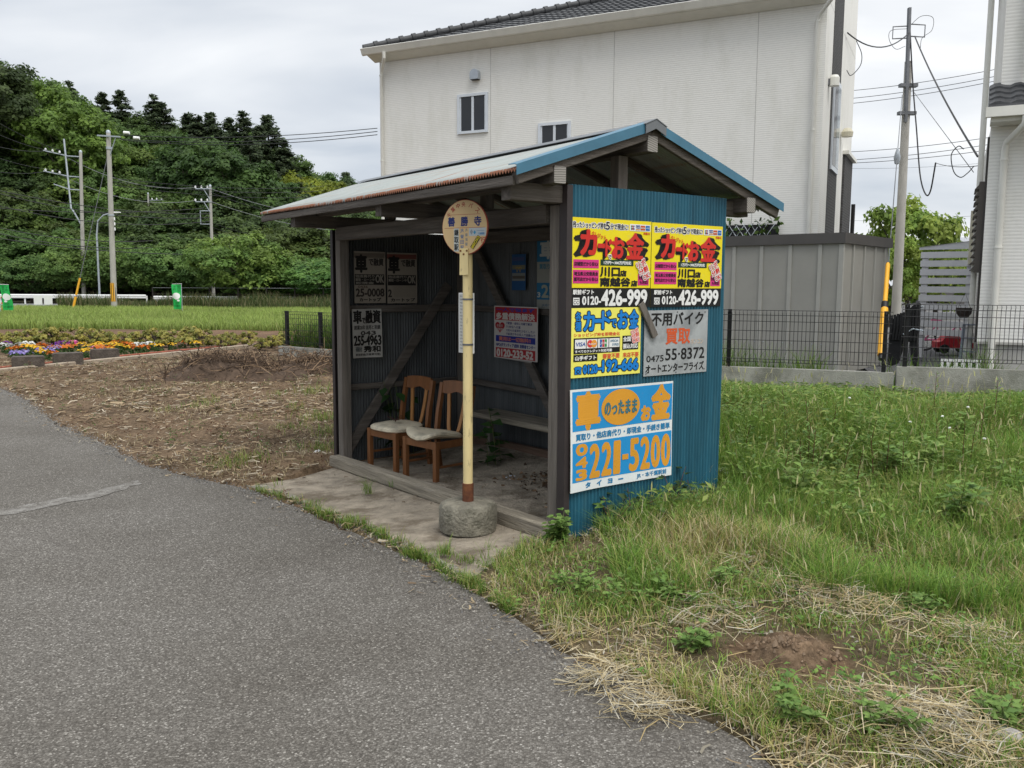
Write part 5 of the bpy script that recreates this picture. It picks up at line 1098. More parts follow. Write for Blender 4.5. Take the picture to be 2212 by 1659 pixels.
# hand placed trees one can tell apart
SPEC = [(BP[1],115,112,180,'bright yellow green broadleaf tree high on the left of the hill',(1.3,1.35,.9,1)),(BP[1],165,104,232,'lime green crown just below the skyline at left',(1.25,1.3,.9,1)),
 (BP[0],-12,100,118,'tall dark tree at the left edge standing above the skyline',(.8,.8,.8,1)),(BP[3],100,121,168,'dark rounded crown on the skyline beside the left edge tree',(.8,.85,.8,1)),
 (CP[0],170,126,178,'dark spiky tree rising from the skyline above the lime crowns',None),(CP[1],278,127,198,'dark conifer tip standing alone on the skyline, left of the conifer pair',None),
 (CP[2],238,127,203,'short dark conifer tip on the skyline behind the mid green canopy',None),(CP[0],347,126,207,'pointed conifer on the skyline above the concrete pole',None),(CP[1],366,126,224,'lower conifer leaning beside the pointed one above the concrete pole',None),
 (CP[2],420,125,247,'dark conifer on the skyline right of the concrete pole',None),(CP[0],440,124,252,'round shouldered conifer in the skyline gap',None),(CP[1],467,124,246,'slim dark conifer on the skyline between broader crowns',None),
 (CP[2],503,123,258,'squat dark conifer left of the tallest right hand pair',None),(CP[0],536,122,243,'tallest broad conifer of the right hand skyline group',(.9,.9,.9,1)),(CP[1],588,120,252,'steep narrow conifer at the right end of the skyline group',None),
 (CP[2],565,117,275,'dark conifer in front of the right hand skyline group',None),(CP[0],620,118,305,'dark conifer on the falling skyline right of the group',None),(CP[1],548,112,300,'dark conifer low in the right hand group',None),
 (BP[2],430,104,298,'big mid green dome shaped tree at the centre of the hill',(.85,1.05,.8,1)),(BP[0],505,99,330,'mid green dome below the central conifers',(.8,1.0,.75,1)),
 (BP[1],678,118,372,'bright golden green tree near the right end of the hill',(1.75,1.35,.5,1)),(BP[3],698,113,402,'golden green lower crown beside the roof tip',(1.55,1.2,.5,1)),
 (BP[2],724,124,386,'dark green crown on the skyline beyond the golden tree',(.8,.95,.8,1)),(CP[2],753,127,375,'small dark conifer on the skyline just left of the house',None),(BP[0],775,120,402,'last dark crown on the hill beside the house corner',None),
 (BP[1],362,98,440,'olive green crown behind the concrete pole on the lower hill',(1.1,.9,.7,1)),(BP[2],20,88,430,'yellowish green crown low at the left edge',(1.25,1.3,.8,1))]
for pr,px,y,ty,lab,colr in SPEC:
    put(pr,px,y,ty,lab,colr or (1,1,1,1),wid=1.0 if pr in BP else 1.55,size=None)
TINT = [(.75,.85,.75,1),(.95,1.0,.85,1),(1.15,1.1,.8,1),(.8,.95,.85,1),(1.0,1.1,.9,1)]
for li,(y,st) in enumerate(((84,62),(91,66),(99,62),(107,60),(115,58),(123,56),(129,52))):
    for px in np.arange(-220,880,st):
        p = px+g.uniform(-18,18)
        if li>=5 and 130<p<240: continue
        con = g.uniform()<(.06 if p<380 else .22)*(li>2)
        pr = CP[g.integers(0,3)] if con else BP[g.integers(0,4)]
        sk = skyl(p)
        yy = y+g.uniform(-2.5,2.5); ty = 500+(sk-500)*np.clip((yy-D0)/(D1_-D0),0,1)**.85+g.uniform(2,30) if sk<500 else sk+8
        put(pr,p,yy,ty,('dark conifer among the broadleaf trees on the hillside' if con else 'broadleaf tree in the dense canopy of the wooded hillside'),TINT[g.integers(0,5)],size=g.uniform(9.5,12),wid=1.0 if not con else 1.3)
for p_ in BP+CP:
    for c_ in [x for x in bpy.data.objects if x.parent==p_['o']]: bpy.data.objects.remove(c_)
    bpy.data.objects.remove(p_['o'])
# cherry trees along the far edge of the field
FG = [(.105,.19,.052),(.135,.225,.06),(.17,.26,.068)]
frontP = [dict(o=tree_proto('cherry_tree','x','tree',broadleaf(60+i,5,3.1,120,130,.21,FG,.16,droop=.35,lobes=8),'leafy cherry trees along the far edge of the field'),h=5) for i in range(3)]
for k,(px,y,ty,wd,lab,colr) in enumerate([(-70,73,540,1.1,'leafy cherry tree at the left edge behind the guardrail',(.7,.75,.8,1)),(65,74,548,1.0,'dark leafy cherry tree behind the guardrail left of the crossarm pole',(.75,.8,.8,1)),(150,73,522,1.1,'leafy cherry tree behind the yellow stay guard',(.9,.9,.85,1)),(240,74,518,1.15,'leafy cherry tree directly behind the concrete pole',(.9,.9,.8,1)),(335,73,528,1.05,'leafy cherry tree between the concrete pole and the green flag',(.85,.9,.85,1)),(410,74,535,1.0,'leafy cherry tree behind the green flag',(.8,.85,.85,1)),(520,65,505,1.35,'largest bright leafy cherry tree right of the green flag',(1.15,1.1,.9,1)),(620,67,548,1.2,'leafy cherry tree next to the black fence left of the shelter',(.95,1.0,.9,1)),(715,65,562,1.2,'leafy cherry tree behind the left post of the shelter',(.8,.95,.85,1)),(800,66,570,1.1,'leafy cherry tree hidden behind the shelter roof',(.8,.9,.85,1))]):
    put(frontP[k%3],px,y,ty,lab,colr,gz=-.2,wid=wd,size=5.0)
# the tree behind the right pole
gp_ = D(1955,660,32); rt_ = tree_proto('garden_tree','bright green garden tree behind the right utility pole','tree',broadleaf(71,5,2.6,80,100,.24,[(.20,.29,.05),(.16,.25,.045),(.25,.32,.06)],.1,droop=.3),None); rt_.location = (D(1965,660,31).x,31,.2); rt_.scale = (.72,.72,.98)
r2_ = copy_tree(rt_,(D(2020,660,36).x,36,.0),2.0,(.75,.75,.80),'green garden tree behind the slat screen')
r3_ = copy_tree(rt_,(D(1922,660,29).x,29,.2),4.0,(.42,.42,.66),'small green tree close by the shed corner')
for p_ in frontP:
    for c_ in [x for x in bpy.data.objects if x.parent==p_['o']]: bpy.data.objects.remove(c_)
    bpy.data.objects.remove(p_['o'])
# dark wooded rise far off at right
g2 = np.random.default_rng(5); n = 5000; xx = g2.uniform(95,190,n); c = np.stack([xx,150+g2.uniform(0,20,n),g2.uniform(0,1,n)**.6*(8.0+2.2*np.sin(xx*.35)+1.5*np.sin(xx*.9))],1)
v,f_,c_ = leaf_quads(c,g2.uniform(.8,1.8,n),g2.normal(0,1,(n,3))+np.array((0,-.5,.6)),np.array(CG)[g2.integers(0,3,n)],g2)
tag(np_mesh('distant_wood',v,f_,LEAF,c_),'dark wood on the far horizon at right','wood',kind='stuff')

# ------------------------------------------------------------------ poles and wires on the left
def utility(label, px, ybase, ytop, y, r, extra=None, stripe=False):
    b = D(px[0],ybase,y); t = D(px[1],ytop,y); b.z = -.1; root = thing('utility_pole',label,'utility pole',b); h = t.z-b.z; dx_ = t.x-b.x
    m = MB(); m.tube([(0,0,-.3),(dx_*.5,0,h*.5),(dx_,0,h)],[r,r*.85,r*.7],polec,16); m.lathe([(r*.72,h),(r*.72,h+.12),(r*.4,h+.2),(0,h+.21)],steel,(dx_,0,0),12); m.build('shaft',root,True)
    return root,h,dx_
def insul(root, pts, parent=None, r=.07):
    for p in pts:
        m = MB(); m.lathe([(r*.5,0),(r,.03),(r*.55,.07),(r,.11),(r*.55,.15),(r*.8,.19),(0,.22)],porc,p,10); m.build('insulator',parent or root,True)
p1,h1,d1 = utility('tall concrete utility pole with a yellow and black striped foot','x' and (247,234),668,288,57,.19)
m = MB(); m.lathe([(.195,.55),(.195,1.75)],yellowp,n=20); 
sg = m.build('striped_band',p1,True)
m = MB()
for k in range(10): a = 2*math.pi*k/10; m.add([(.1975*math.cos(a+q),.1975*math.sin(a+q),z) for z in (.55,1.75) for q in (0,.1,.2)],[(0,1,4,3),(1,2,5,4)],blackm)
m.build('black_stripes',sg)
m = MB(); m.beam((d1-.75,.1,h1-.12),(d1+.95,-.5,h1-.30),.09,.09,steel); ca = m.build('crossarm',p1); m = MB(); m.beam((d1+.02,-.05,h1-1.5),(d1+.6,-.35,h1-.35),.05,.05,steel); m.build('arm_brace',p1)
m = MB(); m.lathe([(.18,h1-1.0),(.18,h1-.85)],steel,(d1,0,0),14); m.lathe([(.19,h1-5.2),(.19,h1-5.1)],steel,(d1*.5,0,0),14); m.build('clamp',p1)
for q in ((d1+1.3,-.3,h1+.0),(d1+2.0,-.5,h1-.35)):
    m = MB(); m.tube([(q[0]-.18,q[1],q[2]),(q[0]+.18,q[1],q[2]-.02)],[.10,.09],porc,10); m.build('insulator',p1,True)
insul(p1,[(d1*.5+.30,-.2,h1-5.5-.32*k) for k in range(3)],r=.05)
p2,h2,d2 = utility('concrete pole carrying a tall steel frame of arms at left',(183,174),690,330,72,.17)
m = MB(); x0 = D(138,300,72).x-p2.location.x; ztop = D(138,300,72).z+.1; zl_ = D(145,455,72).z
m.tube([(x0,0,ztop),(x0+.28,0,zl_+.3),(x0+.5,0,zl_)],.07,steel,8); m.beam((x0+.5,0,zl_),(d2*.6,0,zl_-1.2),.09,.09,steel); fm_ = m.build('riser',p2,True)
for py in (338,382,410):
    za = D(170,py,72).z+.1; xl = D(98 if py<400 else 120,py-12,72).x-p2.location.x
    m = MB(); m.beam((d2*.8,0,za-.02),(x0+.05,0,za+.05),.10,.08,steel); m.beam((x0+.2,0,za+.05),(xl,-.3,za+.42),.09,.08,steel); ar = m.build('crossarm',p2)
    if py<400: insul(p2,[(D(q,py-18,72).x-p2.location.x,-.2,za+.42-.10*k) for k,q in enumerate((101,116,131))],ar,.10)
p3,h3,d3 = utility('slimmer concrete pole with two insulator arms right of the tall pole',(461,454),640,404,74,.15)
for py in (408,436):
    za = D(455,py,74).z+.1; xl = D(423,py,74).x-p3.location.x; m = MB(); m.beam((d3+.1,-.1,za),(xl,-.1,za),.09,.08,steel); m.beam((d3,-.1,za-.9),(xl*.4,-.1,za-.05),.05,.05,steel); ar = m.build('crossarm',p3); insul(p3,[(D(q,py,74).x-p3.location.x,-.1,za+.04) for q in (423,436,449)],ar,.09)
m = MB(); za = D(455,470,74).z+.1; m.tube([(d3,0,za+.55),(d3-.9,0,za+.55),(d3-.9,0,za-.55),(d3,0,za-.55)],.05,steel,6); m.build('bracket',p3)
p4,h4,d4 = utility('thin distant pole half hidden by the trees behind the tall pole',(323,320),640,420,95,.13)
za = h4-.6; m = MB(); m.beam((d4,0,za),(d4+1.6,0,za),.08,.07,steel); ar = m.build('crossarm',p4); insul(p4,[(d4+.5*k+.4,0,za+.03) for k in range(3)],ar,.09)
p5,h5,d5 = utility('thin distant pole just left of the shelter post',(692,692),640,478,92,.13)
za = D(695,507,92).z+.1; m = MB(); m.beam((d5,0,za),(d5+1.8,0,za),.08,.07,steel); ar = m.build('crossarm',p5); insul(p5,[(d5+.5*k+.5,0,za+.03) for k in range(3)],ar,.09)
lb = D(216,650,70); lamp = thing('street_lamp','grey street lamp with a curved arm behind the tall pole','street lamp',(lb.x,lb.y,-.1)); zt = D(214,480,70).z+.1
m = MB(); m.tube([(0,0,0),(0,0,zt-1),(.15,0,zt+.1),(.6,0,zt+.55),(1.3,0,zt+.75)],[.09,.07,.06,.05,.05],steel,10); m.build('post',lamp,True); m = MB(); m.prism([(1.25,zt+.70),(1.95,zt+.74),(1.95,zt+.82),(1.3,zt+.85)],1,-.12,.12,white); m.build('lamp_head',lamp)
spans = [((256,291),57,(815,277),45,.3),((256,300),57,(815,284),45,.35),((262,302),57,(815,291),45,.4),
 ((131,325),72,(-60,230),60,.3),((116,327),72,(-60,262),60,.3),((101,326),72,(-60,300),60,.3),((131,368),72,(-60,320),60,.3),((101,370),72,(-60,360),60,.3),
 ((136,335),72,(423,405),74,.9),((136,380),72,(423,433),74,.9),((449,405),74,(880,480),70,.8),((449,433),74,(880,505),70,.8),((436,408),74,(880,500),70,.8),
 ((-60,398),66,(455,462),74,.6),((-60,402),66,(455,470),74,.8),((-60,430),66,(455,478),74,.9),((-60,445),66,(440,450),74,.4),
 ((-60,478),60,(330,520),64,.5),((-60,490),60,(330,535),64,.5),((-60,505),60,(520,548),64,.5),
 ((245,385),57,(700,402),80,.4),((245,392),57,(700,412),80,.4),((245,400),57,(700,424),80,.4),((455,480),74,(692,506),92,.8),((455,490),74,(692,512),92,.8),((455,500),74,(740,545),92,.8),((455,520),74,(740,560),92,.8)]
for k,((x0,y0),a,(x1,y1),b,sg_) in enumerate(spans):
    wire('overhead_wire',[D(x0,y0,a),D(x1,y1,b)],.020 if k<3 else .028 if 12<k<20 else .018,wireg if k in (8,9,10,11) else wirem,'overhead wire strung along the poles in front of the wooded hill' if k>2 else 'overhead wire running from the tall pole top to behind the white house','wire','overhead wires at left',sag=sg_)
for k,((x0,y0),(x1,y1)) in enumerate([((1790,200),(2150,150)),((1790,217),(2150,165)),((1790,228),(2150,175)),((1790,330),(2150,295)),((1790,348),(2150,310)),((1790,354),(2150,322)),((1790,363),(2150,350)),((1790,476),(2150,462))]):
    wire('overhead_wire',[D(x0,y0,45),D(x1,y1,40)],.014 if k<6 else .006,wirem,'overhead wire crossing the sky between the two white houses','wire','overhead wires at right',sag=.12)
gy = D(157,668,56); gyo = thing('guy_wire','stay wire with a yellow guard left of the tall concrete pole','guy wire',(gy.x,gy.y,-.1)); tp = p1.location+Vector((d1,0,h1-1)); dv = tp-gyo.location
m = MB(); m.tube([(0,0,0),dv],.022,steeldk,5); m.build('wire',gyo); m = MB(); m.tube([dv*.0,dv*.085],.075,yellowp,9); m.tube([dv*.095,dv*.20],.065,yellowp,9); m.build('guard_tube',gyo,True)

# ------------------------------------------------------------------ guardrail, flags, far fence
ga,gb_ = D(-60,660,68),D(316,660,68); gr = thing('guardrail','white steel guardrail along the road beyond the field','guardrail',(ga.x,ga.y,-.1)); gl = gb_.x-ga.x
m = MB(); pr_ = [(0,.40),(-.06,.45),(-.06,.52),(0,.56),(-.06,.60),(-.06,.67),(0,.72),(.03,.72),(.03,.40)]
n = len(pr_); m.add([(0,a,b+.12) for a,b in pr_]+[(gl,a,b+.12) for a,b in pr_],[(i,(i+1)%n,n+(i+1)%n,n+i) for i in range(n)]+[tuple(range(n)),tuple(range(2*n-1,n-1,-1))],white); m.build('rail',gr)
for k in range(int(gl/1.9)+1):
    m = MB(); m.tube([(.3+1.9*k,.08,-.2),(.3+1.9*k,.08,.75)],.06,white,8); m.build('post',gr)
ga2,gb2 = D(330,660,66.5),D(640,660,66.5); g3 = thing('guardrail','thin white rail glimpsed behind the dark fence under the cherry trees','guardrail',(ga2.x,ga2.y,-.1))
m = MB(); m.add([(0,a,b+.05) for a,b in pr_]+[(gb2.x-ga2.x,a,b+.05) for a,b in pr_],[(i,(i+1)%n,n+(i+1)%n,n+i) for i in range(n)],white); m.build('rail',g3)
for k in range(5): m = MB(); m.tube([(.3+2.4*k,.08,-.2),(.3+2.4*k,.08,.7)],.05,white,8); m.build('post',g3)
rp = [D(-120,652,70),D(240,652,70),D(240,664,61.5),D(-120,664,61.5)]
tag(sheet('street',[(p.x,p.y) for p in rp],.06,M('street_asphalt',(.20,.20,.205),.9,.12,1)),kind='structure')
fa2,fb2 = D(330,640,62.5),D(760,640,62.5); ff = thing('boundary_fence','dark post and wire fence along the field edge under the cherry trees','fence',(fa2.x,fa2.y,-.1))
fl_ = fb2.x-fa2.x; dkw = M('dark_wood',(.030,.026,.022),.9,.3,4)
for k in range(8): m = MB(); m.tube([(fl_*k/7,0,-.2),(fl_*k/7,0,1.45)],.05,dkw,7); m.build('post',ff)
m = MB()
for z in (1.42,1.0,.6): m.tube([(0,0,z),(fl_,0,z)],.014,wireg if z>1.4 else dkw,5)
m.build('wire',ff)
def banner(px, ytop, ybot, y, flip, label):
    b = D(px,ybot,y); b.z = float(terrain(b.x,b.y)); hgt = D(px,ytop,y).z-b.z; root = thing('banner_flag',label,'flag',b,0,'green banner flags'); sg_ = -1 if flip else 1; wd = .52
    m = MB(); m.tube([(0,0,-.1),(0,0,hgt+.03)],.018,steel,8); m.tube([(-.03*sg_,0,hgt),(wd*sg_,0,hgt-.02)],.012,white,7); m.build('pole',root)
    vs = []; nr = 14; nc = 6; grn = M('flag_green',(.020,.42,.085),.7,.06,3)
    for i in range(nr+1):
        for j in range(nc+1): t = i/nr; u = j/nc; vs.append((sg_*(.03+wd*u+.16*math.sin(t*2.2)*t*(0 if flip else 1)-(.05*t if flip else 0)*u), .05*math.sin(u*4+t*5), hgt-.04-(hgt-.32)*t))
    m = MB(); m.add(vs,[(i*(nc+1)+j,i*(nc+1)+j+1,(i+1)*(nc+1)+j+1,(i+1)*(nc+1)+j) for i in range(nr) for j in range(nc)],grn); cl = m.build('cloth',root,True)
    def onflag(a,b_,off=-.014):
        t = b_; u = a; return Vector((sg_*(.03+wd*u+.16*math.sin(t*2.2)*t*(0 if flip else 1)-(.05*t if flip else 0)*u), .05*math.sin(u*4+t*5)+off, hgt-.04-(hgt-.32)*t))
    def disc_(a,b_,r,rb): return [onflag(a+r*math.cos(q),b_+rb*math.sin(q)) for q in np.linspace(0,2*math.pi,25)[:-1]]
    m = MB()
    for a_,b_,r_,rb_ in ((.55,.47,.44,.135),(.32 if flip else .4,.645,.16,.04)):
        vs = [onflag(a_,b_)]+[q for k in range(1,6) for q in disc_(a_,b_,r_*k/5,rb_*k/5)]
        m.add(vs,[(0,1+i,1+(i+1)%24) for i in range(24)]+[(1+24*k+i,1+24*(k+1)+i,1+24*(k+1)+(i+1)%24,1+24*k+(i+1)%24) for k in range(4) for i in range(24)],white)
    m.build('white_dot',cl)
    gdk = M('flag_lettering',(.015,.12,.035),.7,.1,3); m = MB()
    for t_,a0,b0,a1,b1 in (('予',.55,.06,.85,.14),('約',.55,.15,.85,.23),('受',.15,.05,.45,.13),('付',.15,.14,.45,.22),('中',.15,.23,.45,.31),('好評',.2,.70,.7,.78),('分譲中',.12,.81,.92,.91)):
        v,f = glyphs(t_); mn,mx_ = v.min(0),v.max(0); q = (v-mn)/(mx_-mn); aa = a0+q[:,0]*(a1-a0); 
        if flip: aa = 1-(a0+(1-q[:,0])*0+q[:,0]*(a1-a0)) if False else (1-a1)+q[:,0]*(a1-a0); aa = 1-aa
        if not flip or True: m.add([onflag(x_ if not flip else x_,b1-y_*(b1-b0)) for x_,y_ in zip(aa,q[:,1])],f,gdk)
    m.build('lettering',cl); return root
banner(2,614,685,47,False,'green banner flag with a white dot, swaying at the left edge of the field')
banner(394,613,676,50,True,'green banner flag with a white dot, upright in the middle of the field')
# two small white boards in the grass, a roadside post with red bands
for k,x in enumerate((83,105)):
    b = D(x,664,58.5); t_ = thing('notice_board',('left' if k==0 else 'right')+' one of two small white boards at the far field edge','board',(b.x,b.y,-.1)); m = MB(); m.box((-.28,-.01,.28),(.28,.01,.90),white); m.build('panel',t_)
    m = MB(); m.tube([(0,.02,0),(0,.02,.6)],.02,steel,6); m.build('stake',t_)
b = D(16,680,48.5); t_ = thing('barrier_frame','white barrier frame with orange bands beside the left flag','barrier',(b.x,b.y,-.1)); 
for x in (-.45,.0): m = MB(); m.tube([(x,0,0),(x,0,1.1)],.035,white,7); m.build('post',t_)
for z in (.3,.62,.95): m = MB(); m.beam((-.6,0,z),(.1,0,z),.05,.07,white); m.beam((-.3,-.004,z),(-.1,-.004,z),.05,.072,M('orange_band',(.55,.14,.03),.6,.1,3)); m.build('bar',t_)

# ------------------------------------------------------------------ grass, weeds, litter
def blades(p, h, w, az, bend, col, tipcol=None):
    """curved grass blades: 6 points, 2 quads each"""
    n = len(p); h,w,bend = (np.broadcast_to(np.asarray(q,float),(n,))[:,None] for q in (h,w,bend)); d = np.stack([np.cos(az),np.sin(az),0*az],1); s = np.stack([-d[:,1],d[:,0],0*az],1); z = np.array((0,0,1.0))
    b0 = p; b1 = p+z*h*.58+d*bend*.32*h; b2 = p+z*h*(1-.35*np.minimum(bend,1.6)**2*.5)+d*bend*h
    v = np.stack([b0-s*w*.5,b0+s*w*.5,b1-s*w*.42,b1+s*w*.42,b2-s*w*.06,b2+s*w*.06],1).reshape(-1,3)
    k = np.arange(n)[:,None]*6; f = np.stack([k+np.array([0,1,3,2]),k+np.array([2,3,5,4])],1).reshape(-1,4)
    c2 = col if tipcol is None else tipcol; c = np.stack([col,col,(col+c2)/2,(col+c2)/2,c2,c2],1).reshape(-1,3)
    return v,f,c
def leaf5(b, d, nrm, ln, wd, col, curl=.15):
    n = len(b); d = unit(d); nrm = nrm-d*(nrm*d).sum(1,keepdims=True); nrm = unit(nrm); s = np.cross(d,nrm); ln = np.asarray(ln)[:,None]; wd = np.asarray(wd)[:,None]
    v = np.stack([b, b+d*ln*.42+s*wd*.5+nrm*wd*.12, b+d*ln-nrm*ln*curl, b+d*ln*.42-s*wd*.5+nrm*wd*.12, b+d*ln*.5-nrm*wd*.04],1).reshape(-1,3)
    k = np.arange(n)[:,None]*5; f = np.stack([k+np.array([0,4,2,1]),k+np.array([0,3,2,4])],1).reshape(-1,4)
    return v,f,np.repeat(col,5,0)
class Acc:
    def __init__(s): s.v=[]; s.f=[]; s.c=[]; s.n=0
    def add(s, vfc): v,f,c = vfc; s.v.append(v); s.f.append(f+s.n); s.c.append(c); s.n += len(v); return s
    def build(s, name, mat, parent=None): return np_mesh(name,np.concatenate(s.v),np.concatenate(s.f),mat,np.concatenate(s.c),parent)
def pick(g, cols, n, lo=.75, hi=1.25): return np.array(cols)[g.integers(0,len(cols),n)]*g.uniform(lo,hi,(n,1))
def gz(x, y): return ground_z(x,y)
GRN = [(.125,.23,.034),(.155,.265,.042),(.095,.185,.032),(.20,.275,.055)]; YG = [(.29,.285,.085),(.34,.31,.115),(.25,.265,.07)]; DRY = [(.40,.32,.17),(.47,.39,.23),(.33,.25,.12),(.52,.45,.30)]
g = np.random.default_rng(3)
def free(x, y, m=.03):
    u,v = uv_of(x,y); return ~(inpoly(ROADPOLY,x-m,y-m)|inpoly(SLAB,x,y)|((u>-.03)&(u<L+.1)&(v>-.1)&(v<W+.05)))
MH = lambda x,y: np.hypot((x-MOUND.x)/.25,(y-MOUND.y)/.23)*(.8+.5*vnoise(x,y,.15,78))
def fence_y(x): return np.where(x<4.85, 12.23-(x-1.6)*.386, 10.98-(x-4.85)*.32)-.08
def wedge(n, y0, y1, a0, a1, pw=1.0):
    y = y0+(y1-y0)*g.uniform(0,1,n)**pw; x = y*g.uniform(a0,a1,n); return x,y
tall = lambda x,y: ss(5.3,7.2,y+.25*vnoise(x,y,.8,21)*2-.10*(x-3))*ss(-.2,.5,uv_of(x,y)[1]-W*.2+1*(x>1.2)*2)
acc = Acc(); straw = Acc(); leafy = Acc()
# near verge: short cut grass, green and bleached, thinner where the soil shows
x,y = wedge(205000,2.2,7.6,-.08,.95,.75); k = free(x,y)&(x>-.1)&(MH(x,y)>.9+.25*g.uniform(0,1,len(x))); pat = vnoise(x,y,.55,31)*.6+vnoise(x,y,.22,32)*.4
k &= g.uniform(0,1,len(x)) < np.clip((pat-.22)*2.3,.16,1); x,y,pat = x[k],y[k],pat[k]; n = len(x); t = tall(x,y); de = dist_edge(x,y)
hh = (.030+.060*g.uniform(0,1,n)**1.5)*(.5+1.0*pat)+.22*t*g.uniform(.4,1,n)+.05*(g.uniform(0,1,n)<.06); dry = g.uniform(0,1,n) < np.clip(.38-.6*(pat-.45)-.25*t+.40*np.exp(-de*3),.07,.9)
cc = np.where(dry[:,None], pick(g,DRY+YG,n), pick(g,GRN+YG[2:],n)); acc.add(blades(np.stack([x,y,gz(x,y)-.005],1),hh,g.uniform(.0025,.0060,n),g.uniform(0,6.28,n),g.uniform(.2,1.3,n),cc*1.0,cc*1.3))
x,y = wedge(82000,4.5,6.9,.0,.92,1); k = free(x,y)&(x>.6); x,y = x[k],y[k]; n = len(x); pat = vnoise(x,y,.45,33); k = g.uniform(0,1,n)<np.clip((pat-.1)*1.6,.15,1); x,y,pat = x[k],y[k],pat[k]; n = len(x)
cc = np.where((g.uniform(0,1,n)<np.clip(.30+1.3*(vnoise(x,y,.6,34)-.5),.05,.9))[:,None],pick(g,YG+DRY,n),pick(g,GRN,n)); acc.add(blades(np.stack([x,y,gz(x,y)-.005],1),(.05+.15*g.uniform(0,1,n)**1.4)*(.5+.9*pat),g.uniform(.003,.007,n),g.uniform(0,6.28,n),g.uniform(.2,1.2,n),cc,cc*1.3))
# lush growth further back up to the fence
x,y = wedge(150000,5.6,12.2,.05,.90,.85); k = free(x,y)&(y<fence_y(x))&(x>.9)&(g.uniform(0,1,len(x))<tall(x,y)); x,y = x[k],y[k]; n = len(x)
pat = vnoise(x,y,1.0,41)*.6+vnoise(x,y,.4,42)*.4; hh = (.12+.30*g.uniform(0,1,n)**1.3)*(.45+.9*pat)*(.7+.3*ss(6.5,8.5,y))*(1-.80*ss(1.7,.3,fence_y(x)-y)); dry = g.uniform(0,1,n)<np.clip(.10+.5*(vnoise(x,y,.7,43)-.45),.04,.5)
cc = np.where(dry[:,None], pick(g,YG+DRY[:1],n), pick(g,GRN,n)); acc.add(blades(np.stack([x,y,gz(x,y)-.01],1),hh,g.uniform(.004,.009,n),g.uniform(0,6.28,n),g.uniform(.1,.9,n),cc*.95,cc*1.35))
x,y = wedge(650,4.6,11.2,.10,.68,.9); k = free(x,y)&(y<fence_y(x)-.4)&(x>.9); x,y = x[k],y[k]; n = len(x); cc = pick(g,[(.42,.40,.20),(.36,.36,.14),(.48,.43,.25)],n); hs_ = g.uniform(.22,.55,n)*(.4+.6*tall(x,y)); az_ = g.uniform(0,6.28,n); bd_ = g.uniform(.1,.6,n)
acc.add(blades(np.stack([x,y,gz(x,y)],1),hs_,.0035,az_,bd_,cc,cc)); tp_ = np.stack([x+np.cos(az_)*bd_*hs_*.85,y+np.sin(az_)*bd_*hs_*.85,gz(x,y)+hs_*.80],1); acc.add(blades(tp_,.07,.011,az_,.5,cc*1.1,cc))
# broad leaves through the tall growth
x,y = wedge(66000,5.6,12.2,.05,.90,.8); k = free(x,y)&(y<fence_y(x))&(x>.9)&(g.uniform(0,1,len(x))<tall(x,y)*np.clip((vnoise(x,y,.9,51)-.22)*2.2,.05,1)); x,y = x[k],y[k]; n = len(x); az = g.uniform(0,6.28,n)
z_ = gz(x,y)+g.uniform(.04,.44,n)*(.35+.85*vnoise(x,y,1.0,41))*(.6+.4*ss(6.5,8.5,y))*(1-.75*ss(1.7,.3,fence_y(x)-y)); cc = pick(g,[(.15,.25,.05),(.185,.275,.06),(.11,.19,.048),(.24,.29,.075)],n)
leafy.add(leaf5(np.stack([x,y,z_],1),np.stack([np.cos(az),np.sin(az),g.uniform(-.2,.7,n)],1),np.stack([g.normal(0,.4,n),g.normal(0,.4,n),np.ones(n)],1),g.uniform(.04,.10,n),g.uniform(.014,.034,n),cc))
# low leaves close to the camera
x,y = wedge(9000,2.3,7.0,-.06,.66,.9); k = free(x,y)&(MH(x,y)>1)&(vnoise(x,y,.45,61)>.56); x,y = x[k],y[k]; n = len(x); az = g.uniform(0,6.28,n); cc = pick(g,[(.14,.25,.05),(.17,.28,.06),(.10,.19,.042)],n)
leafy.add(leaf5(np.stack([x,y,gz(x,y)+g.uniform(.01,.08,n)],1),np.stack([np.cos(az),np.sin(az),g.uniform(0,.6,n)],1),np.stack([g.normal(0,.4,n),g.normal(0,.4,n),np.ones(n)],1),g.uniform(.018,.045,n),g.uniform(.010,.022,n),cc))
# straw lying about, matted in patches
def surf(x, y): return np.where(inpoly(SLAB,x,y), terrain(x,y)-.016, np.where(inpoly(ROADPOLY,x,y), terrain(x,y)+.018, gz(x,y)))
def lying(x, y, ln, w, cols, zoff=.03):
    n = len(x); az = g.uniform(0,6.28,n); d = np.stack([np.cos(az),np.sin(az),g.normal(0,.13,n)],1); s = np.stack([-d[:,1],d[:,0],g.normal(0,.4,n)],1); c = np.stack([x,y,surf(x,y)+g.uniform(.004,zoff,n)],1); ln = np.asarray(ln)[:,None]; w = np.asarray(w)[:,None]; bow = s*ln*g.normal(0,.10,(n,1))
    v = np.stack([c-d*ln*.5-s*w*.5,c-d*ln*.5+s*w*.5,c+bow-s*w*.5,c+bow+s*w*.5,c+d*ln*.5-s*w*.3,c+d*ln*.5+s*w*.3],1).reshape(-1,3); k = np.arange(n)[:,None]*6; f = np.stack([k+np.array([0,1,3,2]),k+np.array([2,3,5,4])],1).reshape(-1,4)
    return v,f,np.repeat(pick(g,cols,n,.7,1.2),6,0)
x,y = wedge(56000,2.2,8.0,-.08,.92,.8); st = vnoise(x,y,.7,71)*.55+vnoise(x,y,.28,72)*.45; k = free(x,y,.0)&(g.uniform(0,1,len(x))<np.clip((st-.50)*4.2,.015,1)+.5*np.exp(-dist_edge(x,y)*9))&(tall(x,y)<.7)&(MH(x,y)>.75); x,y = x[k],y[k]; n = len(x)
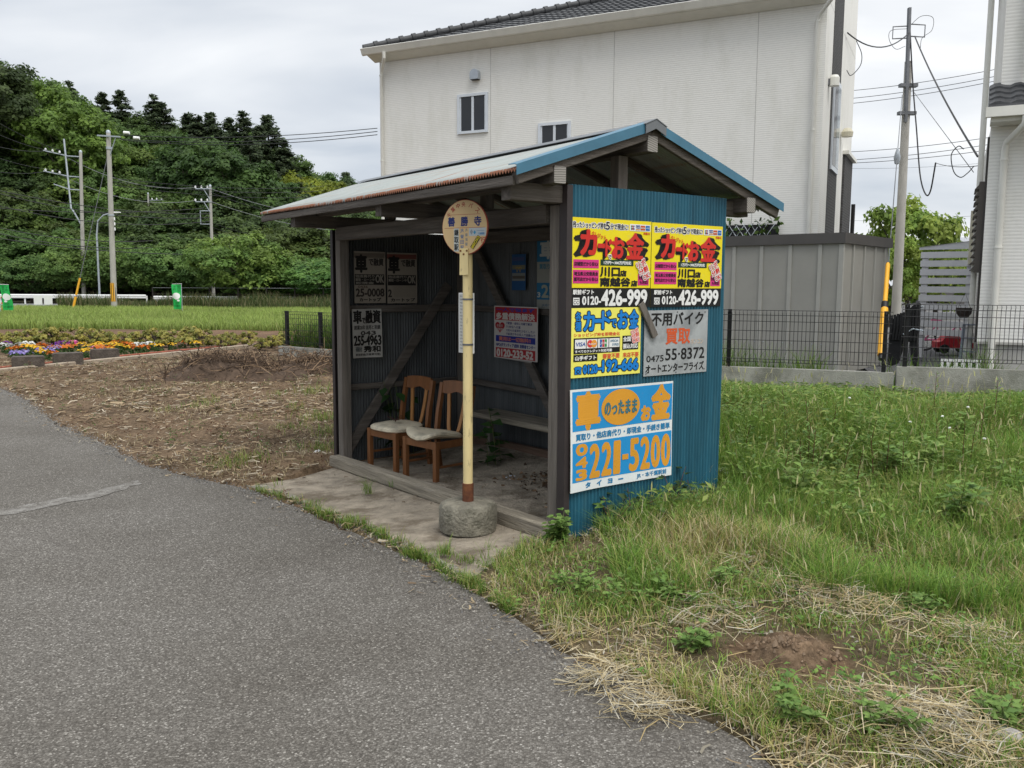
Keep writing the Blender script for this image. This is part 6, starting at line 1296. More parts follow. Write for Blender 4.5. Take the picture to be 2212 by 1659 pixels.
straw.add(lying(x,y,.05+.20*g.uniform(0,1,n)**2,g.uniform(.002,.0045,n),DRY+[(.30,.27,.20)]))
def heap(px,py,r,n,cols,ln=.3):
    p = G(px,py); q = unit(g.normal(0,1,(n,3)))[:,:2]*(g.uniform(0,1,(n,1))**.6)*r; straw.add(lying(p.x+q[:,0],p.y+q[:,1],g.uniform(.3,1,n)*ln,g.uniform(.002,.0045,n),cols,.07))
for px,py,r,n,ln in ((1810,1320,.38,650,.34),(1620,1240,.28,260,.22),(1450,1250,.26,260,.2),(1960,1590,.34,520,.32),(1395,1545,.20,260,.18),(1290,1480,.18,200,.18),(2090,1400,.35,320,.3),(1350,1175,.3,260,.2),(1560,1350,.3,160,.26),(2080,1640,.3,300,.3)): heap(px,py,r,n,DRY+[(.45,.42,.34),(.28,.25,.18)],ln)
# grey withered leaves on the verge
x,y = wedge(1500,2.3,7,-.06,.6,.8); k = free(x,y,-.12)&(vnoise(x,y,.5,81)>.6)&(MH(x,y)>1); x,y = x[k],y[k]; n = len(x); az = g.uniform(0,6.28,n)
straw.add(leaf5(np.stack([x,y,np.maximum(gz(x,y),terrain(x,y)+.018)+.012],1),np.stack([np.cos(az),np.sin(az),g.normal(0,.3,n)],1),np.stack([g.normal(0,.5,n),g.normal(0,.5,n),np.ones(n)],1),g.uniform(.015,.045,n),g.uniform(.008,.02,n),pick(g,[(.38,.36,.30),(.30,.26,.2),(.22,.15,.09)],n),.3))
# tufts on the slab edge and along the asphalt
tl = []
for (x0,y0,x1,y1,cnt) in ((560,1062,690,1100,10),(655,1098,760,1142,16),(700,1112,830,1160,12),(800,1148,905,1210,14),(900,1205,1010,1268,16),(940,1195,1060,1235,8),(1010,1262,1110,1325,18)):
    for _ in range(int(cnt*1.7)): t_ = g.uniform(); tl.append((x0+(x1-x0)*t_+g.normal(0,5),y0+(y1-y0)*t_+g.normal(0,3),g.uniform(.04,.10),g.integers(12,34)))
tl += [(795,1068,.16,40),(790,1060,.10,20),(845,1052,.09,14),(1043,1210,.12,14),(965,1192,.12,10),(1095,1250,.13,30),(1055,1190,.10,8),(600,1050,.09,14),(870,1175,.12,18)]
for px,py,h_,cnt in tl:
    p = G(px,py); n = int(cnt); q = g.normal(0,.022,(n,2)); x = p.x+q[:,0]; y = p.y+q[:,1]; cc = pick(g,GRN+YG[:1],n); acc.add(blades(np.stack([x,y,np.full(n,float(terrain(p.x,p.y))+.005)],1),h_*g.uniform(.4,1.1,n),g.uniform(.0025,.005,n),g.uniform(0,6.28,n),g.uniform(.3,1.2,n),cc*.85,cc*1.1))
tag(acc.build('verge_grass',LEAF),'mown and overgrown grass on the verge right of the shelter','grass',kind='stuff'); tag(leafy.build('weed_leaves',LEAF),'low broad leaved weeds through the grass','weeds',kind='stuff'); tag(straw.build('straw',STRAW),'dry straw and withered leaves lying on the verge','straw',kind='stuff')
# loose stones at the road edge
i_ = g.integers(len(EDGEF)//3,len(EDGEF)-60,9000); off_ = np.abs(g.normal(0,.26,9000)); x = EDGEF[i_,0]-off_+.10+g.uniform(-.08,.08,9000); y = EDGEF[i_,1]+g.uniform(-.08,.08,9000); n = len(x); r_ = g.uniform(.0035,.010,n)*(1+.25*(y>7))
zz_ = np.where(inpoly(ROADPOLY,x,y),terrain(x,y)+.016,gz(x,y))
tet = np.array([(1,0,-.4),(-.5,.87,-.4),(-.5,-.87,-.4),(.1,.1,.75)]); rot = g.uniform(0,6.28,n); cs,sn = np.cos(rot)[:,None],np.sin(rot)[:,None]; T_ = tet[None]*(1+g.normal(0,.25,(n,4,3))); X = T_[...,0]*cs-T_[...,1]*sn; Y = T_[...,0]*sn+T_[...,1]*cs
v = np.stack([x[:,None]+X*r_[:,None],y[:,None]+Y*r_[:,None],zz_[:,None]+T_[...,2]*r_[:,None]],-1).reshape(-1,3); kk = np.arange(n)[:,None]*4; f_ = np.stack([kk+np.array(q) for q in ((0,1,3),(1,2,3),(2,0,3))],1).reshape(-1,3)
tag(np_mesh('loose_gravel',v,f_,STRAW,np.repeat(pick(g,[(.14,.135,.13),(.20,.195,.185),(.10,.095,.09),(.27,.25,.22)],n),4,0)),'loose grey stones along the asphalt edge','gravel',kind='stuff')

na = 110; gx4 = np.linspace(-.36,.36,na); A_,B_ = np.meshgrid(gx4,gx4); wx,wy = MOUND.x+A_,MOUND.y+B_; rr_ = np.hypot(A_/.25,B_/.22)*(.8+.45*vnoise(wx,wy,.13,78))
mz = gz(wx,wy)-.03+.095*np.clip(1-rr_**2,-.6,1)+(vnoise(wx,wy,.05,79)-.5)*.030+(vnoise(wx,wy,.022,80)-.5)*.020+(vnoise(wx,wy,.011,81)-.5)*.008
mi_ = np.arange(na*na).reshape(na,na); mcol = np.array((.160,.110,.070))*(.6+.8*vnoise(wx,wy,.03,82))[...,None]
tag(np_mesh('soil_mound',np.stack([wx,wy,mz],-1).reshape(-1,3),np.stack([mi_[:-1,:-1],mi_[:-1,1:],mi_[1:,1:],mi_[1:,:-1]],-1).reshape(-1,4),ground.data.materials[0],mcol.reshape(-1,3),smooth=True),kind='structure')
n = 420; aa_ = g.uniform(0,6.28,n); rr2 = np.abs(g.normal(0,.17,n)); x = MOUND.x+np.cos(aa_)*rr2*1.1; y = MOUND.y+np.sin(aa_)*rr2; r_ = g.uniform(.003,.012,n)*(1+1.2*(g.uniform(0,1,n)<.08)); zz_ = gz(x,y)-.025+.095*np.clip(1-(rr2/.24)**2,.15,1)
T_ = tet[None]*(1+g.normal(0,.3,(n,4,3))); v = np.stack([x[:,None]+T_[...,0]*r_[:,None],y[:,None]+T_[...,1]*r_[:,None],zz_[:,None]+T_[...,2]*r_[:,None]],-1).reshape(-1,3); kk = np.arange(n)[:,None]*4; f_ = np.stack([kk+np.array(q) for q in ((0,1,3),(1,2,3),(2,0,3))],1).reshape(-1,3)
tag(np_mesh('soil_clods',v,f_,STRAW,np.repeat(pick(g,[(.17,.115,.07),(.13,.085,.052),(.21,.15,.10)],n),4,0)),'crumbs of brown earth on the molehill','soil',kind='stuff')
# left lot: chips, straw, roots and sprouting weeds on bare soil
lot_ = Acc(); n = 26000
x,y = wedge(n,5.5,22,-.66,-.10,1.1); k = free(x,y)&(g.uniform(0,1,n)<.35+.65*(vnoise(x,y,.8,91)>.42)); x,y = x[k],y[k]; n = len(x)
lot_.add(lying(x,y,g.uniform(.02,.13,n)*(1+(y>12)*.5),g.uniform(.004,.016,n)*(1+(y>12)*.5),[(.29,.215,.13),(.35,.27,.17),(.22,.15,.085),(.42,.36,.27),(.11,.072,.043)]))
x,y = wedge(26000,5.5,22,-.66,-.08,1.1); k = free(x,y)&(vnoise(x,y,.9,95)>.45); x,y = x[k],y[k]; n = len(x); lot_.add(blades(np.stack([x,y,gz(x,y)-.005],1),g.uniform(.02,.09,n),g.uniform(.004,.008,n),g.uniform(0,6.28,n),g.uniform(.6,2.2,n),pick(g,DRY+[(.20,.14,.08)],n)*.75))
i_ = g.integers(len(EDGEF)//3,len(EDGEF)-50,3600); off_ = g.normal(0,.16,3600); x = EDGEF[i_,0]-off_; y = EDGEF[i_,1]+g.uniform(-.08,.08,3600); k = (vnoise(x,y,.5,141)>.35); x,y = x[k],y[k]; n = len(x)
lot_.add(lying(x,y,g.uniform(.01,.07,n),g.uniform(.003,.012,n),[(.24,.18,.11),(.33,.26,.16),(.17,.12,.075),(.30,.27,.21)],.012))
q0,q1 = SLAB.min(0),SLAB.max(0); x = g.uniform(q0[0],q1[0],1500); y = g.uniform(q0[1],q1[1],1500); k = inpoly(SLAB,x,y)&(vnoise(x,y,.45,151)>.40); x,y = x[k],y[k]; n = len(x)
lot_.add(lying(x,y,g.uniform(.008,.045,n),g.uniform(.003,.012,n),[(.13,.09,.055),(.20,.15,.09),(.09,.065,.045),(.30,.25,.17)],.006))
tag(lot_.build('plant_litter',STRAW),'wood chips and dead stalks strewn over the bare lot','litter',kind='stuff')
lw_ = Acc()
for px,py,r,cnt,h_ in [(540,1000,.22,160,.10),(495,1010,.18,60,.08),(700,975,.25,160,.12),(690,905,.35,220,.16),(640,930,.3,120,.1),(712,940,.25,150,.14),(640,885,.18,60,.14),(600,850,.2,60,.12),(420,880,.22,70,.1),(455,870,.2,70,.13),(350,890,.2,50,.1),(680,850,.3,130,.2),(300,845,.2,40,.1),(540,905,.2,40,.08),(530,820,.2,40,.12),(480,1005,.2,80,.07)]:
    p = G(px,py); n = cnt; q = g.normal(0,r*.5,(n,2)); x = p.x+q[:,0]; y = p.y+q[:,1]; k = free(x,y); x,y = x[k],y[k]; n = len(x); cc = pick(g,GRN+YG,n); lw_.add(blades(np.stack([x,y,gz(x,y)-.005],1),h_*g.uniform(.3,1.1,n),g.uniform(.004,.009,n),g.uniform(0,6.28,n),g.uniform(.2,1,n),cc*.85,cc*1.1))
x,y = wedge(900,6.5,21,-.62,-.12,1.0); k = free(x,y); x,y = x[k],y[k]; m_ = len(x); idx_ = np.repeat(np.arange(m_),9); az = g.uniform(0,6.28,len(idx_)); n = len(idx_)
hh = g.uniform(.02,.16,n)*np.repeat(g.uniform(.3,1.2,m_),9); lw_.add(leaf5(np.stack([x[idx_]+g.normal(0,.02,n),y[idx_]+g.normal(0,.02,n),gz(x,y)[idx_]+hh],1),np.stack([np.cos(az),np.sin(az),g.uniform(.1,1,n)],1),np.stack([g.normal(0,.3,n),g.normal(0,.3,n),np.ones(n)],1),g.uniform(.02,.06,n),g.uniform(.01,.025,n),np.array([(.08,.13,.03),(.13,.06,.035),(.11,.14,.04),(.16,.09,.05)])[g.integers(0,4,m_)][idx_]*g.uniform(.7,1.2,(n,1))))
tag(lw_.build('lot_weeds',LEAF),'small weeds sprouting on the bare lot','weeds',kind='stuff')
# field of tall grass
fa_ = Acc(); x,y = wedge(110000,32.5,59,-.68,-.14,1.15); k = (y>32.6+1.3*vnoise(x,y,2.2,8)); x,y = x[k],y[k]; n = len(x); pat = vnoise(x,y,2.6,101)*.6+vnoise(x,y,.9,102)*.4
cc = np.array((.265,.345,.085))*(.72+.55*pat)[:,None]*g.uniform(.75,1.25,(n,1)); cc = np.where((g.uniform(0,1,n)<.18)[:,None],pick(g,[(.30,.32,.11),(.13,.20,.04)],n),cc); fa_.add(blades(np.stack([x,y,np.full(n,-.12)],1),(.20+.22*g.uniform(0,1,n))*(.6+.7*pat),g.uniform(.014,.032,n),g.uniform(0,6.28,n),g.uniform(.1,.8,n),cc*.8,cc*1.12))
x,y = wedge(14000,57.5,63,-.52,-.14,1); n = len(x); cc = pick(g,[(.06,.095,.025),(.10,.13,.04),(.22,.19,.10),(.05,.075,.02)],n); fa_.add(blades(np.stack([x,y,np.full(n,-.12)],1),g.uniform(.3,1.0,n)*(.5+vnoise(x,y,2.5,111)),g.uniform(.02,.05,n),g.uniform(0,6.28,n),g.uniform(.1,.7,n),cc*.8,cc*1.1))
tag(fa_.build('field_grass',LEAF),'bright green grass field beyond the flower bed','grass',kind='stuff')
fw = Acc(); a_ = fl0; n = 5000; t_ = g.uniform(0,1,n); s_ = g.uniform(.15,1.6,n); nrm_ = Vector((-fr_dir.y,fr_dir.x,0)); nrm_ = nrm_ if nrm_.y>0 else -nrm_
x = fl0.x+fr_dir.x*3.6*t_+nrm_.x*s_; y = fl0.y+fr_dir.y*3.6*t_+nrm_.y*s_; cc = pick(g,GRN[:3]+[(.05,.10,.02),(.20,.18,.09)],n); fw.add(blades(np.stack([x,y,np.full(n,-.1)],1),g.uniform(.3,1.05,n),g.uniform(.01,.026,n),g.uniform(0,6.28,n),g.uniform(.1,.7,n),cc*.75,cc))
# weeds behind the right fences too
n = 2600; xf = g.uniform(1.8,8,n); yf = fence_y(xf)+.16+g.uniform(.05,.5,n); k = vnoise(xf,yf,.5,121)>.50; xf,yf = xf[k],yf[k]; n = len(xf); cc = pick(g,GRN,n); fw.add(blades(np.stack([xf,yf,np.full(n,.42)],1),g.uniform(.2,.75,n)*vnoise(xf,yf,.5,121),g.uniform(.005,.012,n),g.uniform(0,6.28,n),g.uniform(.1,.8,n),cc*.75,cc))
tag(fw.build('fence_weeds',LEAF),'tall weeds growing through the mesh fences','weeds',kind='stuff')

# ------------------------------------------------------------------ flower bed
kd = (G(387,768)-G(0,808)).normalized(); kn = Vector((-kd.y,kd.x,0)); kp = G(0,808)
def kpt(t, s=0, z=0): q = kp+kd*t; return Vector((q.x-kn.x*-s, q.y+kn.y*s, -.1+z))
kerbm = M('kerb_pinkish',(.36,.30,.23),.9,.2,6,dirt=(.2,.16,.12),dscale=4,damt=.6,dcut=.55); brickm = M('brick_red',(.33,.10,.06),.85,.3,5)
m = MB(); q0,q1 = kpt(-3,0,.03),kpt(9,0,.03); m.beam(q0,q1,.10,.16,kerbm,ch=.015); tag(m.build('bed_kerb'),'long pale concrete kerb edging the flower bed','kerb')
side = 1 if (kp+kn).y>kp.y else -1
m = MB()
for k in range(44):
    a = -3+.24*k; qa = kpt(a,0)+kn*side*.62; qb = kpt(a+.225,0)+kn*side*.62; m.beam(qa+ZUP*.02,qb+ZUP*.02,.11,.12,brickm)
tag(m.build('brick_edging'),'row of red bricks edging the flower bed behind the stone blocks','edging')
blk = M('planter_block',(.085,.070,.058),.9,.3,6,(1,1,1),.7,30,dirt=(.15,.125,.105),dscale=3,damt=.6,dcut=.5)
for k,(px,py,lab) in enumerate(((62,801,'brown stone block at the flower bed, left of three'),(148,792,'brown stone block at the flower bed, middle of three'),(228,782,'brown stone block at the flower bed, right of three'))):
    p = G(px,py); m = MB(); t_ = thing('stone_block',lab,'stone block',(p.x,p.y,-.1),math.atan2(kd.y,kd.x)-R(40),'stone blocks along the flower bed kerb')
    bm = bmesh.new(); bmesh.ops.create_cube(bm,size=1); bmesh.ops.scale(bm,vec=(.60,.40,.29),verts=bm.verts); bmesh.ops.translate(bm,vec=(0,.18,.145),verts=bm.verts); bmesh.ops.bevel(bm,geom=bm.edges[:],offset=.018,segments=2,affect='EDGES'); me = bpy.data.meshes.new('block'); bm.to_mesh(me); bm.free(); me.materials.append(blk); o = bpy.data.objects.new('block',me); COL.objects.link(o); o.parent = t_
def flower_proto(name, col, n_bl, r, hgt, seed, cols):
    g2 = np.random.default_rng(seed); root = thing(name,'x','flowers',(0,0,-500)); n = 90; d = unit(g2.normal(0,1,(n,3))); d[:,2] = np.abs(d[:,2]); c = d*np.array((r,r,hgt*.85))*g2.uniform(.4,1,(n,1))**.5
    v,f,cl = leaf_quads(c,g2.uniform(.05,.10,n),d+g2.normal(0,.4,(n,3)),pick(g2,[(.035,.085,.018),(.05,.11,.025)],n),g2,.4); np_mesh('foliage',v,f,LEAF,cl,root)
    vs=[];fs=[];cc=[]
    for i in range(n_bl):
        a = g2.uniform(0,6.28); q = g2.uniform(0,1)**.5; p = np.array((math.cos(a)*r*q,math.sin(a)*r*q,hgt*(.75+.35*math.sqrt(max(0,1-q*q)))+g2.uniform(-.02,.02))); nr = np.array((math.cos(a)*q*.7,math.sin(a)*q*.7-.25,1)); nr /= np.linalg.norm(nr); t1 = np.cross(nr,(0,1,.1)); t1 /= np.linalg.norm(t1); t2 = np.cross(nr,t1); rr = g2.uniform(.024,.040); b0 = len(vs); base = np.array(cols[g2.integers(0,len(cols))])*g2.uniform(.8,1.2)
        vs.append(p+nr*.010); cc.append(base*.8)
        for k in range(8): an = 6.283*k/8; vs.append(p+(t1*math.cos(an)+t2*math.sin(an))*rr*(1 if k%2 else .8)); cc.append(base)
        for k in range(8): fs.append((b0,b0+1+k,b0+1+(k+1)%8))
    np_mesh('blossoms',np.array(vs),np.array(fs),LEAF,np.array(cc),root); return root
OR_=[(.75,.17,.015),(.70,.22,.02)]; YE_=[(.78,.45,.02),(.80,.52,.03)]; WH_=[(.75,.76,.72)]; LV_=[(.30,.24,.62),(.42,.36,.68)]; PU_=[(.20,.03,.25),(.14,.02,.30)]; MG_=[(.62,.05,.28),(.70,.25,.40)]
fkinds = {'orange':('marigold_plant',OR_),'yellow':('marigold_plant',YE_),'white':('white_flower_plant',WH_),'lavender':('pansy_plant',LV_),'purple':('pansy_plant',PU_),'pink':('pink_flower_plant',MG_)}
FP = {k:flower_proto(nm,k,(24 if k in('orange','yellow') else 18),.16,.20,200+i,cs_) for i,(k,(nm,cs_)) in enumerate(fkinds.items())}
bands = [('orange',14,46,762,2,'at the left end of the front row'),('yellow',50,88,760,3,'right of the leftmost orange clump'),('white',42,76,752,3,'in the back row at left'),('lavender',22,60,771,3,'in front at left behind the first stone block'),('lavender',82,124,764,3,'between the first and second stone block'),('purple',120,142,751,2,'in the back row before the pink ones'),('pink',145,162,751,2,'in the back row'),('orange',82,170,757,5,'in the middle row above the second block'),('yellow',88,98,770,1,'in front of the lavender pansies'),('orange',112,118,775,1,'low in front beside the second block'),('yellow',172,222,753,4,'in the middle row left of the third block'),('yellow',176,190,766,2,'in front of the third block'),('pink',200,222,760,2,'close behind the third block'),('yellow',228,252,751,2,'in the back row above the third block'),('orange',236,286,748,4,'in the tall right hand clump'),('orange',205,245,760,2,'hidden low behind the third block'),('yellow',232,284,760,3,'in front of the tall orange clump'),('white',294,328,752,3,'toward the right end of the bed'),('orange',296,312,760,2,'in front of the right hand white ones'),('yellow',330,348,753,2,'at the right beside the white ones'),('yellow',364,376,752,1,'standing apart near the right end'),('orange',392,396,748,1,'small and alone near the right end'),('yellow',420,426,749,1,'the last one at the right end'),('pink',2,8,742,1,'at the far left edge'),('white',2,22,757,2,'at the left edge of the bed'),('purple',4,24,748,1,'behind the left edge')]
for kind_,x0,x1,py,cnt,where in bands:
    for i in range(cnt):
        px = x0+(x1-x0)*((i+.5)/cnt)+g.uniform(-3,3); p = G(px,py+6+g.uniform(-2,2)); copy_tree(FP[kind_],(p.x,p.y,-.09),g.uniform(0,6.28),g.uniform(.8,1.15),'%s flowers %s of the flower bed'%(kind_,where) if 'bed' not in where else '%s flowers %s'%(kind_,where),group='bedding flowers of one colour together')
for r_ in FP.values():
    for c_ in [x for x in bpy.data.objects if x.parent==r_]: bpy.data.objects.remove(c_)
    bpy.data.objects.remove(r_)
# row of yellowing shrubs behind the flowers
sh = tree_proto('yellow_shrub','yellowing low shrub in the row behind the flower bed','shrub',broadleaf(300,.5,.42,26,30,.085,[(.32,.31,.08),(.24,.26,.07),(.38,.34,.09)],.05),'yellowing shrubs behind the flower bed')
for k,px in enumerate(range(-30,640,27)):
    p = G(px+g.uniform(-8,8),744+g.uniform(-3,7)+px*.012); c_ = copy_tree(sh,(p.x,p.y,-.1),g.uniform(0,6.28),g.uniform(.65,1.15))
for c_ in [x for x in bpy.data.objects if x.parent==sh]: bpy.data.objects.remove(c_)
bpy.data.objects.remove(sh)
# ------------------------------------------------------------------ brush heaps
rootm = M('dark_roots',(.085,.058,.040),.95,.45,9,bump=.6,bscale=18); twigm = M('pale_twig',(.27,.185,.115),.9,.4,6)
def brush(name, label, px, py, rx, ry, h, ntw):
    p = G(px,py); root = thing(name,label,'brush heap',(p.x,p.y,float(terrain(p.x,p.y))),math.atan2(kd.y,kd.x)-R(55))
    gx3 = np.linspace(-1.1,1.1,44); vs = []
    for a in gx3:
        for b in gx3:
            r2 = math.hypot(a,b); z = h*max(0,1-r2**3.2)*(.45+1.0*float(vnoise(a*rx+p.x,b*ry+p.y,.42,131)))+.10*h*(float(vnoise(a*rx,b*ry,.1,132))-.5)*2-.03; vs.append((a*rx,b*ry,z))
    id_ = np.arange(44*44).reshape(44,44); f = np.stack([id_[:-1,:-1],id_[1:,:-1],id_[1:,1:],id_[:-1,1:]],-1).reshape(-1,4); np_mesh('soil_heap',vs,f,rootm,parent=root,smooth=False)
    for nm,mat,k_ in (('root_tangle',rootm,.65),('twigs',twigm,.35)):
        m = MB()
        for _ in range(int(ntw*k_)):
            a,b = g.normal(0,.42,2); r2 = math.hypot(a,b); z = h*max(0,1-r2**3.2)*(.45+1.0*float(vnoise(a*rx+p.x,b*ry+p.y,.42,131)))+.01; an = g.uniform(0,6.28); ln = g.uniform(.1,.55); dz = g.normal(.02,.12)
            q = [(a*rx,b*ry,z),(a*rx+math.cos(an)*ln*.5,b*ry+math.sin(an)*ln*.5,max(.01,z+dz+g.normal(0,.04))),(a*rx+math.cos(an+g.normal(0,.5))*ln,b*ry+math.sin(an)*ln,max(.01,z+dz*1.3-.05))]
            r0 = g.uniform(.004,.013); m.tube(q,[r0,r0*.8,r0*.4],mat,4)
        m.build(nm,root)
    return root
brush('brush_heap','large heap of dug up roots and twigs on the bare lot',505,816,1.5,.8,.36,1000)
brush('brush_heap','lower heap of dry twigs between the root heap and the shelter post',668,803,.95,.6,.30,420)

# ------------------------------------------------------------------ single plants
def sprig(g2, A, m, base, az, lean, h, nl, ll, lw, cols, stem=.004, stemmat=None, trif=False, up=.3):
    base = Vector(base); pts = [base+Vector((math.cos(az)*lean*t*t,math.sin(az)*lean*t*t,h*(t-.18*t*t*lean/max(h,.1)))) for t in np.linspace(0,1,7)]
    m.tube(pts,[stem*(1-.6*t) for t in np.linspace(0,1,7)],stemmat or STEM,5)
    for i in range(nl):
        t = .18+.82*(i+.5)/nl; q = pts[min(6,int(t*6))].lerp(pts[min(6,int(t*6)+1)],t*6-int(t*6)); a = az+i*2.4+g2.uniform(-.4,.4)
        for da in ((0,.9,-.9) if trif else (0,)):
            d = np.array([(math.cos(a+da),math.sin(a+da),up+g2.uniform(-.3,.3))]); k_ = g2.uniform(.7,1.15)*(1.15-.4*t); o_ = np.array(q)+np.array((math.cos(a),math.sin(a),.2))*ll*.25*trif
            A.add(leaf5(o_[None],d,np.array([(g2.normal(0,.25),g2.normal(0,.25)-.15,1)]),[ll*k_],[lw*k_],np.array([cols[g2.integers(0,len(cols))]])*g2.uniform(.75,1.2)))
STEM = M('green_stem',(.10,.13,.04),.8,.3,8); RSTEM = M('red_stem',(.10,.035,.025),.8,.3,8)
def plant(name, label, cat, p, specs, seed, group=None):
    g2 = np.random.default_rng(seed); root = thing(name,label,cat,p,0,group); A = Acc(); m = MB()
    for sp in specs: sprig(g2,A,m,*sp[0:7],sp[7],**sp[8])
    A.build('leaves',LEAF,root); m.build('stems',root); return root
GL = [(.165,.27,.062),(.20,.305,.08),(.12,.215,.052)]; DLf = [(.030,.060,.022),(.045,.085,.030),(.060,.105,.035)]
# bramble against the blue wall
sp = []; g2 = np.random.default_rng(8)
for k in range(17):
    v_ = g2.uniform(.15,1.5); q = SW(-.06-g2.uniform(0,.22),v_,.02)-SW(-.1,.8,0); sp.append(((q.x,q.y,g2.uniform(.0,.05)),g2.uniform(0,6.28),g2.uniform(.08,.30),g2.uniform(.16,.42),int(g2.integers(4,8)),.085,.050,DLf+GL[2:],dict(trif=True,stemmat=RSTEM,stem=.004)))
q = SW(-.1,.8,0); plant('bramble','dark trailing bramble with red stems along the foot of the blue wall','bramble',(q.x,q.y,float(gz(q.x,q.y))),sp,9)
c0 = G(1204,1176); plant('corner_weed','bright green lobed leaf weed at the front corner of the shelter','weed',(c0.x,c0.y,float(gz(c0.x,c0.y))),[((g2.normal(0,.03),g2.normal(0,.03),0),g2.uniform(0,6.28),.08,g2.uniform(.14,.26),12,.055,.042,GL,dict(trif=True)) for _ in range(7)],10)
for k,(px,py,lab) in enumerate([(1340,1312,'leafy green weed clump nearest the slab corner on the verge'),(1500,1418,'leafy weed clump at the asphalt edge, left of the molehill'),(1560,1280,'low leafy weed in straw beyond the slab corner'),(1440,1320,'leafy weed between two straw patches on the verge'),(1980,1330,'leafy weed right of the big straw patch'),(1930,1600,'bright leafy weed at the bottom edge of the frame'),(1720,1560,'leafy weed just below the bare soil mound'),(2150,1560,'leafy weed beside the grey stone'),(2090,1150,'broad leaved weed in the tall grass near the right edge'),(1920,1050,'broad leaved weed with drooping leaves in the tall grass'),(1250,1290,'small leafy weed beside the end of the slab')]):
    p = G(px,py); big = py<1200; plant('leafy_weed',lab,'weed',(p.x,p.y,float(gz(p.x,p.y))),[((g2.normal(0,.05),g2.normal(0,.05),0),g2.uniform(0,6.28),.07,g2.uniform(.08,.16)*(2.6 if big else 1),6 if not big else 8,.05*(1.9 if big else 1),.030*(1.7 if big else 1),GL,dict(trif=True)) for _ in range(7 if not big else 4)],20+k,'leafy weeds on the verge')
for k in range(16):
    px = g2.uniform(1580,2200); py = g2.uniform(940,1120); p = G(px,py)
    if p.y>fence_y(np.array(p.x))-.5 or not bool(free(np.array([p.x]),np.array([p.y]))[0]): continue
    plant('leafy_weed','broad leaved weed growing among the tall grass right of the shelter','weed',(p.x,p.y,float(gz(p.x,p.y))),[((g2.normal(0,.05),g2.normal(0,.05),0),g2.uniform(0,6.28),.10,g2.uniform(.18,.36),8,.10,.045,[(.19,.30,.07),(.15,.25,.06),(.24,.33,.09)],dict(trif=k%3==0,up=.5)) for _ in range(4)],120+k,'broad leaved weeds in the tall grass')
# tall stalks in the rank growth
for k in range(30):
    px = g2.uniform(1600,2210); py = g2.uniform(905,1075); p = G(px,py,.02)
    if p.y>fence_y(np.array(p.x))-.3: continue
    h_ = g2.uniform(.34,.58); plant('weed_stalk','tall reddish stemmed weed with narrow leaves in the rank growth by the fence','weed',(p.x,p.y,float(gz(p.x,p.y))),[((0,0,0),g2.uniform(0,6.28),.05,h_,22,.10,.018,GL,dict(stemmat=RSTEM,stem=.005,up=.55))],60+k,'tall weed stalks by the fence')
for k,(px,py) in enumerate(((2030,900),(2045,925),(2085,880),(1830,860),(1960,912),(2120,948))):
    p = G(px,py+60); root = thing('clover_flower','small white flower head above the tall weeds by the right fence','flower',(p.x,p.y,float(gz(p.x,p.y))),0,'white flower heads by the fence'); hh_ = D(px,py,p.y).z-root.location.z; m = MB(); m.tube([(0,0,0),(.01,0,hh_)],.003,STEM,5); m.build('stem',root); m = MB(); m.lathe([(0,-.010),(.012,-.006),(.016,.003),(.010,.012),(0,.013)],white,(.01,0,hh_),8,.1); m.build('head',root,True)
# plants inside the shelter
q = SW(2.2,1.0,-.09); plant('shelter_plant','large leaved green plant growing in front of the bench inside the shelter','plant',q,[((g2.normal(0,.04),g2.normal(0,.04),0),g2.uniform(0,6.28),.16,g2.uniform(.45,.74),5,.17,.13,[(.035,.085,.022),(.05,.11,.028)],dict(up=.1)) for _ in range(5)],31)
q = SW(3.40,.66,-.1); plant('shelter_plant','large heart shaped leaves climbing behind the left chair','plant',q,[((g2.normal(0,.1),g2.normal(0,.03),0),g2.uniform(0,6.28),.10,g2.uniform(.70,.88),4,.21,.17,[(.022,.060,.018),(.032,.08,.022)],dict(up=-.4)) for _ in range(5)],32)
sc_ = SW(3.08,.36,.36); plant('withered_sprig','withered dark red sprig lying on the flat chair seat','sprig',sc_,[((0,0,.005),g2.uniform(0,6.28),.14,.05,6,.05,.02,[(.05,.022,.022),(.07,.035,.03)],dict(stemmat=RSTEM,stem=.003)) for _ in range(4)],33)
# litter on the shelter floor
n = 420; u_ = 1.0+g.normal(0,.36,n); v_ = .98+g.normal(0,.16,n); pts = np.stack([S0.x+Uv.x*u_+Vv.x*v_,S0.y+Uv.y*u_+Vv.y*v_],1); az = g.uniform(0,6.28,n); A = Acc()
A.add(leaf5(np.stack([pts[:,0],pts[:,1],terrain(pts[:,0],pts[:,1])-.012+.10*np.exp(-((u_-1)/.35)**2-((v_-1)/.16)**2)*g.uniform(.2,1,n)],1),np.stack([np.cos(az),np.sin(az),g.normal(0,.4,n)],1),np.stack([g.normal(0,.7,n),g.normal(0,.7,n),np.ones(n)],1),g.uniform(.03,.08,n),g.uniform(.02,.045,n),pick(g,[(.13,.08,.045),(.19,.12,.07),(.07,.045,.03),(.25,.18,.11)],n)*.8,.3))
tag(A.build('leaf_litter',STRAW),'drift of dead brown leaves on the shelter floor','leaves',kind='stuff')
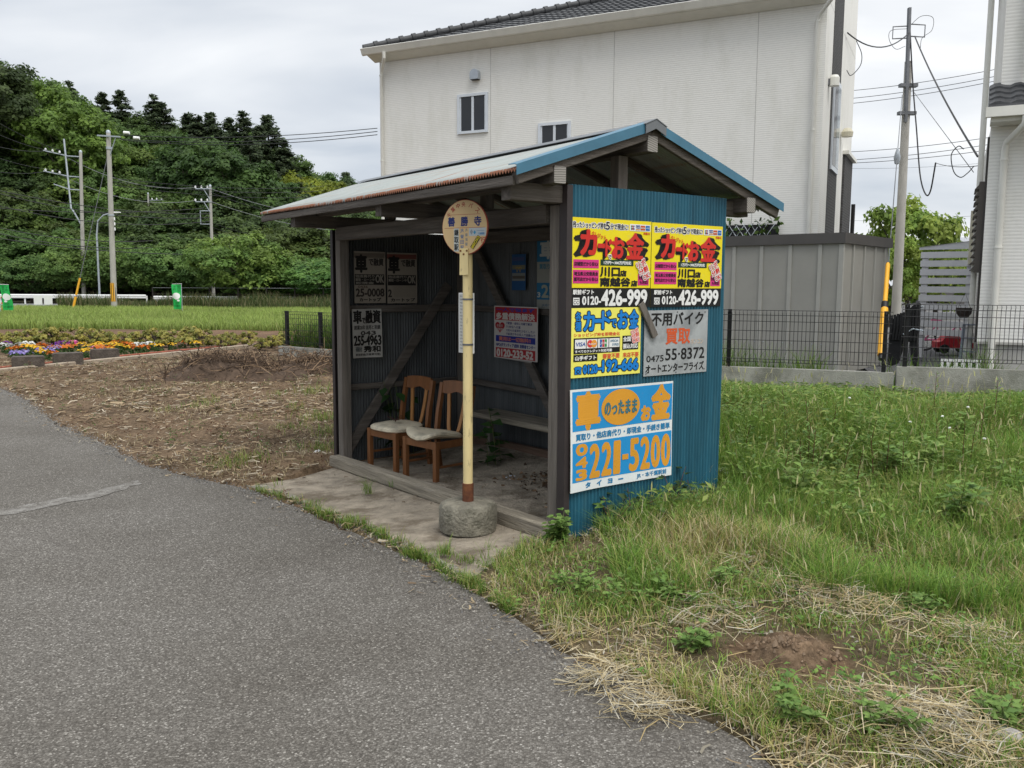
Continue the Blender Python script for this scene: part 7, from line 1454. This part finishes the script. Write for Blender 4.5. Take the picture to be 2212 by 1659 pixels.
def crumple(name, label, cat, p, sx, sy, mat, seed, hz_=.05):
    g2 = np.random.default_rng(seed); n = 9; vs = [(sx*(i/(n-1)-.5)+g2.normal(0,sx*.02),sy*(j/(n-1)-.5)+g2.normal(0,sy*.02),abs(g2.normal(0,hz_*.4))+hz_*math.sin(i*.8)**2*.6+.004) for j in range(n) for i in range(n)]; m = MB(); m.add(vs,[(j*n+i,j*n+i+1,(j+1)*n+i+1,(j+1)*n+i) for j in range(n-1) for i in range(n-1)],mat)
    o = m.build(name); o.location = p; o.rotation_euler = (0,0,g2.uniform(0,6.28)); sd_ = o.modifiers.new('t','SOLIDIFY'); sd_.thickness = .002; return tag(o,label,cat)
bagm = M('plastic_bag',(.55,.60,.68),.35,.08,4); crumple('plastic_bag','crumpled pale plastic bag on the shelter floor by the pole','bag',SW(1.72,.80,-.06),.16,.12,bagm,1); crumple('paper_sheet','crumpled white paper on the leaf drift in the shelter','paper',SW(.82,1.06,.10),.30,.10,M('paper',(.60,.60,.58),.8,.05,4),2,.03)
p = G(686,987); crumple('foam_scrap','small white scrap lying left of the shelter sill','scrap',(p.x,p.y,float(gz(p.x,p.y))+.01),.07,.03,white,3,.02)
p = G(1500,1118); crumple('plastic_tray','dark plastic scrap in the weeds by the blue wall','scrap',(p.x,p.y,float(gz(p.x,p.y))+.04),.22,.14,M('dark_plastic',(.02,.02,.025),.35,.1,3),4,.05)
m = MB(); m.tube([SW(.75,.42,-.015),SW(.25,.62,.005)],.007,twigm,6); tag(m.build('stick'),'pale stick lying on the shelter floor','stick')
def stone(label, px, py, r, seed, mat):
    g2 = np.random.default_rng(seed); p = G(px,py); bm = bmesh.new(); bmesh.ops.create_icosphere(bm,subdivisions=3,radius=r)
    for v in bm.verts: v.co *= 1+.18*(float(vnoise(v.co.x*9+seed,v.co.y*9+v.co.z*7,1,seed))-.5)*2; v.co.z *= .62
    me = bpy.data.meshes.new('stone'); bm.to_mesh(me); bm.free(); me.materials.append(mat); o = bpy.data.objects.new('stone',me); COL.objects.link(o); o.location = (p.x,p.y,float(gz(p.x,p.y))+r*.25); tag(o,label,'stone')
stonem = M('stone',(.33,.31,.29),.9,.25,8,bump=.4,bscale=20); stone('grey stone in the straw at the bottom right',2178,1600,.055,3,stonem); stone('pale stone on the verge beside the straw patch',1945,1262,.02,5,stonem)
p = G(1572,1052); m = MB(); m.box((-.10,-.09,-.05),(.10,.09,.13),blockm); o = m.build('concrete_block'); o.location = (p.x,p.y,float(gz(p.x,p.y))); o.rotation_euler = (0,0,.5); tag(o,'beige concrete block by the back corner of the blue wall','block')
